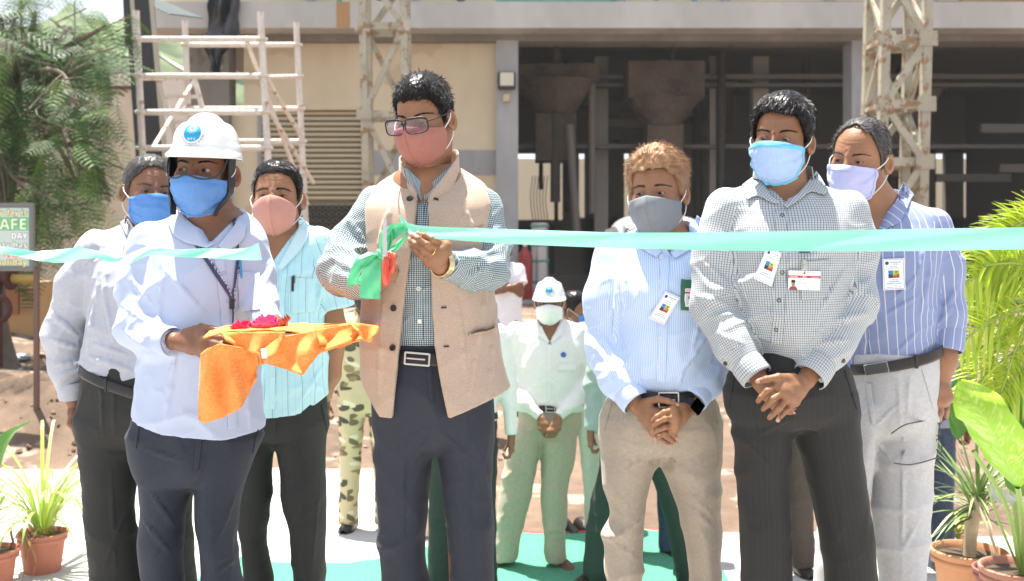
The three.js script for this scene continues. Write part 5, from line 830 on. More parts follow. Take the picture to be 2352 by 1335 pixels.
const BINDI = std([.16, .012, .012], .6), VERMIL = std([.75, .12, .04], .6);
const darkCloth = (a, b) => cloth(grainTex(128, a, b, { fine: .6, scale: 20, rep: 8 }), { sheen: .12 });
const fist = (w, dir, side, tow, z) => (me, J) => { // a loosely closed hand: dir along it, side across it, tow where the fingers curl
  const W = w(J), D = dir.clone().normalize(), S = side.clone().normalize(), T = tow.clone().normalize(), at = (a, b, c) => W.clone().addScaledVector(D, a).addScaledVector(S, b).addScaledVector(T, c), kn = [-.030, -.010, .010, .028].map((b, i) => at(.082 - Math.abs(i - 1) * .004, b, 0));
  return handPrims({ wrist: W, knuckles: kn, fingers: [0, 1, 2, 3].map(i => { const b = [-.030, -.010, .010, .027][i], l = [.94, 1, .95, .78][i]; return [at(.082 + .036 * l, b, .010), at(.082 + .040 * l, b * .95, .032), at(.082 + .020 * l, b * .9, .044)]; }), thumb: [at(.028, -.026, .006), at(.058, -.044, .020), at(.085, -.038, .034)] });
};
/* ---- the cast */
const blueMask = () => cloth(grainTex(64, [.075, .22, .54], [.11, .28, .62], { fine: .5, scale: 16, rep: 30 }), { sheen: .2 });
const whiteBtn = phys([.75, .75, .74], .25), darkBtn = phys([.04, .035, .03], .3);

function helmetShell(k = 1) { // in head metres; az 0 = front
  const pt = (az, t, off = 0) => { const s = Math.sin(az), c = Math.cos(az), e = t * Math.PI / 2; let rx = .085, rz = .112, ry = .090; const x0 = Math.sin(e) * s, z0 = Math.sin(e) * c, y0 = Math.cos(e); let p = V(x0 * rx, y0 * ry, z0 * rz - .008);
    const rid = Math.exp(-Math.pow(p.x / .030, 4)) * .011 * sstep(1.0, .75, t) + Math.exp(-Math.pow((Math.abs(p.x) - .058) / .012, 2)) * .006 * sstep(1.0, .8, t) * sstep(.25, .5, t); const n = V(p.x / rx / rx, p.y / ry / ry, (p.z + .008) / rz / rz).normalize(); p.addScaledVector(n, rid + off + .004 * sstep(.86, .98, t)); return p; };
  const grid = [...Array(97)].map((_, i) => { const az = i / 96 * Math.PI * 2, row = []; for (let j = 0; j <= 26; j++) row.push(pt(az, .004 + j / 26 * .996)); const b = row[26].clone(), out = V(Math.sin(az), 0, Math.cos(az)), pk = Math.pow(Math.max(0, Math.cos(az)), 1.5); row.push(b.clone().addScaledVector(out, .003 + pk * .008).add(V(0, -.010, 0)), b.clone().addScaledVector(out, .007 + pk * .026).add(V(0, -.020 - pk * .006, 0)), b.clone().addScaledVector(out, .006 + pk * .024).add(V(0, -.026 - pk * .006, 0))); return row; });
  return { pt, geo: sheet(grid, .004) };
}
const HELM = phys([.80, .81, .81], .22, { clearcoat: .5, clearcoatRoughness: .1 });
const emblemTex = canvasTex(256, 256, (c) => {
  c.fillStyle = '#eef1f2'; c.fillRect(0, 0, 256, 256); c.fillStyle = '#1f9ed2'; c.beginPath(); c.arc(128, 128, 92, 0, 7); c.fill(); c.strokeStyle = '#e8f6fb'; c.lineWidth = 3; for (let i = 0; i < 5; i++) { c.save(); c.translate(128, 92); c.rotate(i * Math.PI / 5); c.beginPath(); c.ellipse(0, 0, 52, 17, 0, 0, 7); c.stroke(); c.restore(); }
  c.fillStyle = '#e8f6fb'; c.textAlign = 'center'; c.font = 'bold 34px sans-serif'; c.fillText('एन एफ सी', 128, 160); c.font = 'bold 34px sans-serif'; c.fillText('N F C', 128, 204); c.fillStyle = '#26323a'; c.font = 'bold 17px sans-serif'; const t = 'ATOMS IN THE SERVICE OF THE NATION'; for (let i = 0; i < t.length; i++) { const a = Math.PI * .93 - i / (t.length - 1) * Math.PI * .86; c.save(); c.translate(128 + Math.cos(a) * 116, 128 + Math.sin(a) * 116); c.rotate(a - Math.PI / 2); c.fillText(t[i], 0, 5); c.restore(); }
  const u = 'NUCLEAR FUEL COMPLEX'; for (let i = 0; i < u.length; i++) { const a = -Math.PI * .88 + i / (u.length - 1) * Math.PI * .76; c.save(); c.translate(128 + Math.cos(a) * 104, 128 + Math.sin(a) * 104); c.rotate(a + Math.PI / 2); c.fillText(u[i], 0, 5); c.restore(); }
});
function wearHelmet(m, tilt, y0, emblem, z0 = 0) {
  const H = helmetShell(), L = new THREE.Matrix4().makeRotationX(tilt).setPosition(0, y0, z0), M = m.hp.M.clone().multiply(L);
  const h = part('hard_hat', H.geo.applyMatrix4(M), HELM, m.root);
  const g = [...Array(21)].map((_, i) => [...Array(21)].map((_, j) => { const u = (i / 10 - 1), v = (j / 10 - 1), l = Math.max(Math.abs(u), Math.abs(v)) / (Math.hypot(u, v) || 1); return H.pt(u * l * emblem * 1.15, .77 + v * l * emblem * .72, .0036).applyMatrix4(M); }));
  const q = sheet(g, .0008, (a, b) => { const u = a * 2 - 1, v = b * 2 - 1, l = Math.max(Math.abs(u), Math.abs(v)) / (Math.hypot(u, v) || 1); return [.5 + u * l * .5, .5 - v * l * .5]; });
  part('emblem', q, std([.85, .85, .85], .4, { map: emblemTex }), h);
}

/* man holding the tray */
{
  const shirtM = cloth(clothTex(256, .03, (c, w) => { c.fillStyle = '#cfdaf0'; c.fillRect(0, 0, w, w); for (let i = 0; i < 40; i++) { c.fillStyle = i & 1 ? '#c3d0ec' : '#dbe4f6'; c.fillRect(0, i * w / 40, w, w / 40); } for (let i = 0; i < 500; i++) { c.globalAlpha = .3; c.fillStyle = '#e8eefb'; c.fillRect(rnd() * w, rnd() * w, 1.5, 14); } c.globalAlpha = 1; }), { color: [.66, .68, .72] });
  const m = man({
    label: 'man in white hard hat and pale blue shirt holding the tray', d: 2.85, foot: 455, seed: 11, skin: SKIN.dark, shirtM, trM: darkCloth([.011, .015, .028], [.018, .023, .040]),
    mats: { hair: HAIR.black, mask: blueMask(), bindi: BINDI }, neck: [492, 545], head: { at: [470, 392, .03], yaw: -4, pitch: 3, roll: -2, k: .96, gaze: [-.42, .02], open: .0050, hairT: .004, hairSide: .003, tufts: 0, bindi: [0, .012, .0032], seed: 2, hairline: [[0, .05], [.9, .04], [1.3, -.01], [1.6, .0], [2.2, -.05], [3.15, -.07]],
      mask: { kind: 'pleat', top: [13, 11], hem: true, bottom: [-60, -42], side: 62, s: 4, tent: .006 } },
    torso: [[478, 415, 548, .075, -.02], [512, 360, 590, .10, -.01], [550, 338, 604, .122], [640, 328, 608, .135], [720, 326, 606, .142], [800, 322, 602, .145], [880, 315, 600, .145], [950, 308, 604, .145], [1010, 306, 608, .145]],
    hem: [[322, 957, 400, 979], [400, 979, 540, 995], [540, 995, 608, 984]], vee: [[498, 566], [470, 524], [530, 524]], holeR: .050,
    arms: [{ sleeve: [[345, 556, 50, -.01], [322, 660, 50, 0], [318, 758, 47, .05], [358, 780, 36, .12], [394, 785, 27, .165]], bare: [[345, 556, 34, -.01], [322, 660, 34, 0], [320, 752, 32, .05], [402, 785, 20, .17]],
      hand: (me, J) => handPrims({ wrist: J(408, 785, .17), r: .0092, palmR: .0145, knuckles: [J(468, 769, .225), J(473, 784, .235), J(473, 798, .235), J(467, 809, .225)], fingers: [[J(505, 776, .248), J(524, 782, .250), J(539, 788, .245)], [J(508, 792, .258), J(530, 799, .256), J(547, 803, .25)], [J(498, 805, .252), J(516, 811, .255), J(531, 813, .245)], [J(488, 814, .235), J(500, 819, .238), J(513, 820, .232)]], thumb: [J(425, 764, .19), J(462, 752, .215), J(487, 756, .235), J(508, 762, .24)] }) },
    { sleeve: [[572, 560, 40, -.01], [590, 640, 40, 0], [598, 700, 38, .05], [612, 738, 30, .12], [625, 752, 25, .17]], bare: [[572, 560, 28, -.01], [594, 690, 26, 0], [640, 762, 19, .2]], hand: (me, J) => handPrims({ wrist: J(640, 762, .2), knuckles: [J(672, 768, .26), J(676, 776, .26), J(676, 784, .26), J(672, 790, .25)], fingers: [[J(662, 770, .3), J(652, 771, .305), J(645, 772, .3)], [J(664, 778, .3), J(654, 779, .305), J(646, 780, .3)], [J(664, 785, .295), J(655, 786, .3), J(648, 786, .295)], [J(662, 791, .285), J(654, 792, .285), J(648, 792, .28)]] }) }],
    cuffs: [[[372, 783, .14], [396, 785, .167], 31]],
    hips: [[940, 308, 602, .135], [1000, 302, 602, .135], [1060, 310, 578, .13], [1100, 322, 566, .11]],
    legs: [[[1000, 304, 450, .11], [1060, 316, 448, .105], [1140, 328, 436, .092], [1200, 330, 420, .085], [1250, 325, 417, .083], [1335, 327, 415, .078, -.02], [1500, 338, 420, .075, -.03], [1590, 338, 424, .08, -.03]], [[1000, 446, 601, .11], [1060, 446, 576, .105], [1140, 447, 556, .092], [1200, 454, 548, .085], [1250, 458, 548, .083], [1335, 459, 551, .078, -.01], [1500, 460, 548, .075, -.02], [1590, 460, 550, .08, -.02]]],
    crumple: [[322, 760, 60, .006, .05], [345, 620, 60, .004], [500, 700, 120, .0016], [470, 930, 100, .002]], folds: [[300, 640, 350, 700, 7], [280, 700, 345, 745, 8], [350, 770, 380, 795, 6], [282, 760, 340, 800, 8], [372, 640, 362, 760, 8], [380, 620, 470, 720, 7], [555, 640, 500, 760, 7], [400, 820, 380, 960, 9], [560, 840, 575, 980, 8]],
    trCrumple: [[340, 1240, 50, .005], [540, 1240, 50, .004], [420, 1080, 60, .003]], trFolds: [[330, 1030, 420, 1060, 6], [345, 1130, 400, 1210, 7], [332, 1200, 390, 1270, 7], [340, 1290, 380, 1240, 6], [470, 1050, 450, 1110, 6], [540, 1140, 500, 1240, 7], [548, 1280, 490, 1320, 6]],
    collar: [[[[406, 486], [430, 508], [462, 534], [494, 562]], [[388, 512], [402, 545], [428, 560], [476, 572]]], [[[548, 506], [534, 526], [514, 550], [500, 566]], [[566, 520], [560, 548], [542, 566], [512, 580]]]],
    fly: [[450, 1000, 13], [446, 1060, 13], [444, 1085, 8]], seams: [[[322, 962], [312, 1030]], [[592, 985], [580, 1040]]], placket: [[501, 574, 11], [516, 700, 11], [524, 800, 11], [530, 900, 11], [534, 985, 11]], buttons: [[513, 628], [523, 692], [529, 754], [531, 880]], buttonM: phys([.25, .33, .5], .3), pocket: [[[545, 624], [596, 628]], [[548, 716], [598, 712]]], belt: null
  });
  wearHelmet(m, -.04, .060, .31, -.006);
  const { root, hp, J, R } = { ...m }, w = hp.w, dk = std([.018, .018, .02], .55);
  // headband under the helmet, hood straps beside the cheeks, goggle rim, chin strap buckle
  const strip = (pts, wd, m2, name, th = .004) => part(name, sheet(pts.map(([x, y, z, nx = 0, nz = 1]) => [-.5, 0, .5].map(t => w(x + t * wd * nz, y + t * wd * 0, z - t * wd * nx))), th), m2, root);
  part('headband', sheet([...Array(25)].map((_, i) => { const a = (i / 12 - 1) * 1.45; return [0, 1].map(t => w(Math.sin(a) * .084, .040 + t * .026, Math.cos(a) * .097 - .008)); }), .004), dk, root);
  const sideStrap = s => part('chin_strap', sheet([...Array(20)].map((_, i) => { const t = i / 19, y = .035 - t * .160, bulge = .083 - .024 * sstep(.55, 1, t) , z = .02 + .055 * sstep(.55, 1, t); return [-1, 0, 1].map(q => w(s * (bulge + .001 * q), y, z + q * .025 * (1 - .45 * sstep(.6, 1, t)))); }), .004), dk, root);
  sideStrap(-1); sideStrap(1);
  part('strap_buckle', new RoundedBoxGeometry(.022, .026, .008, 2, .003).rotateY(.9).translate(.088, -.03, .03).applyMatrix4(hp.M), BLACK_PLASTIC, root);
  part('goggle_rim', tube([[-.083, .03, .055], [-.078, .0, .075], [-.064, -.020, .106], [-.034, -.024, .126], [0, -.014, .137], [.034, -.024, .126], [.064, -.020, .106], [.078, .0, .075], [.083, .03, .055]].map(q => w(...q)), .0024, 60, 8), std([.02, .022, .03], .4), root);
  // lanyard with a plastic pouch
  const lany = print(64, 512, (c, a, b) => { c.fillStyle = '#2b2553'; c.fillRect(0, 0, a, b); c.fillStyle = '#e6e6f2'; c.font = 'bold 40px sans-serif'; c.save(); c.translate(46, 20); c.rotate(Math.PI / 2); c.fillText('NUCLEAR FUEL COMPLEX  NU', 0, 0); c.restore(); });
  const band = (A, B, u0) => patch(m.both, m.d, A, B, 40, 2, { off: .005, thick: .0016, uvw: (a, b) => [b, 1 - a] });
  const ly = part('lanyard', merge([band([[406, 496], [425, 530], [448, 566], [478, 612], [510, 660], [531, 692]], [[416, 490], [436, 528], [459, 562], [489, 606], [520, 652], [537, 690]]), band([[531, 505], [540, 545], [542, 590], [536, 640], [531, 692]], [[541, 503], [549, 545], [551, 592], [544, 642], [537, 692]])]), lany, root);
  const q = hit(m.both, 535, 702, m.d).add(V(0, 0, .010)); part('lanyard_clip', merge([new RoundedBoxGeometry(.013, .026, .008, 2, .002).translate(q.x, q.y + .004, q.z), tube([q, q.clone().add(V(.004, -.02, .004)), q.clone().add(V(.003, -.045, .004))], .0022, 10, 6)]), BLACK_PLASTIC, ly);
  const pc = hit(m.both, 556, 740, m.d).add(V(0, 0, .012)); part('card_pouch', new RoundedBoxGeometry(.055, .06, .003, 2, .001).rotateZ(-.6).translate(pc.x, pc.y, pc.z), phys([.8, .82, .82], .1, { transmission: .7, thickness: 0 }), ly);
  const pe = hit(m.both, 553, 618, m.d).add(V(0, 0, .006)); part('pen', merge([rod(pe.clone().add(V(0, .022, 0)), pe.clone().add(V(.003, -.026, .001)), .0036), rod(pe.clone().add(V(0, .022, .004)), pe.clone().add(V(.001, -.006, .005)), .0012)]), std([.03, .26, .5], .3), root);
}
/* man in the striped cyan shirt */
const cyanStripe = clothTex(512, .084, lines('#c4eef2', [[.10, .018, '#6f7f95', .75], [.16, .008, '#8d9db0', .5], [.42, .01, '#9ab4c0', .5], [.60, .018, '#6f7f95', .75], [.66, .008, '#8d9db0', .5], [.86, .01, '#9ab4c0', .5]]));
{
  const m = man({
    label: 'man in striped cyan shirt and salmon mask behind the tray', d: 3.45, foot: 640, seed: 21, skin: SKIN.tan, shirtM: cloth(cyanStripe, { color: [.88, .93, .94] }), trM: darkCloth([.011, .014, .013], [.018, .022, .020]),
    mats: { hair: HAIR.black, mask: cloth(grainTex(64, [.50, .235, .185], [.58, .30, .24], { fine: .5, scale: 16, rep: 30 })) }, neck: [638, 548], neckR: .066, head: { at: [636, 452, .03], yaw: 3, pitch: 0, k: .97, wide: 1.0, open: .0036, frown: -.8, hairT: .010, hairSide: .006, tufts: 1800, tuftLen: .018, comb: [.6, .1, .5], lift: .3, part: -1, seed: 5, hairline: [[0, .074], [.4, .078], [.75, .066], [1.0, .03], [1.25, -.01], [1.55, -.008], [1.75, -.02], [2.2, -.06], [3.15, -.078]], mask: { kind: 'seam', top: [20, 5], bottom: [-62, -38], side: 54, s: 9, tent: .002, tp: 1.4 } },
    torso: [[508, 588, 695, .08, -.02], [530, 556, 722, .10, -.01], [560, 540, 742, .118], [640, 534, 745, .132], [720, 532, 742, .140], [820, 528, 752, .145], [905, 526, 756, .145], [965, 526, 758, .142]],
    hem: [[520, 952, 712, 942], [712, 942, 760, 900]], vee: [[632, 618], [598, 520], [688, 524]], holeR: .052,
    arms: [{ sleeve: [[730, 562, 44, -.01], [756, 630, 42, -.01], [774, 708, 37, -.01]], bare: [[728, 565, 30, -.01], [772, 765, 27, -.03], [760, 860, 22, -.07], [738, 915, 19, -.1]] }, { sleeve: [[556, 562, 42, -.01], [530, 640, 40, -.01], [516, 700, 36, -.01]], bare: [[556, 565, 30, -.01], [512, 765, 27, -.03], [530, 900, 20, -.05]] }],
    hips: [[900, 535, 750, .135], [960, 536, 752, .135], [1000, 542, 752, .12]], legs: [[[960, 538, 634, .105], [1040, 545, 628, .1], [1140, 552, 622, .09], [1230, 552, 612, .085], [1335, 556, 622, .08, -.02], [1500, 566, 626, .075, -.03]], [[960, 628, 752, .105], [1040, 636, 750, .1], [1140, 648, 749, .09], [1230, 664, 747, .085], [1335, 670, 745, .08, -.02], [1500, 672, 742, .075, -.03]]],
    crumple: [[740, 640, 60, .004], [640, 800, 120, .0018]], folds: [[738, 590, 700, 700, 8], [745, 640, 725, 720, 7], [640, 660, 660, 760, 6], [700, 740, 650, 800, 6], [740, 840, 690, 920, 7], [610, 840, 600, 940, 7]], trFolds: [[735, 1100, 715, 1330, 5], [690, 1060, 700, 1330, 4]],
    collar: [[[[588, 500], [590, 530], [610, 580], [628, 612]], [[572, 520], [576, 560], [596, 600], [618, 616]]], [[[694, 508], [684, 530], [660, 575], [638, 616]], [[712, 522], [706, 552], [684, 582], [646, 624]]]], collarM: cloth(clothTex(16, .1, lines('#d4f0f2', [])), { color: [.88, .93, .94] }),
    fly: [[624, 962, 11], [622, 995, 10]], seams: [[[738, 930], [751, 990]]], placket: [[628, 628, 12], [622, 740, 12], [620, 940, 12]], buttons: [[627, 700], [627, 862]], pocket: [[[664, 638], [722, 640]], [[662, 720], [722, 716]]]
  });
  const pe = hit(m.both, 674, 642, m.d).add(V(0, 0, .008)); part('pen', merge([rod(pe.clone().add(V(0, .010, 0)), pe.clone().add(V(-.001, -.038, .001)), .004), tube([pe.clone().add(V(0, .01, 0)), pe.clone().add(V(.006, .012, .003)), pe.clone().add(V(.006, -.012, .004))], .0013, 10, 5)]), BLACK_PLASTIC, m.root);
}
/* man at the left in the grey shirt */
man({
  label: 'man in grey shirt and bright blue mask beside the hard hat wearer', d: 3.5, foot: 300, seed: 31, skin: SKIN.deep, shirtM: cloth(grainTex(256, [.37, .385, .44], [.45, .465, .52], { fine: .9, scale: 24, streak: 3, rep: 5 })), trM: darkCloth([.011, .012, .011], [.018, .019, .018]),
  mats: { hair: HAIR.salt, mask: blueMask() }, neck: [338, 540], head: { at: [343, 440, .03], yaw: 33, pitch: 4, roll: -4, k: .97, open: .0030, hairT: .012, hairSide: .006, tufts: 700, tuftLen: .016, comb: [-.2, .3, .2], lift: .25, seed: 8, hairline: [[0, .085], [.5, .078], [.85, .05], [1.1, .02], [1.3, -.018], [1.55, -.012], [1.75, -.02], [2.2, -.062], [3.15, -.078]], mask: { kind: 'pleat', top: [18, 12], hem: true, bottom: [-58, -40], side: 60, s: 1, tent: .004 } },
  torso: [[508, 285, 400, .08, -.02], [530, 240, 440, .1, -.01], [560, 215, 462, .118], [640, 205, 470, .135], [720, 202, 474, .145], [790, 190, 478, .15], [840, 186, 478, .152], [885, 200, 478, .145]],
  arms: [{ sleeve: [[222, 578, 50, -.01], [180, 660, 48, -.02], [143, 768, 45, -.03], [152, 840, 38, -.05], [168, 912, 27, -.07]], bare: [[222, 578, 30, -.01], [143, 775, 28, -.03], [170, 925, 19, -.07]], hand: fist(J => J(170, 922, -.07), V(.05, -1, -.1), V(-.2, 0, 1), V(1, 0, .1)) }, { sleeve: [[455, 580, 45, -.01], [478, 700, 42, -.02], [482, 800, 36, -.03], [478, 900, 26, -.04]], hand: fist(J => J(478, 905, -.04), V(0, -1, 0), V(.2, 0, 1), V(-1, 0, 0)) }],
  cuffs: [[[163, 875, -.06], [168, 913, -.07], 31]], 
  hips: [[828, 196, 470, .148], [900, 186, 468, .15], [960, 181, 462, .142], [1010, 183, 458, .125]], legs: [[[960, 182, 322, .115], [1060, 186, 316, .108], [1160, 195, 308, .095], [1250, 199, 314, .09], [1335, 202, 322, .085, -.02], [1500, 212, 318, .08, -.03]], [[960, 318, 462, .115], [1060, 324, 456, .108], [1160, 338, 440, .095], [1250, 342, 442, .09], [1335, 345, 446, .085, -.02], [1500, 345, 440, .08, -.03]]],
  crumple: [[150, 760, 60, .005, -.03], [230, 640, 70, .0035], [260, 800, 80, .0035], [160, 870, 40, .004]], folds: [[235, 560, 222, 690, 8], [248, 600, 235, 720, 7], [120, 720, 175, 770, 8], [115, 780, 180, 800, 8], [130, 840, 190, 830, 7], [215, 700, 200, 800, 8], [205, 820, 300, 850, 8], [215, 790, 290, 815, 6], [230, 630, 260, 780, 6]],
  trFolds: [[232, 870, 236, 1000, 6], [262, 880, 262, 1000, 6], [300, 1140, 240, 1300, 6], [255, 1080, 265, 1330, 5]], collar: [[[[300, 502], [310, 520], [322, 540]], [[278, 515], [290, 540], [310, 560]]]],
  belt: [846, 886, 212, 330, LEATHER_BLACK, { h: 22, x: 385, y: 898, w: 40 }]
});
/* grey masked man */
{
  const stripe = clothTex(512, .05, (c, w) => { c.fillStyle = '#dfe9fb'; c.fillRect(0, 0, w, w); for (let i = 0; i < 10; i++) { c.fillStyle = '#b6cef0'; c.fillRect(i * w / 10, 0, w / 22, w); } });
  const m = man({
    label: 'man with sandy grey hair, grey mask and pale blue striped shirt', d: 3.1, foot: 1515, seed: 41, skin: SKIN.tan, shirtM: cloth(stripe, { color: [.86, .90, .95] }), trM: cloth(grainTex(128, [.36, .30, .235], [.44, .375, .295], { fine: .6, scale: 20, rep: 8 })), trWr: .0034,
    mats: { hair: HAIR.henna, brow: HAIR.grey, mask: cloth(grainTex(64, [.185, .20, .225], [.24, .255, .28], { fine: .5, scale: 16, rep: 30 })) }, neck: [1528, 560], neckR: .062, head: { at: [1510, 441, .03], yaw: -22, pitch: 6, roll: 2, k: 1.0, wide: .95, open: .0028, gaze: [-.3, -.1], hairT: .024, hairSide: .013, curl: .005, tufts: 2600, tuftLen: .024, comb: [.2, .5, -.5], lift: .55, seed: 13, frown: -.6, hairline: [[0, .068], [.45, .070], [.8, .058], [1.05, .03], [1.3, -.012], [1.55, -.0], [1.75, -.01], [2.2, -.066], [3.15, -.082]], mask: { kind: 'seam', top: [18, 10], bottom: [-60, -36], side: 64, s: 5, tent: .006 } },
    torso: [[522, 1470, 1590, .08, -.02], [545, 1425, 1640, .105, -.01], [580, 1400, 1668, .125], [650, 1390, 1672, .145], [720, 1395, 1668, .158, .01], [790, 1408, 1648, .166, .015], [850, 1424, 1622, .162, .012], [900, 1446, 1602, .145]],
    vee: [[1530, 585], [1500, 535], [1585, 535]],
    arms: [{ sleeve: [[1412, 596, 50, -.01], [1392, 690, 48, -.0], [1392, 800, 45, .02], [1420, 870, 40, .08], [1455, 920, 30, .125]], bare: [[1412, 596, 32, -.01], [1388, 800, 30, .02], [1463, 930, 20, .13]], hand: (me, J) => handPrims({ wrist: J(1463, 930, .13), r: .0090, palmR: .0135, knuckles: [J(1512, 950, .178), J(1513, 966, .184), J(1509, 981, .182), J(1503, 994, .172)], fingers: [[J(1533, 960, .205), J(1545, 973, .205), J(1552, 983, .198)], [J(1530, 979, .205), J(1544, 994, .205), J(1552, 1004, .195)], [J(1526, 994, .2), J(1540, 1009, .2), J(1550, 1016, .19)], [J(1515, 1007, .185), J(1528, 1016, .185), J(1538, 1020, .178)]], thumb: [J(1478, 924, .15), J(1512, 917, .185), J(1535, 922, .2), J(1553, 929, .2)] }) },
    { sleeve: [[1655, 600, 44, -.01], [1662, 700, 42, .0], [1650, 810, 40, .03], [1620, 880, 36, .09], [1592, 915, 28, .13]], bare: [[1655, 600, 30, -.01], [1650, 810, 28, .03], [1583, 935, 19, .14]], hand: (me, J) => handPrims({ wrist: J(1583, 935, .14), r: .0090, palmR: .0135, knuckles: [J(1546, 943, .205), J(1549, 960, .212), J(1549, 976, .208), J(1545, 990, .195)], fingers: [[J(1526, 947, .225), J(1509, 957, .222), J(1500, 966, .208)], [J(1528, 962, .232), J(1511, 970, .228), J(1502, 979, .212)], [J(1527, 982, .228), J(1511, 988, .224), J(1500, 995, .208)], [J(1527, 996, .212), J(1515, 1002, .208), J(1508, 1007, .198)]] }) }],
    cuffs: [[[1436, 895, .105], [1462, 926, .132], 33], [[1612, 890, .10], [1590, 922, .135], 31]],
    hips: [[884, 1422, 1632, .15], [930, 1390, 1652, .155], [990, 1382, 1659, .15], [1030, 1384, 1658, .135]], legs: [[[960, 1384, 1512, .115], [1040, 1382, 1506, .112], [1120, 1387, 1494, .1], [1185, 1395, 1482, .09], [1225, 1385, 1481, .09], [1290, 1387, 1478, .086], [1335, 1396, 1475, .082], [1500, 1402, 1478, .08, -.02]], [[960, 1504, 1658, .115], [1040, 1510, 1658, .112], [1120, 1540, 1653, .1], [1185, 1560, 1657, .09], [1225, 1568, 1661, .09], [1290, 1576, 1657, .086], [1335, 1580, 1657, .082], [1500, 1582, 1652, .08, -.02]]],
    crumple: [[1390, 800, 70, .005], [1640, 840, 50, .004, .05], [1530, 850, 100, .002]], folds: [[1420, 640, 1410, 780, 8], [1372, 760, 1420, 830, 8], [1370, 800, 1425, 870, 8], [1440, 620, 1430, 720, 6], [1630, 760, 1560, 860, 8], [1610, 720, 1590, 800, 7], [1470, 840, 1480, 880, 5], [1570, 840, 1560, 885, 5], [1620, 640, 1640, 760, 7]],
    trCrumple: [[1430, 1200, 60, .005], [1620, 1200, 60, .005], [1510, 1030, 60, .003]], trFolds: [[1500, 1035, 1420, 1010, 6], [1500, 1040, 1440, 1080, 6], [1530, 1050, 1600, 1100, 5], [1640, 1215, 1580, 1160, 7], [1480, 1190, 1410, 1240, 7], [1575, 1120, 1650, 1200, 6], [1400, 1240, 1470, 1290, 6], [1470, 940, 1460, 1060, 5]],
    collar: [[[[1470, 528], [1490, 550], [1520, 580]], [[1452, 545], [1476, 575], [1508, 594]]], [[[1598, 500], [1580, 545], [1540, 584]], [[1622, 515], [1602, 565], [1552, 596]]]],
    fly: [[1508, 925, 13], [1502, 990, 13], [1502, 1022, 8]], seams: [[[1406, 925], [1388, 990]], [[1634, 925], [1655, 990]]], placket: [[1527, 592, 10], [1524, 700, 10], [1522, 800, 10], [1518, 878, 10]], buttons: [[1519, 590], [1518, 648], [1517, 778], [1516, 842]],
    belt: [888, 886, 1448, 1594, LEATHER_BLACK, { h: 30, x: 1520, y: 901, w: 42, sag: 14, bh: 32 }]
  });
  card(m, m.root, 'visitor_card', [[1529, 668], [1562, 683], [1526, 746], [1490, 730]], visitorCard, .010);
  const g = std([.02, .13, .07], .5), hd = part('badge_holder', patch(m.both, m.d, [[1564, 645], [1614, 648]], [[1562, 711], [1612, 714]], 8, 8, { off: .009, thick: .005 }), g, m.root);
  part('identity_card', patch(m.both, m.d, [[1571, 664], [1608, 666]], [[1570, 702], [1607, 704]], 8, 8, { off: .013, thick: .001, uvw: (a, b) => [a, 1 - b] }), print(120, 120, (c, w) => { c.fillStyle = '#f4f0ec'; c.fillRect(0, 0, w, w); c.fillStyle = '#a33'; c.font = 'bold 14px sans-serif'; c.fillText('GOVT OF INDIA', 6, 16); c.fillStyle = '#c23a48'; c.fillRect(0, 22, w, 14); photoOn(c, 8, 40, 62, 80, '#c9d2da', '#e8e8ee'); }), hd);
  const a = m.J(1590, 922, .135), b = m.J(1578, 940, .145), ax = b.clone().sub(a).normalize(), q = new THREE.Quaternion().setFromUnitVectors(V(0, 1, 0), ax), c = m.J(1586, 932, .142), wg = new THREE.CylinderGeometry(.031, .030, .022, 24, 1, true).applyQuaternion(q).translate(c.x, c.y, c.z), watch = part('smart_watch', wg, std([.012, .012, .013], .6, { side: THREE.DoubleSide }), m.root);
  const u = V(.55, .15, .8).normalize(), f = u.clone().addScaledVector(ax, -u.dot(ax)).normalize(), wc = new RoundedBoxGeometry(.036, .036, .010, 3, .004).applyMatrix4(new THREE.Matrix4().makeBasis(ax.clone().cross(f).negate(), ax, f)).translate(c.x + f.x * .033, c.y + f.y * .033, c.z + f.z * .033); part('watch_face', wc, phys([.008, .008, .009], .12), watch);
}
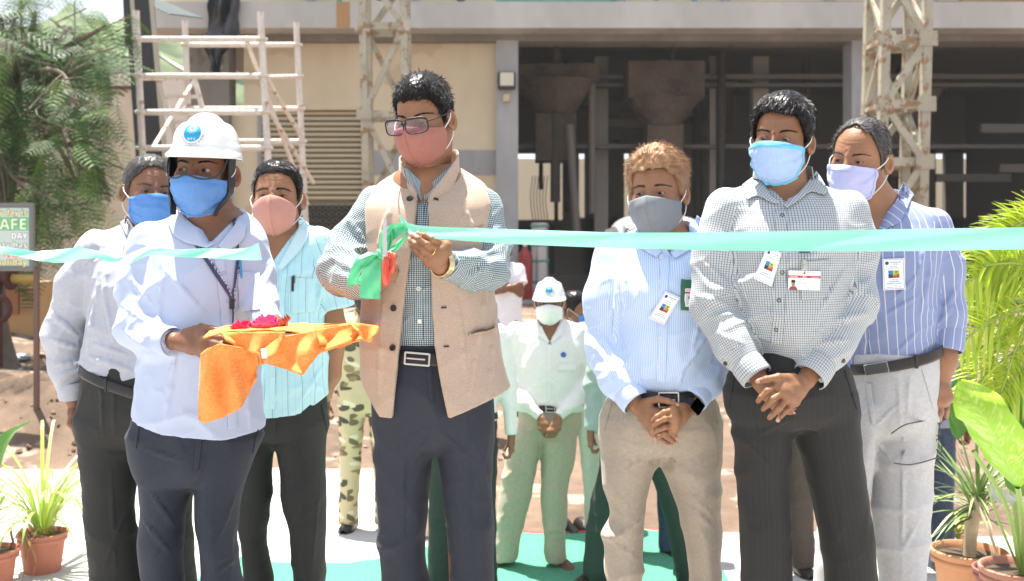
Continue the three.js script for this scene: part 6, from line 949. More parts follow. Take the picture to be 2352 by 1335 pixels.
/* man in the small check shirt */
{
  const tex = clothTex(512, .050, (c, w) => { c.fillStyle = '#dde0e2'; c.fillRect(0, 0, w, w); const n = 8, s = w / n; for (let i = 0; i < n; i++) { c.globalAlpha = .62; c.fillStyle = i & 1 ? '#5c6264' : '#56646e'; c.fillRect(i * s, 0, s * .26, w); c.globalAlpha = .52; c.fillRect(0, i * s, w, s * .26); } c.globalAlpha = 1; });
  const m = man({
    label: 'tall man in fine checked shirt, light blue trimmed mask, hands clasped', d: 2.85, foot: 1845, seed: 51, skin: SKIN.brown, shirtM: cloth(tex, { color: [.71, .71, .72] }),
    trM: cloth(clothTex(256, .03, lines('#272625', [[.1, .05, '#302f2f'], [.6, .05, '#302f2f']])), { color: [.9, .9, .9], sheen: .1 }),
    mats: { hair: HAIR.black, bindi: BINDI, mask: cloth(clothTex(256, .03, lines('#b9cdee', [...Array(10)].map((_, i) => [i / 10, .04, '#9ab4e2'])), 0), { color: [.84, .88, .94] }) }, neck: [1800, 438], neckR: .062, head: { at: [1795, 318, .03], yaw: -27, pitch: 6, roll: -5, k: .93, wide: .98, open: .0030, gaze: [-.25, -.40], hairT: .021, hairSide: .014, tufts: 1700, tuftLen: .020, comb: [-.3, -.1, .6], lift: .35, part: 1, seed: 17, bindi: [0, .014, .0032], hairline: [[0, .076], [.4, .074], [.75, .060], [1.0, .022], [1.25, -.014], [1.55, -.008], [1.75, -.016], [2.2, -.07], [3.15, -.085]], mask: { kind: 'pleat', top: [17, 14], bottom: [-60, -46], side: 60, s: 6, tent: .006, trim: cloth(clothTex(8, .1, lines('#74c7e6', [])), { color: [.8, .86, .9] }) } },
    torso: [[412, 1740, 1872, .085, -.02], [436, 1690, 1925, .108, -.01], [470, 1664, 1962, .125], [540, 1660, 1962, .142], [620, 1668, 1952, .152, .005], [700, 1680, 1940, .158, .01], [760, 1702, 1915, .155, .01], [815, 1730, 1895, .14]],
    vee: [[1792, 474], [1748, 412], [1850, 410]],
    arms: [{ sleeve: [[1672, 482, 52, -.01], [1648, 580, 54, 0], [1640, 690, 52, .02], [1690, 800, 42, .09], [1736, 862, 32, .135]], bare: [[1672, 482, 34, -.01], [1640, 690, 34, .02], [1745, 872, 20, .14]], hand: (me, J) => handPrims({ wrist: J(1742, 872, .14), palmR: .0135, knuckles: [J(1775, 906, .165), J(1780, 918, .165), J(1786, 930, .16), J(1790, 940, .155)], fingers: [[J(1805, 912, .165), J(1818, 916, .155), J(1826, 918, .15)], [J(1808, 924, .165), J(1820, 927, .155), J(1828, 928, .15)], [J(1810, 936, .16), J(1820, 938, .15), J(1826, 938, .145)], [J(1806, 946, .155), J(1814, 948, .15), J(1820, 948, .145)]] }) },
    { sleeve: [[1950, 484, 48, -.01], [1966, 580, 50, 0], [1964, 690, 50, .02], [1905, 800, 44, .10], [1862, 862, 34, .15]], bare: [[1950, 484, 32, -.01], [1962, 690, 33, .02], [1850, 876, 21, .165]], hand: (me, J) => handPrims({ wrist: J(1848, 876, .165), r: .0096, palmR: .0145, knuckles: [J(1790, 884, .205), J(1800, 899, .212), J(1811, 912, .208), J(1824, 922, .196)], fingers: [[J(1763, 898, .222), J(1749, 913, .218), J(1742, 922, .206)], [J(1776, 917, .230), J(1761, 932, .224), J(1753, 940, .21)], [J(1790, 936, .225), J(1776, 951, .218), J(1768, 960, .206)], [J(1807, 943, .21), J(1795, 955, .206), J(1789, 962, .198)]], thumb: [J(1822, 868, .185), J(1788, 867, .21), J(1760, 872, .212), J(1744, 876, .206)] }) }],
    cuffs: [[[1712, 832, .115], [1740, 868, .14], 35], [[1886, 828, .125], [1858, 868, .155], 37]], buttonM: darkBtn,
    hips: [[798, 1720, 1905, .142], [850, 1680, 1952, .15], [920, 1668, 1966, .152], [965, 1676, 1972, .14]], legs: [[[900, 1668, 1820, .12], [980, 1682, 1815, .115], [1060, 1690, 1810, .105], [1150, 1694, 1813, .095], [1240, 1698, 1818, .09], [1335, 1702, 1822, .085, -.01], [1500, 1712, 1824, .08, -.03], [1590, 1714, 1826, .08, -.03]], [[900, 1814, 1962, .12], [980, 1824, 1970, .115], [1060, 1848, 1978, .105], [1150, 1868, 1990, .095], [1240, 1884, 2006, .09], [1335, 1902, 2015, .085, -.01], [1500, 1915, 2015, .08, -.03], [1590, 1918, 2018, .08, -.03]]],
    crumple: [[1642, 690, 80, .005, .02], [1962, 690, 80, .005, .02], [1800, 770, 100, .003], [1700, 600, 60, .003], [1930, 600, 60, .003]], folds: [[1610, 600, 1670, 650, 9], [1600, 680, 1670, 700, 9], [1630, 730, 1690, 720, 8], [1680, 600, 1720, 700, 8], [1690, 640, 1790, 740, 7], [2000, 640, 1930, 700, 9], [1990, 720, 1910, 740, 9], [1950, 780, 1880, 790, 8], [1940, 620, 1880, 720, 8], [1900, 740, 1850, 790, 6], [1730, 770, 1800, 790, 6], [1655, 770, 1705, 790, 8]],
    trFolds: [[1825, 965, 1900, 1000, 6], [1820, 960, 1740, 1000, 6], [1740, 980, 1750, 1330, 4], [1915, 1000, 1950, 1330, 4], [1700, 1000, 1780, 1080, 5]],
    collar: [[[[1738, 408], [1752, 425], [1772, 452], [1790, 470]], [[1706, 430], [1716, 462], [1740, 452], [1776, 470]]], [[[1868, 392], [1856, 420], [1830, 452], [1798, 472]], [[1900, 440], [1895, 452], [1862, 442], [1808, 482]]]],
    seams: [[[1690, 850], [1674, 940]], [[1940, 850], [1968, 940]]], placket: [[1794, 484, 13], [1795, 580, 13], [1790, 690, 13], [1784, 790, 13]], buttons: [[1797, 496], [1797, 626, R0(2.85, 5)], [1790, 690], [1784, 757], [1667, 835], [1937, 829], [1888, 866]], pocket: [[[1838, 600], [1905, 596]], [[1840, 690], [1904, 684]]]
  });
  card(m, m.root, 'visitor_card', [[1772, 572], [1788, 580], [1774, 658], [1733, 640]].map(([x, y], i) => i === 0 ? [1764, 566] : i === 1 ? [1796, 582] : [x, y]), visitorCard, .010);
  const idc = card(m, m.root, 'identity_card', [[1810, 622], [1883, 624], [1882, 668], [1809, 666]], idCard, .012, .002);
  const c1 = hit(m.both, 1845, 600, m.d).add(V(0, 0, .012)); part('badge_clip', merge([new RoundedBoxGeometry(.010, .026, .003, 2, .001).translate(c1.x, c1.y - .01, c1.z), new THREE.CylinderGeometry(.004, .004, .006, 12).rotateX(Math.PI / 2).translate(c1.x, c1.y - .012, c1.z + .003)]), BELT_STEEL, m.root);
  part('pen_clip', new RoundedBoxGeometry(.028, .022, .006, 2, .002).translate(c1.x, c1.y + .032, c1.z), std([.02, .035, .12], .5), m.root);
}
function R0(d, px) { return px * d / F; }
/* man in the blue pinstripe shirt */
{
  const m = man({
    label: 'balding man in blue shirt with white stripes, lilac mask, red forehead mark', d: 3.3, foot: 2010, seed: 61, skin: SKIN.tan, shirtM: cloth(clothTex(256, .054, lines('#98a5cb', [[.05, .05, '#eeecf0'], [.55, .05, '#eeecf0']])), { color: [.74, .74, .77] }), trM: cloth(grainTex(128, [.44, .435, .44], [.54, .535, .54], { fine: .7, scale: 24, rep: 6 })),
    mats: { hair: hairMat(.07, .066, .064, .45), brow: HAIR.salt, bindi: VERMIL, mask: cloth(grainTex(64, [.44, .46, .74], [.52, .54, .80], { fine: .5, scale: 16, rep: 30 })) }, neck: [2020, 478], neckR: .06, head: { at: [1975, 364, .03], yaw: -42, pitch: 10, roll: -8, k: 1.03, gaze: [-.25, 0], open: .0030, hairT: .007, hairSide: .007, tufts: 1500, tuftLen: .018, comb: [0, .3, -.4], lift: .4, seed: 23, bindi: [-.006, .036, .005], hairline: [[0, .101], [.4, .098], [.7, .082], [.95, .048], [1.15, .015], [1.35, -.02], [1.55, -.012], [1.75, -.02], [2.2, -.066], [3.15, -.08]], mask: { kind: 'pleat', top: [18, 16], hem: true, bottom: [-60, -44], side: 58, s: 2, tent: .006 } },
    torso: [[452, 1968, 2085, .08, -.02], [478, 1940, 2135, .1, -.01], [510, 1925, 2160, .118], [580, 1918, 2160, .132], [660, 1926, 2148, .142], [740, 1936, 2140, .148], [800, 1945, 2136, .146], [842, 1955, 2132, .14]], hem: [[1950, 842, 2140, 798]],
    vee: [[1992, 548], [1975, 478], [2040, 470]],
    arms: [{ sleeve: [[2142, 522, 46, -.01], [2168, 620, 44, -.01], [2176, 720, 42, 0], [2172, 800, 33, .02]], bare: [[2142, 522, 30, -.01], [2174, 740, 30, 0], [2166, 830, 29, .02], [2158, 882, 22, .03]], hand: (me, J) => handPrims({ wrist: J(2160, 876, .03), r: .0098, wr: .03, palmR: .0165, knuckles: [J(2128, 916, .062), J(2145, 925, .07), J(2163, 923, .066), J(2178, 914, .054)], fingers: [[J(2121, 945, .078), J(2118, 958, .07), J(2117, 968, .058)], [J(2140, 953, .088), J(2139, 966, .062), J(2142, 960, .045)], [J(2160, 951, .082), J(2158, 965, .058), J(2160, 957, .04)], [J(2176, 942, .066), J(2174, 957, .045), J(2174, 949, .03)]], thumb: [J(2140, 888, .045), J(2118, 922, .05), J(2112, 946, .05), J(2113, 960, .048)] }) }, { sleeve: [[1945, 530, 40, -.01], [1918, 640, 40, -.02], [1925, 760, 36, 0], [1950, 850, 26, .03]], hand: fist(J => J(1950, 858, .03), V(.1, -1, 0), V(-.2, 0, 1), V(1, 0, 0)) }],
    cuffs: [[[2174, 752, .005], [2169, 806, .02], 40]], hips: [[806, 1935, 2150, .145], [870, 1940, 2150, .15], [940, 1945, 2148, .145], [990, 1948, 2146, .13]],
    legs: [[[930, 1940, 2012, .115], [1020, 1932, 2002, .11], [1120, 1908, 1998, .1], [1220, 1882, 1978, .092], [1335, 1874, 1966, .085], [1500, 1872, 1955, .08]], [[930, 1996, 2148, .115], [1020, 2002, 2145, .11], [1100, 2004, 2141, .1], [1200, 2006, 2136, .092], [1270, 2014, 2130, .088], [1335, 2022, 2122, .085], [1500, 2026, 2112, .08]]],
    crumple: [[2165, 720, 60, .004], [2040, 760, 100, .003], [2120, 560, 50, .003]], folds: [[2125, 560, 2100, 660, 8], [2140, 600, 2115, 720, 8], [2200, 660, 2165, 720, 8], [2050, 690, 2120, 620, 6], [2040, 720, 2110, 680, 6], [2110, 760, 2060, 810, 6], [2190, 700, 2160, 740, 7]], trFolds: [[2062, 860, 2070, 1000, 6], [2090, 860, 2085, 960, 5], [2005, 1000, 2050, 1060, 6], [2075, 1000, 2072, 1330, 5], [2010, 980, 2060, 930, 5], [2070, 1270, 2110, 1200, 6]],
    collar: [[[[2070, 420], [2060, 452], [2030, 500], [1998, 545]], [[2096, 450], [2082, 482], [2066, 514], [2048, 522]]], [[[1980, 470], [1984, 510], [1992, 548]], [[1962, 480], [1968, 520], [1984, 552]]]], fly: [[1990, 880, 12], [1998, 950, 12], [2002, 975, 8]], seams: [[[2118, 850], [2144, 940]]], placket: [[1993, 556, 9], [1990, 650, 9], [1985, 832, 9]], buttons: [],
    belt: [842, 802, 1958, 2134, LEATHER, { h: 24, x: 1985, y: 840, w: 52, plate: true, bh: 24 }]
  });
  card(m, m.root, 'visitor_card', [[2026, 596], [2076, 594], [2079, 665], [2028, 668]], visitorCard, .009);
}
/* the second row, standing on the ground beyond the stage */
const whiteShirt = cloth(grainTex(128, [.74, .73, .69], [.82, .81, .78], { fine: .5, scale: 12, rep: 6 }));
function stander(o) { // a man standing at rest: outlines from his height and place
  const s = F / o.d, cx = o.cx, g = o.ground ?? 0, Y = h => HZ - (g + h * (o.k ?? 1) - CY) * s, X = v => cx + v * s, k = (o.k ?? 1), ar = (sd, cr) => { const b = cr ? [[sd * .20, 1.40, .058, -.01], [sd * .245, 1.13, .050, .0], [sd * .14, .98, .04, .12], [sd * .05, .90, .03, .17]] : [[sd * .20, 1.40, .056, -.01], [sd * .25, 1.12, .048, -.02], [sd * .262, .86, .034, 0]]; return { sleeve: b.slice(0, o.short ? 2 : 9).map(([x, y, r, z]) => [X(x), Y(y), r * s, z]), bare: b.map(([x, y, r, z]) => [X(x), Y(y), r * s * .72, z]), hand: cr ? (me, J) => fist(J2 => J2(X(sd * .05), Y(.90), .17 + (sd > 0 ? .02 : 0)), V(-sd * .35, -1, .3), V(-sd, -.3, 0), V(-sd * .6, 0, -1))(me, J) : fist(J2 => J2(X(sd * .262), Y(.86)), V(0, -1, .1), V(0, 0, 1), V(-sd, 0, 0)) }; };
  const W = o.w ?? 1;
  return man({ seed: o.seed, label: o.label, group: o.group, d: o.d, foot: cx, ground: g, skin: o.skin ?? SKIN.brown, shirtM: o.shirtM, trM: o.trM, mats: o.mats, neck: [X(0), Y(1.44), -.02], head: { k: 1, open: .0036, tufts: o.fine ? 350 : 0, tuftLen: .014, seed: o.seed, cell: o.fine ? .0055 : .008, at: [X(o.hx ?? 0), Y(1.575), .02], ...o.head },
    torso: [[1.47, .10, .07, -.02], [1.43, .19, .09, -.01], [1.36, .215, .11], [1.2, .205, .125], [1.08, .19, .13], [.98, .19, .13], [o.tuck ? .94 : .84, .20, .125]].map(([y, w, dp, z]) => [Y(y), X(-w * W), X(w * W), dp, z]), vee: o.vee === false ? null : [[X(0), Y(1.33)], [X(-.06), Y(1.46)], [X(.06), Y(1.46)]],
    arms: [ar(-1, o.clasp), ar(1, o.clasp)], hips: [[1.0, .175, .12], [.9, .185, .128], [.8, .185, .11]].map(([y, w, dp]) => [Y(y), X(-w * W), X(w * W), dp]),
    legs: o.legs ?? [-1, 1].map(q => [[.84, .095, .095, .10], [.6, .105, .08, .085], [.45, .11, .07, .075], [.25, .118, .066, .07], [.05, .122, .07, .07]].map(([y, c, w, dp]) => [Y(y), X(q * c - w), X(q * c + w), dp])), collar: o.noCollar ? null : [[[[X(-.062), Y(1.47)], [X(-.03), Y(1.39)], [X(-.005), Y(1.34)]], [[X(-.085), Y(1.45)], [X(-.07), Y(1.38)], [X(-.015), Y(1.335)]]], [[[X(.062), Y(1.47)], [X(.03), Y(1.39)], [X(.005), Y(1.34)]], [[X(.085), Y(1.45)], [X(.07), Y(1.38)], [X(.015), Y(1.335)]]]],
    placket: o.noCollar ? null : [[X(0), Y(1.32), .014 * s], [X(0), Y(1.0), .014 * s]], shoes: o.shoes ?? [[X(-.122), Y(0), -.1], [X(.122), Y(0), .15]], shoeM: o.shoeM, crumple: [[X(-.25), Y(1.12), .1 * s, .004], [X(.25), Y(1.12), .1 * s, .004], [X(0), Y(.98), .15 * s, .003]], cell: o.fine ? .0085 : .014, trCell: o.fine ? .0105 : .012, bodyCell: o.fine ? .012 : .016, belt: o.tuck ? [Y(.97), Y(.97), X(-.16 * W), X(.16 * W), LEATHER_BLACK, { h: .035 * s, x: X(0), y: Y(.97), w: .05 * s, bh: .04 * s }] : null, ...o.more });
}
const N95 = cloth(grainTex(32, [.78, .78, .77], [.84, .84, .83], { scale: 8, rep: 20 }));
{
  const m = stander({ fine: true, label: 'man in white hard hat, white shirt and khaki trousers on the carpet', d: 6.05, cx: 1262, k: .985, seed: 71, clasp: true, tuck: true, skin: SKIN.brown, shirtM: whiteShirt, trM: cloth(grainTex(128, [.47, .40, .30], [.55, .48, .37], { fine: .6, scale: 16, rep: 6 })), mats: { hair: HAIR.black, mask: N95 }, shoeM: std([.13, .055, .03], .4),
    head: { yaw: -3, pitch: 3, hairT: .004, hairSide: .003, tufts: 0, cell: .0048, mask: { kind: 'seam', top: [20, 12], bottom: [-56, -36], side: 60, s: 3, tent: .010 } },
    more: { legs: [[[985, 1176, 1246, .11], [1040, 1163, 1240, .105], [1110, 1150, 1228, .09], [1190, 1141, 1206, .08], [1240, 1137, 1196, .075], [1288, 1134, 1188, .075]], [[985, 1240, 1326, .11], [1040, 1240, 1322, .105], [1110, 1241, 1308, .09], [1190, 1245, 1301, .08], [1240, 1248, 1299, .075], [1288, 1252, 1300, .075]]], shoes: [[1146, 1310, -.5], [1284, 1310, .45]], trCrumple: [[1200, 1060, 50, .005], [1280, 1080, 50, .005], [1170, 1200, 40, .005], [1275, 1220, 40, .005]] } });
  wearHelmet(m, -.03, .042, .26);
  card(m, m.root, 'name_badge', [[1282, 836], [1322, 838], [1320, 852], [1281, 850]], std([.8, .78, .75], .5));
  const p = hit(m.both, 1294, 815, m.d).add(V(0, 0, .006)); part('lapel_pin', new THREE.CylinderGeometry(.016, .016, .003, 16).rotateX(Math.PI / 2).translate(p.x, p.y, p.z), std([.03, .12, .4], .4), m.root);
}
const blackMask = cloth(grainTex(32, [.015, .015, .017], [.03, .03, .03], { scale: 8, rep: 20 })), paleTr = cloth(grainTex(128, [.50, .50, .42], [.60, .60, .52], { fine: .6, scale: 16, rep: 6 }));
stander({ fine: true, label: 'man in white shirt turned aside behind the khaki trousered man', d: 6.8, cx: 1322, k: .93, seed: 81, tuck: true, skin: SKIN.brown, shirtM: whiteShirt, trM: paleTr, mats: { hair: HAIR.black, mask: blueMask() }, head: { yaw: 68, hairT: .012, mask: { kind: 'pleat', top: [14, 8], bottom: [-58, -40], side: 58, s: 3 } }, shoes: [[1305, 1222, .3], [1345, 1229, .5]] });
stander({ fine: true, label: 'man with folded arms in white shirt and jeans by the doorway', d: 9.8, cx: 1152, ground: .30, k: .985, seed: 91, short: true, skin: SKIN.dark, shirtM: cloth(grainTex(64, [.76, .72, .75], [.82, .79, .81], { scale: 8, rep: 6 })), trM: cloth(grainTex(128, [.16, .21, .30], [.26, .32, .42], { fine: .6, scale: 12, rep: 5 })), mats: { hair: HAIR.black, mask: N95 }, head: { yaw: -10, hairT: .012, mask: { kind: 'seam', top: [16, 10], bottom: [-56, -36], side: 60, tent: .006 } },
  more: { arms: [{ sleeve: [[1107, 620, 15, 0], [1101, 652, 16, .03]], bare: [[1107, 620, 11, 0], [1102, 676, 10, .05], [1155, 664, 9, .17], [1172, 660, 8, .18]], hand: fist(J => J(1172, 660, .18), V(1, .1, -.2), V(0, 1, 0), V(0, 0, -1)) }, { sleeve: [[1191, 620, 15, 0], [1196, 652, 16, .03]], bare: [[1191, 620, 11, 0], [1192, 674, 10, .05], [1150, 650, 9, .15], [1128, 648, 8, .17]], hand: fist(J => J(1128, 648, .17), V(-1, .1, -.2), V(0, 1, 0), V(0, 0, -1)) }] } });
const camo = clothTex(256, .5, (c, w) => { c.fillStyle = '#c9b893'; c.fillRect(0, 0, w, w); for (let i = 0; i < 46; i++) { c.fillStyle = ['#6f6248', '#8e7d58', '#e0d3b4', '#4f4a3a'][i & 3]; c.beginPath(); c.ellipse(rnd() * w, rnd() * w, rr(10, 34), rr(5, 13), rr(-.6, .6), 0, 7); c.fill(); } });
{ const cm = cloth(camo); const m = stander({ label: 'soldier in camouflage with holster, mostly hidden behind the jacket wearer', d: 6.9, cx: 842, seed: 95, skin: SKIN.brown, shirtM: cm, trM: cm, mats: { hair: HAIR.black, mask: blackMask }, head: { hairT: .01, mask: { kind: 'seam', top: [18, 10], bottom: [-56, -36], side: 60 } }, shoeM: LEATHER_BLACK });
  const a = m.J(806, 880, .03); part('holster', merge([new RoundedBoxGeometry(.06, .20, .05, 3, .015).rotateZ(.08).translate(a.x, a.y, a.z), new RoundedBoxGeometry(.035, .09, .03, 3, .008).rotateZ(-.2).translate(a.x - .012, a.y + .12, a.z)]), std([.015, .016, .018], .5), m.root); }
stander({ label: 'man in white shirt and dark trousers behind the jacket wearer', d: 5.6, cx: 1062, seed: 101, tuck: true, shirtM: whiteShirt, trM: darkCloth([.018, .024, .02], [.034, .042, .036]), mats: { hair: HAIR.black, mask: blueMask() }, head: { hairT: .01, mask: { kind: 'pleat', top: [16, 10], bottom: [-58, -40], side: 58 } } });
stander({ label: 'man in dark green trousers standing behind the grey masked man', d: 5.75, cx: 1466, w: 1.15, seed: 111, shirtM: cloth(grainTex(64, [.3, .36, .34], [.36, .42, .4], { rep: 6 })), trM: darkCloth([.014, .028, .022], [.026, .046, .036]), mats: { hair: HAIR.grey, mask: N95 }, head: { hairT: .01, mask: { kind: 'seam', top: [18, 10], bottom: [-56, -36], side: 60 } },
  more: { legs: [[[985, 1388, 1466, .1], [1060, 1378, 1452, .09], [1140, 1360, 1430, .085], [1220, 1345, 1412, .08], [1300, 1340, 1398, .075], [1335, 1338, 1396, .07]], [[985, 1460, 1546, .1], [1060, 1480, 1556, .09], [1140, 1512, 1575, .085], [1220, 1534, 1596, .08], [1300, 1548, 1606, .075], [1335, 1552, 1608, .07]]], shoes: [[1358, 1344, -.55], [1580, 1344, .3]] } });
stander({ label: 'man in blue jeans farther back, legs seen past the beige trousers', d: 6.3, cx: 1492, seed: 121, shirtM: cloth(grainTex(64, [.25, .27, .3], [.3, .32, .36], { rep: 6 })), trM: cloth(grainTex(128, [.035, .06, .13], [.07, .10, .19], { fine: .6, scale: 12, rep: 5 })), mats: { hair: HAIR.black, mask: blackMask }, head: { hairT: .01, mask: { kind: 'seam', top: [18, 10], bottom: [-56, -36], side: 60 } } });
stander({ label: 'man in brown trousers standing behind the tall checked shirt man', d: 5.95, cx: 1796, seed: 131, shirtM: cloth(grainTex(64, [.4, .33, .28], [.46, .38, .33], { rep: 6 })), trM: darkCloth([.06, .042, .034], [.10, .072, .058]), mats: { hair: HAIR.black, mask: N95 }, head: { hairT: .01, mask: { kind: 'seam', top: [18, 10], bottom: [-56, -36], side: 60 } } });
stander({ label: 'man in dark jeans standing behind the blue striped shirt man', d: 6.0, cx: 2118, seed: 141, shirtM: cloth(grainTex(64, [.2, .22, .28], [.26, .28, .34], { rep: 6 })), trM: cloth(grainTex(128, [.022, .03, .065], [.045, .06, .11], { fine: .6, scale: 12, rep: 5 })), mats: { hair: HAIR.black, mask: blackMask }, head: { hairT: .01, mask: { kind: 'seam', top: [18, 10], bottom: [-56, -36], side: 60 } }, shoeM: std([.03, .04, .07], .6) });
/* ---------------------------------------------------------------- trees and potted plants */
const bark = std([1, 1, 1], .95, { map: grainTex(256, [.10, .075, .055], [.24, .19, .15], { fine: .5, scale: 5, streak: .3, rep: 3 }) });
{
  const t = thing('tree', 'feathery leaved tree over the sign at the left edge', 'tree', [P(-10, HZ, 11.8).x, .5, -11.8]), base = V(P(-12, 0, 11.8).x, groundY(-5.8, -11.8) - .1, -11.8);
  const mids = [base, base.clone().add(V(-.05, 1.2, 0)), base.clone().add(V(.15, 2.4, -.1)), base.clone().add(V(.3, 3.6, 0))];
  const tr = [tube(mids, .16, 30, 12)]; { const p = tr[0].attributes.position; for (let i = 0; i < p.count; i++) { const y = p.getY(i) - base.y, f = 1 + .9 * Math.exp(-y * 2.2) - .12 * y + .10 * noise(p.getX(i) * 5, p.getY(i) * 3, p.getZ(i) * 5); p.setX(i, base.x + (p.getX(i) - base.x) * f); p.setZ(i, base.z + (p.getZ(i) - base.z) * f); } tr[0].computeVertexNormals(); }
  part('trunk', tr[0], bark, t);
  const limbs = [], spots = [];
  const clumps = [[40, 40, .9], [120, 30, .8], [190, 70, .6], [60, 150, .9], [150, 170, .9], [230, 190, .6], [40, 260, .9], [120, 300, .8], [200, 330, .7], [255, 140, .4], [30, 400, .8], [100, 430, .7], [180, 470, .5], [250, 330, .4], [60, 500, .6], [120, 560, .35], [-60, 100, 1], [-60, 300, 1], [-40, 480, .8], [220, 420, .45], [280, 60, .3], [90, 210, .8], [210, 250, .4]];
  for (const [px, py, r] of clumps) { const d = 11.9 + rr(-.9, .8), c = P(px - 40, py, d); const a = mids[3].clone().lerp(mids[2], rnd()), mid = a.clone().lerp(c, .5).add(V(rr(-.3, .3), rr(.0, .4), rr(-.3, .3))); limbs.push(tube([a, mid, c], .028, 12, 6)); for (let i = 0; i < 40 * r + 7; i++) { const q = c.clone().add(V(rr(-1, 1), rr(-1, 1), rr(-1, 1)).multiplyScalar(.42 * Math.sqrt(r))); spots.push([q, c]); } for (let i = 0; i < 4; i++) limbs.push(tube([mid, mid.clone().lerp(c, .6).add(V(rr(-.2, .2), rr(-.2, .2), rr(-.2, .2))), c.clone().add(V(rr(-.4, .4), rr(-.4, .4), rr(-.4, .4)))], .010, 8, 5)); }
  part('limb', merge(limbs), bark, t);
  // one feathery frond: a rib with narrow pinnae, each edged with small leaflets
  const pos = [], idx = []; const quad = (a, b, w, n) => { const d = b.clone().sub(a).normalize(), s = d.clone().cross(n).normalize().multiplyScalar(w), k = pos.length / 3, m = a.clone().lerp(b, .45); for (const q of [a, m.clone().add(s), b, m.clone().sub(s)]) pos.push(q.x, q.y, q.z); idx.push(k, k + 1, k + 2, k, k + 2, k + 3); };
  const N = V(0, 1, 0); for (let i = 0; i < 8; i++) { const t2 = .12 + i / 8 * .88, o = V(0, -.09 * t2 * t2, t2 * .42), L = .13 * Math.sin(Math.PI * (.2 + .72 * t2)); for (const s of [-1, 1]) for (let j = 0; j < 7; j++) { const u = (j + .5) / 7, e = o.clone().add(V(s * L * u, -.03 * u * u, L * u * .35)); for (const q of [-1, 1]) quad(e, e.clone().add(V(s * .012, -.006, q * .019 * (1.1 - u * .5))), .0050, N); } quad(o, o.clone().add(V(0, -.005, .05)), .002, V(1, 0, 0)); }
  const fg = new THREE.BufferGeometry(); fg.setAttribute('position', new THREE.Float32BufferAttribute(pos, 3)); fg.setAttribute('uv', new THREE.Float32BufferAttribute(new Float32Array(pos.length / 3 * 2), 2)); fg.setIndex(idx); fg.computeVertexNormals();
  const lm = phys([1, 1, 1], .5, { transmission: .38, thickness: 0, side: THREE.DoubleSide, specularIntensity: .6 });
  const im = new THREE.InstancedMesh(fg, lm, spots.length), q4 = new THREE.Matrix4(), cc = new THREE.Color(); spots.forEach(([p, c], i) => { const out = p.clone().sub(c).add(V(rr(-.3, .3), rr(-.75, -.10), rr(-.3, .3))); const z = out.normalize(), x = V(0, 1, 0).cross(z).normalize(), y = z.clone().cross(x); x.applyAxisAngle(z, rr(-.6, .6)); y.crossVectors(z, x); const s = rr(.75, 1.25); q4.makeBasis(x, y, z).scale(V(s, s, s)).setPosition(p.x - t.position.x, p.y - t.position.y, p.z - t.position.z); im.setMatrixAt(i, q4); const k = rnd(); im.setColorAt(i, cc.setRGB(.038 + .13 * k * k * k, .105 + .21 * k * k * k, .018 + .02 * k)); });
  im.name = 'crown'; im.userData.kind = 'stuff'; t.add(im);
}
function pot(name, label, d, px, rimY, w, h, mat, group, baseH = 0) { // px centre, rim row and width in pixels at d
  const s = F / d, r = w / 2 / s, H = h, rim = P(px, rimY, d), t = thing(name, label, 'potted plant', [rim.x, rim.y - H, -d], group);
  const prof = [[r * .70, 0], [r * .72, .005], [r * .90, H * .78], [r * .93, H * .80], [r * 1.0, H * .81], [r * 1.0, H * .87], [r * .96, H * .885], [r * .96, H * .90], [r * 1.03, H * .92], [r * 1.04, H * .985], [r * 1.02, H], [r * .95, H], [r * .92, H * .9], [r * .90, H * .86]].map(q => new THREE.Vector2(...q));
  part('pot', new THREE.LatheGeometry(prof, 40).translate(rim.x, rim.y - H, -d), mat, t); const so = new THREE.CircleGeometry(r * .93, 28, 0).rotateX(-Math.PI / 2).translate(rim.x, rim.y - H * .11, -d); part('soil', so, std([.07, .045, .03], .95), t);
  return { t, c: V(rim.x, rim.y - H * .1, -d), r };
}
const terra = (a, b) => std([1, 1, 1], .75, { map: grainTex(256, a, b, { fine: .15, scale: 4, rep: 2, spots: { c: [.5, .34, .26], from: .36, scale: 7, amount: .4 } }) });
const leafMat = (r, g, b, tr = .42, rough = .38) => phys([r, g, b], rough, { transmission: tr, thickness: 0, side: THREE.DoubleSide });
// a strap leaf along points, width profile, folded along the midrib
function leafGeo(pts, w, { fold = .25, n = 14, tip = .75, side } = {}) {
  const c = new THREE.CatmullRomCurve3(pts), g = []; for (let i = 0; i <= n; i++) { const t = i / n, p = c.getPoint(t), d = c.getTangent(t), s = (side ? side.clone() : V(0, 1, 0).cross(d)); if (s.lengthSq() < .02) s.set(1, 0, 0); s.addScaledVector(d, -s.dot(d)).normalize(); const u = d.clone().cross(s), ww = w * Math.pow(Math.sin(Math.PI * Math.pow(clamp(t, .015, .995), tip)), .75); g.push([-1, -.5, 0, .5, 1].map(k => p.clone().addScaledVector(s, k * ww).addScaledVector(u, Math.abs(k) * ww * fold))); }
  return sheet(g, .0012);
}
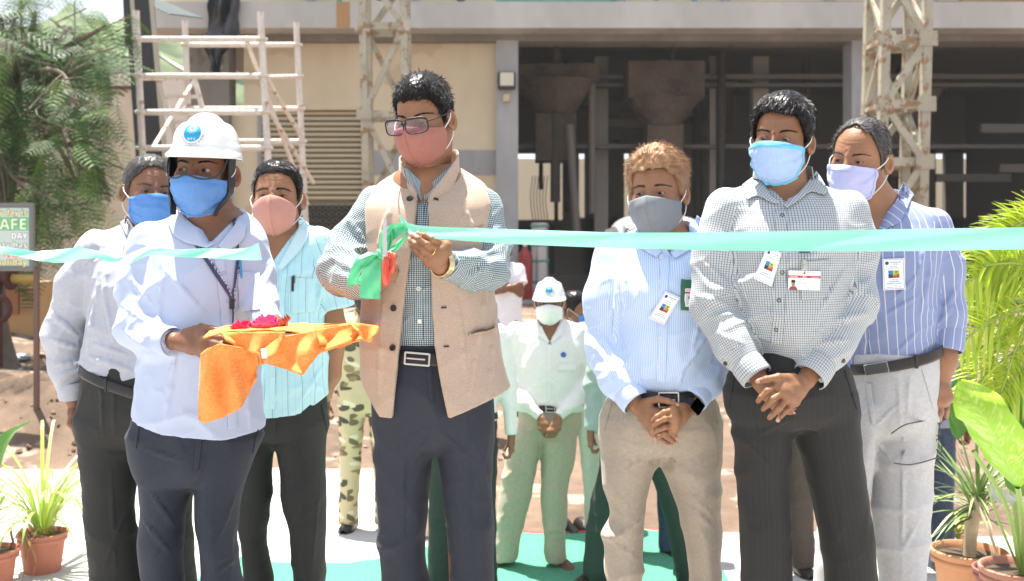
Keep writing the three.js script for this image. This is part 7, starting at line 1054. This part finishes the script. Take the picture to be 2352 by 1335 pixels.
/* spider plant and its neighbour at the left */
{
  const o = pot('spider_plant', 'spider plant with pale green straps in small terracotta pot', 6.0, 97, 1222, 108, .235, terra([.42, .145, .085], [.52, .20, .125]));
  const mats = [leafMat(.58, .68, .12, .5), leafMat(.70, .74, .30, .5), leafMat(.40, .56, .09, .5)];
  for (let i = 0; i < 78; i++) { const a = rr(0, 6.28), L = rr(.30, .66), up = i < 26 ? rr(.95, 1.4) : rr(.3, .95), b = o.c.clone().add(V(Math.cos(a) * .05 * rnd(), .01, Math.sin(a) * .05 * rnd())), dir = V(Math.cos(a), 0, Math.sin(a)), l2 = V(0, up, 0).addScaledVector(dir, .45).normalize(); const m = b.clone().addScaledVector(l2, L * .5), e = m.clone().addScaledVector(dir, L * .38).add(V(0, L * (up - .62) * .6, 0)), e2 = e.clone().addScaledVector(dir, L * .14).add(V(0, -L * rr(.0, .32) * (1.4 - up), 0)); part('leaf', leafGeo([b, m, e, e2], rr(.006, .011), { fold: .35 }), mats[i % 3], o.t); }
  for (let i = 0; i < 5; i++) { const a = rr(2.6, 4.4), b = o.c.clone().add(V(.03 * i - .06, 0, .06)); part('dry_leaf', leafGeo([b, b.clone().add(V(rr(-.06, .02), .08, .08)), b.clone().add(V(rr(-.1, .05), -.08, .13)), b.clone().add(V(rr(-.12, .03), -.2, .13))], .008, { fold: .4 }), leafMat(.42, .24, .11, .3), o.t); }
  const q = pot('broad_leaf_plant', 'potted plant with one long broad leaf at the left edge', 5.7, -22, 1262, 120, .24, terra([.40, .13, .08], [.5, .18, .11]));
  const bl = leafMat(.10, .30, .05, .4); part('leaf', leafGeo([q.c, q.c.clone().add(V(.02, .28, .05)), P(10, 1015, 5.6), P(76, 966, 5.5)], .05, { fold: .3, tip: 1.5 }), bl, q.t);
  part('leaf', leafGeo([q.c, q.c.clone().add(V(-.05, .3, 0)), P(-60, 1000, 5.7), P(-110, 960, 5.7)], .05, { fold: .3, tip: 1.5 }), bl, q.t);
  for (let i = 0; i < 26; i++) { const a = rr(-1.2, 1.4), e = P(rr(-20, 52), rr(1085, 1200), 5.65 + rr(-.1, .2)); part('leaf', leafGeo([q.c, q.c.clone().lerp(e, .5).add(V(-.02, .12, 0)), e], rr(.006, .010)), mats[i % 3], q.t); }
}
/* the group of pots at the right */
{
  // areca palm
  const pd = 4.7, o = pot('areca_palm', 'bright yellow green feather palm arching over at the right edge', pd, 2470, 1330, 190, .34, terra([.40, .15, .09], [.5, .2, .12]));
  const pm = [leafMat(.70, .80, .07, .55), leafMat(.55, .70, .06, .55), leafMat(.80, .84, .16, .55)], stemM = std([.30, .38, .08], .5);
  const F2 = [[2352, 520, 2215, 640, 60], [2400, 640, 2200, 705, 60], [2380, 720, 2195, 800, 70], [2420, 560, 2280, 545, 50], [2400, 780, 2205, 930, 70], [2390, 700, 2300, 900, 60], [2430, 760, 2330, 960, 60], [2460, 540, 2330, 520, 40], [2440, 660, 2260, 610, 55], [2420, 720, 2240, 750, 60], [2500, 560, 2600, 640, 60], [2390, 600, 2205, 660, 60], [2400, 740, 2196, 850, 60], [2380, 660, 2230, 690, 60], [2410, 820, 2260, 960, 60], [2420, 500, 2300, 590, 60], [2390, 560, 2240, 600, 60]];
  F2.forEach(([mx, my, ex, ey, len], k) => { const dz = (k % 3 - 1) * .14, b = o.c.clone().add(V(rr(-.06, .02), 0, rr(-.05, .05))), m = P(mx, my, pd - dz), e = P(ex, ey, pd - dz - .05), c = new THREE.CatmullRomCurve3([b, b.clone().lerp(m, .6).add(V(.03, .08, 0)), m, m.clone().lerp(e, .55).add(V(0, .05, 0)), e]); const fr = part('frond', new THREE.TubeGeometry(c, 40, .005, 6), stemM, o.t);
    for (let i = 0; i < 26; i++) { const t = .46 + .54 * (i + .5) / 26, p = c.getPoint(t), d = c.getTangent(t); for (const s of [-1, 1]) { const L = .20 * Math.sin(Math.PI * (.22 + .68 * (i / 26))) * rr(.85, 1.15), sd = d.clone().cross(V(0, 0, 1)).normalize().multiplyScalar(s), v = sd.multiplyScalar(.8).addScaledVector(d, .62).add(V(0, -.05, rr(-.35, .35))).normalize(), q1 = p.clone().addScaledVector(v, L * .5), q2 = p.clone().addScaledVector(v, L).add(V(0, -L * .22, 0)); part('leaflet', leafGeo([p, q1, q2], .0085, { n: 5, fold: .3 }), pm[(i + k) % 3], fr); } } });
  for (let i = 0; i < 5; i++) part('stem', rod(o.c.clone().add(V(-.06 + i * .03, -.03, 0)), o.c.clone().add(V(-.1 + i * .035, .35, .02)), .014, .010, 8), stemM, o.t);
  // dumb cane with its big blotched leaf
  const dd = 4.55, q = pot('dumb_cane', 'dumb cane with a big pale blotched leaf in brick red pot', dd, 2345, 1302, 176, .30, terra([.42, .17, .12], [.52, .23, .16]));
  const T = canvasTex(256, 512, (c, w, h) => { const bg = c.createLinearGradient(0, 0, w, 0); c.fillStyle = '#bfe048'; c.fillRect(0, 0, w, h); for (let i = 0; i < 260; i++) { c.globalAlpha = rr(.35, .8); c.fillStyle = rnd() < .5 ? '#f2f6c8' : '#d9ea8a'; const y = rr(.08, .95) * h, s = rnd() < .5 ? -1 : 1, x = w / 2 + s * rr(6, w * .36); c.save(); c.translate(x, y); c.rotate(s * .7); c.beginPath(); c.ellipse(0, 0, rr(5, 24), rr(1.5, 5), 0, 0, 7); c.fill(); c.restore(); } c.globalAlpha = 1; c.strokeStyle = '#d7e39a'; c.lineWidth = 4; c.beginPath(); c.moveTo(w / 2, 0); c.lineTo(w / 2, h); c.stroke(); });
  const dm = phys([.92, .95, .80], .3, { map: T, transmission: .5, thickness: 0, side: THREE.DoubleSide }), gm = leafMat(.14, .34, .05, .4, .3);
  const big = (pts, w, side, m, name = 'leaf') => { const c = new THREE.CatmullRomCurve3(pts), g = []; for (let i = 0; i <= 28; i++) { const t = i / 28, p = c.getPoint(t), d = c.getTangent(t), s = side.clone().addScaledVector(d, -side.dot(d)).normalize(), u = d.clone().cross(s), ww = w * Math.pow(Math.sin(Math.PI * Math.pow(clamp(t, .004, .996), .85)), .62); g.push([...Array(15)].map((_, j) => { const k = j / 7 - 1; return p.clone().addScaledVector(s, k * ww).addScaledVector(u, Math.abs(k) * ww * .16 + .006 * Math.sin(t * 26 + j) * Math.abs(k)); })); } return part(name, sheet(g, .0015, (a, b) => [b, 1 - a]), m, q.t); };
  const sm = std([.30, .42, .10], .45), stem = (a, b, c, r = .012) => part('stalk', tube([a, b, c], r, 16, 8), sm, q.t);
  big([P(2338, 1118, dd - .35), P(2300, 1030, dd - .42), P(2250, 945, dd - .46), P(2205, 874, dd - .42)], .118, V(.78, -.42, .45), dm); stem(q.c, P(2352, 1220, dd - .1), P(2338, 1118, dd - .35));
  big([P(2300, 1010, dd + .1), P(2330, 930, dd + .15), P(2365, 850, dd + .1)], .085, V(.8, .45, .4), gm); stem(q.c, P(2330, 1150, dd), P(2300, 1010, dd + .1)); big([P(2345, 1140, dd - .2), P(2360, 1090, dd - .25), P(2390, 1040, dd - .2)], .08, V(.9, .2, .3), gm); big([P(2200, 1010, dd + .3), P(2205, 920, dd + .3), P(2210, 850, dd + .25)], .05, V(1, 0, .3), gm);
  stem(q.c, P(2310, 1160, dd - .2), P(2236, 1036, dd - .3), .009); big([P(2268, 1112, dd - .2), P(2300, 1140, dd - .15), P(2345, 1148, dd - .1)], .028, V(.2, 1, .2), leafMat(.62, .66, .60, .3), 'curled_leaf'); stem(q.c, P(2296, 1200, dd - .1), P(2268, 1112, dd - .2), .006);
  // dragon tree in the big pot
  const rd = 5.4, r = pot('dragon_tree', 'spiky dragon tree with bare cane in the large orange pot', rd, 2226, 1262, 164, .34, terra([.52, .24, .115], [.62, .31, .16]));
  const top = P(2246, 1150, rd), cm = std([1, 1, 1], .85, { map: grainTex(128, [.42, .32, .20], [.62, .50, .34], { scale: 4, rep: 2 }) }); part('cane', tube([r.c, r.c.clone().lerp(top, .5).add(V(-.01, 0, 0)), top], .034, 16, 12), cm, r.t); const lm = [leafMat(.24, .36, .10, .35), leafMat(.36, .44, .18, .35), leafMat(.16, .27, .07, .35)];
  for (let i = 0; i < 84; i++) { const a = rr(0, 6.28), el = rr(-.25, 1.3), L = rr(.24, .44), dir = V(Math.cos(a) * Math.cos(el), Math.sin(el), Math.sin(a) * Math.cos(el)), b = top.clone().add(V(0, rr(-.10, .06), 0)); part('leaf', leafGeo([b, b.clone().addScaledVector(dir, L * .5), b.clone().addScaledVector(dir, L).add(V(0, -L * L * .35 * (1.3 - el), 0))], rr(.006, .010), { n: 8 }), lm[i % 3], r.t); }
  const bent = P(2236, 1140, rd - .1); part('bare_stalk', tube([P(2300, 1300, rd - .25), P(2270, 1215, rd - .2), bent], .008, 12, 8), cm, r.t);
  // smaller pots behind
  const s = pot('yellow_striped_plant', 'small yellow striped plant in red pot behind the dragon tree', 6.2, 2170, 1235, 110, .26, terra([.40, .12, .08], [.5, .17, .11])), ym = [leafMat(.55, .50, .10, .4), leafMat(.34, .42, .09, .4)]; for (let i = 0; i < 54; i++) { const a = rr(0, 6.28), L = rr(.15, .34), el = rr(.3, 1.35), b = s.c.clone().add(V(rr(-.05, .05), 0, rr(-.05, .05))), dir = V(Math.cos(a) * Math.cos(el), Math.sin(el), Math.sin(a) * Math.cos(el)); part('leaf', leafGeo([b, b.clone().addScaledVector(dir, L * .6), b.clone().addScaledVector(dir, L).add(V(0, -.05, 0))], rr(.008, .014), { n: 8 }), ym[i % 2], s.t); }
  const e = pot('empty_pot', 'low dark red pot between the orange pot and the dumb cane', 4.9, 2305, 1305, 130, .22, terra([.26, .09, .075], [.33, .12, .10])); e.t.userData.category = 'pot';
}
/* ---------------------------------------------------------------- ribbon, scissors, tray */
const satin = (r, g, b, tr = .35) => phys([r, g, b], .38, { transmission: tr, thickness: 0, side: THREE.DoubleSide, sheen: .5, sheenRoughness: .3, sheenColor: new THREE.Color(.8, 1, .92) });
const ribbonM = satin(.47, .92, .77, .42), bowM = satin(.13, .68, .35, .28);
const strip = (A, B, n, zf) => { const a = poly(A.map(q => q.length < 3 ? [...q, 0] : q), n), b = poly(B.map(q => q.length < 3 ? [...q, 0] : q), n); return sheet(a.map((p, i) => [0, .2, .4, .6, .8, 1].map(t => P(p[0] + (b[i][0] - p[0]) * t, p[1] + (b[i][1] - p[1]) * t, zf(i / n, t, p[2] + (b[i][2] - p[2]) * t)))), .0005, (u, v) => [u, v]); };
{
  const sx = x => x / 2.427, sy = y => 450 + y / 2.427, pts = l => l.map(([x, y]) => [sx(x), sy(y)]);
  const A = pts([[-900, 200], [-300, 250], [0, 282], [100, 296], [200, 310], [300, 302], [380, 294], [450, 288], [540, 306], [600, 330], [650, 352], [720, 325], [780, 298], [830, 283], [1000, 302], [1150, 292], [1300, 298], [1380, 290], [1440, 262]]), B = pts([[-900, 250], [-300, 290], [0, 320], [100, 335], [200, 360], [300, 374], [380, 370], [450, 350], [540, 346], [600, 366], [650, 390], [720, 382], [780, 352], [830, 328], [1000, 340], [1150, 345], [1300, 356], [1380, 358], [1460, 358]]);
  const r = thing('cut_ribbon', 'loose wavy end of pale green ribbon across the tray holder', 'ribbon', P(300, 580, 2.3).toArray()); part('band', strip(A, B, 130, (u, t) => 2.34 - .03 * Math.sin(u * 21) + .05 * (u - .5) + .012 * Math.sin(t * 3 + u * 30)), ribbonM, r);
  const R = thing('ribbon', 'long taut mint green ribbon stretched across the men at the right', 'ribbon', P(1700, 550, 2.3).toArray());
  part('band', strip([[918, 494], [922, 503], [934, 512], [950, 518], [1000, 521], [1180, 527], [1420, 534.5], [1700, 534], [2000, 527.5], [2352, 522.5], [4300, 505]], [[916, 494], [919, 512], [928, 528], [943, 540], [1000, 549], [1180, 561], [1420, 570.5], [1700, 577], [2000, 578], [2352, 573], [4300, 555]], 120, (u, t) => 2.475 - .40 * u + .004 * Math.sin(t * 4 + u * 24)), ribbonM, R);
  // the tied bow in the cutter's hand
  const b = thing('ribbon_bow', 'tied green ribbon knot with loops being cut', 'ribbon', P(860, 600, 2.36).toArray()), z0 = 2.36;
  const loop = (rows, n = 40) => { // rows [lx,ly,rx,ry,z]
    const a = poly(rows, n); return sheet(a.map((q, i) => [0, .25, .5, .75, 1].map(t => P(q[0] + (q[2] - q[0]) * t, q[1] + (q[3] - q[1]) * t, z0 - q[4] + .006 * Math.sin(t * 7 + i * .25)))), .0006); };
  part('tail', loop([[866, 582, 878, 584, 0], [850, 594, 876, 598, .015], [834, 612, 875, 622, .02], [827, 640, 874, 650, .018], [826, 684, 873, 688, .014]]), bowM, b);
  part('loop', loop([[868, 583, 878, 582, .005], [846, 579, 862, 592, .02], [818, 592, 846, 606, .03], [804, 622, 830, 618, .028], [796, 652, 824, 634, .02], [806, 660, 826, 650, .005], [826, 636, 838, 630, -.01], [850, 604, 860, 608, -.012], [868, 586, 876, 588, 0]]), bowM, b);
  part('loop', loop([[870, 582, 880, 584, .004], [871, 558, 886, 568, .018], [873, 534, 898, 556, .026], [900, 514, 914, 544, .026], [926, 512, 930, 532, .02], [938, 524, 930, 540, .01], [932, 552, 922, 548, -.004], [914, 574, 900, 566, -.012], [882, 584, 876, 580, -.002]]), bowM, b);
  part('fold', loop([[882, 577, 888, 582, .022], [893, 552, 901, 560, .032], [902, 527, 906, 526, .026]]), bowM, b); part('fold', loop([[874, 586, 884, 582, .02], [890, 578, 892, 584, .026], [908, 578, 904, 574, .024]]), bowM, b);
  const kn = new THREE.SphereGeometry(1, 20, 16), kp = kn.attributes.position; for (let i = 0; i < kp.count; i++) { const k = 1 + .18 * Math.sin(kp.getX(i) * 5 + kp.getY(i) * 8); kp.setXYZ(i, kp.getX(i) * .011 * k, kp.getY(i) * .013 * k, kp.getZ(i) * .012 * k); } kn.computeVertexNormals(); const kc = P(875, 583, z0 - .012); part('knot', kn.translate(kc.x, kc.y, kc.z), bowM, b);
}
{
  const z = 2.30, s = thing('scissors', 'scissors with red handles cutting the ribbon bow', 'scissors', P(886, 590, z).toArray()), steel = std([.60, .61, .60], .22, { metalness: 1 }), red = phys([.62, .06, .03], .32, { clearcoat: .4 });
  const blade = (x0, x1, dz) => { const sh = new THREE.Shape(); const p = (x, y) => { const q = P(x, y, z); return [q.x, q.y]; }; sh.moveTo(...p(x0, 500)); sh.lineTo(...p(x0 + 4, 506)); sh.lineTo(...p(x1, 594)); sh.lineTo(...p(x1 - 6, 594)); sh.lineTo(...p(x0 - 2, 510)); const g = new THREE.ExtrudeGeometry(sh, { depth: .002, bevelEnabled: true, bevelSize: .0006, bevelThickness: .0006, bevelSegments: 1 }); return g.translate(0, 0, -z + dz); };
  part('blade', blade(884, 890, .006), steel, s); part('blade', blade(883, 885, .002), steel, s); const pv = P(885, 586, z); part('pivot', new THREE.CylinderGeometry(.004, .004, .006, 14).rotateX(Math.PI / 2).translate(pv.x, pv.y, pv.z + .010), steel, s);
  const ring = (cx, cy, w, h, dz, yaw) => { const pts = []; for (let i = 0; i < 24; i++) { const a = i / 24 * 6.283; pts.push(V(Math.cos(a) * w * z / F * .5, Math.sin(a) * h * z / F * .5, 0).applyAxisAngle(V(0, 1, 0), yaw)); } const c = P(cx, cy, z); return new THREE.TubeGeometry(new THREE.CatmullRomCurve3(pts, true), 40, .0052, 8, true).translate(c.x, c.y, c.z + dz); };
  part('handle', ring(888, 622, 22, 60, .004, 1.25), red, s); part('handle', ring(894, 604, 26, 44, -.008, -.75), red, s); const h0 = P(888, 590, z), h1 = P(888, 600, z); part('handle_neck', rod(h0.clone().add(V(0, 0, .004)), h1.add(V(0, 0, .004)), .005, .006, 8), red, s);
}
{
  const d = 2.56, c = P(640, 768, d), t = thing('tray', 'round steel tray under the orange towel', 'tray', c.toArray());
  part('plate', new THREE.LatheGeometry([[0, 0], [.095, 0], [.112, .010], [.118, .011], [.116, .006], [.096, -.004], [0, -.004]].map(q => new THREE.Vector2(...q)), 48).translate(c.x, c.y, c.z), std([.55, .55, .54], .25, { metalness: 1 }), t);
  const T = grainTex(256, [.70, .20, .03], [.95, .39, .105], { fine: 1.5, scale: 64, rep: 6 }), tm = phys([1, 1, 1], .95, { map: T, bumpMap: T, bumpScale: .0035, sheen: .35, sheenColor: new THREE.Color(1, .75, .4) });
  const w = thing('towel', 'orange towel draped over the tray with hanging corners', 'towel', c.toArray());
  const top = [...Array(33)].map((_, i) => [...Array(25)].map((_, j) => { const u = i / 32, v = j / 24, a = (u - .5) * 2, x = c.x + a * .150, z = c.z + .115 - v * .23, rim = Math.max(0, Math.hypot(a * .15, z - c.z) - .14); return V(x, c.y + .014 + .006 * noise(u * 5, v * 5) + .002 * noise(u * 14, v * 14) - rim * .25, z); })); part('spread', sheet(top, .004, (a, b, p) => [p.x, p.z]), tm, w);
  const dr = (A, B, n, m, zf, am = .012, fr = 7) => { const a = poly(A, n), b = poly(B, n); return sheet(a.map((p, i) => [...Array(m + 1)].map((_, j) => { const v = j / m, u = i / n; return P(p[0] + (b[i][0] - p[0]) * v, p[1] + (b[i][1] - p[1]) * v, zf(u, v) - am * v * noise(u * fr, v * 2.2, am * 99) - am * .8 * Math.sin(u * fr * 1.7 + v * 2) * v); })), .0045, (x, y, p) => [p.x, p.y]); };
  part('drape', dr([[508, 766], [560, 763], [620, 762], [655, 763]], [[520, 782], [562, 806], [588, 816], [642, 797]], 30, 12, (u, v) => 2.438 - .012 * v, .01), tm, w);
  part('drape', dr([[462, 812], [478, 800], [505, 790], [560, 800], [592, 812]], [[455, 962], [470, 973], [510, 960], [552, 938], [588, 870]], 34, 30, (u, v) => 2.42 - .02 * Math.sin(u * 5) + .03 * v - .020 * v * Math.sin(u * 17 - v * 2), .034, 6), tm, w);
  part('drape', dr([[604, 800], [640, 776], [700, 764], [760, 752], [810, 745]], [[612, 836], [650, 846], [694, 862], [732, 812], [808, 784]], 36, 22, (u, v) => 2.432 - .02 * v + .02 * u - .016 * v * Math.sin(u * 14 + v * 3), .034, 7), tm, w);
  part('drape', dr([[720, 752], [770, 746], [820, 744], [868, 750]], [[735, 790], [780, 800], [822, 782], [840, 782]], 24, 14, (u, v) => 2.45 - .02 * v + .05 * u * u, .016, 8), tm, w);
  part('drape', dr([[800, 745], [830, 743], [868, 750], [870, 756]], [[824, 760], [836, 782], [848, 788], [866, 762]], 16, 10, (u, v) => 2.44 - .015 * v, .008, 5), tm, w);
  part('drape', dr([[655, 768], [720, 764], [800, 744], [866, 748]], [[660, 752], [720, 746], [790, 743], [850, 745]], 20, 8, (u, v) => 2.47 + .20 * v, .006, 5), tm, w);
  part('twisted_corner', dr([[586, 808], [596, 812], [604, 812]], [[592, 840], [600, 838], [608, 836]], 10, 8, (u, v) => 2.40, .006, 8), tm, w);
  const tg = P(606, 812, 2.385); part('wash_label', new RoundedBoxGeometry(.012, .022, .002, 2, .0008).rotateZ(.15).translate(tg.x, tg.y, tg.z), std([.8, .8, .78], .7), w);
  const rose = (name, label, px, py, r, col, n, cat) => { const q = P(px, py, d), f = thing(name, label, cat, q.toArray(), undefined), R = r * d / F, m = phys(col, .6, { sheen: .5, sheenColor: new THREE.Color(1, .7, .8), side: THREE.DoubleSide }); for (let i = 0; i < n; i++) { const a = i * 2.399, k = Math.sqrt((i + .6) / n), h = R * (1.05 - k * .75), G = [...Array(7)].map((_, u) => [...Array(5)].map((_, v) => { const s = (u / 6 - .5) * 1.9, t = v / 4, rad = R * (.12 + k * .62 + t * .30 * k) * (1 + .06 * noise(u, v, i)), aa = a + s * (.55 + .2 * t) * (1 - .25 * t * t); return V(q.x + Math.cos(aa) * rad, q.y + h * t * (1 - .10 * s * s) - R * .25 + .004 * noise(u * .9, i, v), q.z + Math.sin(aa) * rad); })); part('petal', sheet(G, .0006), m, f); } };
  rose('rose', 'crimson pink rose on the left of the tray', 556, 751, 29, [.62, .015, .13], 17, 'flower'); rose('rose', 'large frilly pink rose in the middle of the tray', 612, 744, 38, [.70, .10, .28], 26, 'flower'); rose('marigold', 'small yellow flower between the roses', 582, 757, 20, [.85, .60, .06], 30, 'flower'); rose('rose', 'small pink bloom at the back of the flowers on the tray', 640, 745, 20, [.62, .06, .20], 14, 'flower');
  const lf = thing('dry_petals', 'brownish petals lying behind the pink rose', 'petals', P(645, 754, d).toArray()); for (let i = 0; i < 4; i++) { const q = P(640 + i * 5, 756 - i * 4, d - .02 + i * .012); part('petal', leafGeo([q, q.clone().add(V(.008, .012, .005)), q.clone().add(V(.004, .026, .01))], .008, { n: 5 }), std([.35, .10, .05], .7), lf); }
}
/* spectacles dangling from the hand of the man at the right */
{
  const g = thing('reading_glasses', 'open reading glasses dangling from the fingers of the balding man', 'glasses', P(2130, 1000, 3.2).toArray()), m = std([.03, .025, .025], .3), Q = (x, y, z = 0) => P(x, y, 3.22 - z);
  part('temple', tube([Q(2142, 964, .02), Q(2112, 969, .06), Q(2075, 978, .12), Q(2048, 996, .15)], .0022, 20, 6), m, g); part('temple', tube([Q(2158, 1050, .02), Q(2120, 1062, .07), Q(2085, 1068, .12), Q(2054, 1064, .15)], .0022, 20, 6), m, g);
  const lens = phys([.75, .85, .7], .04, { transmission: .85, thickness: 0 }); for (const [x, y] of [[2152, 985], [2157, 1025]]) { const pts = []; for (let i = 0; i < 20; i++) { const a = i / 20 * 6.283; pts.push(Q(x + Math.cos(a) * 7 + Math.sin(a) * 2, y + Math.sin(a) * 17, Math.cos(a) * .015)); } part('rim', new THREE.TubeGeometry(new THREE.CatmullRomCurve3(pts, true), 32, .0016, 6, true), m, g); const c = Q(x, y), G = new THREE.BufferGeometry(), pp = [c.x, c.y, c.z], ix = []; pts.forEach((p, i) => { pp.push(p.x, p.y, p.z); ix.push(0, 1 + i, 1 + (i + 1) % 20); }); G.setAttribute('position', new THREE.Float32BufferAttribute(pp, 3)); G.setAttribute('uv', new THREE.Float32BufferAttribute(new Float32Array(pp.length / 3 * 2), 2)); G.setIndex(ix); G.computeVertexNormals(); part('lens', G, lens, g); }
}
/* litter on the soil */
for (const [x, y, d, l, c] of [[45, 905, 12.2, 'crumpled pale blue bag on the brown soil', [.35, .42, .46]], [62, 918, 11.6, 'dark grey rag lying on the soil below the bag', [.10, .11, .12]], [20, 915, 11.8, 'small black scrap at the left edge of the soil', [.04, .04, .045]], [108, 880, 12.4, 'pinkish stone on the soil left of the grey shirt', [.55, .36, .28]]]) { const q = P(x, y, d); q.y = groundY(q.x, q.z); const g = new THREE.IcosahedronGeometry(.09, 3), p = g.attributes.position; for (let i = 0; i < p.count; i++) { const k = 1 + .5 * noise(p.getX(i) * 22 + x, p.getY(i) * 22, p.getZ(i) * 22); p.setXYZ(i, p.getX(i) * k * 1.3, p.getY(i) * k * .5, p.getZ(i) * k); } g.computeVertexNormals(); const m = part(l.includes('stone') ? 'stone' : l.includes('bag') ? 'plastic_bag' : 'cloth_scrap', g.translate(q.x, q.y + .03, q.z), std(c, .7)); tag(m, l, l.includes('stone') ? 'stone' : l.includes('bag') ? 'bag' : 'rag'); }
scene.fog = new THREE.FogExp2(0xf0f2f2, 0.0006);               // the dusty, sunlit air of the yard
scene.traverse(o => { if (o.isMesh) { o.castShadow = o.receiveShadow = true; } });
renderer.render(scene, camera);
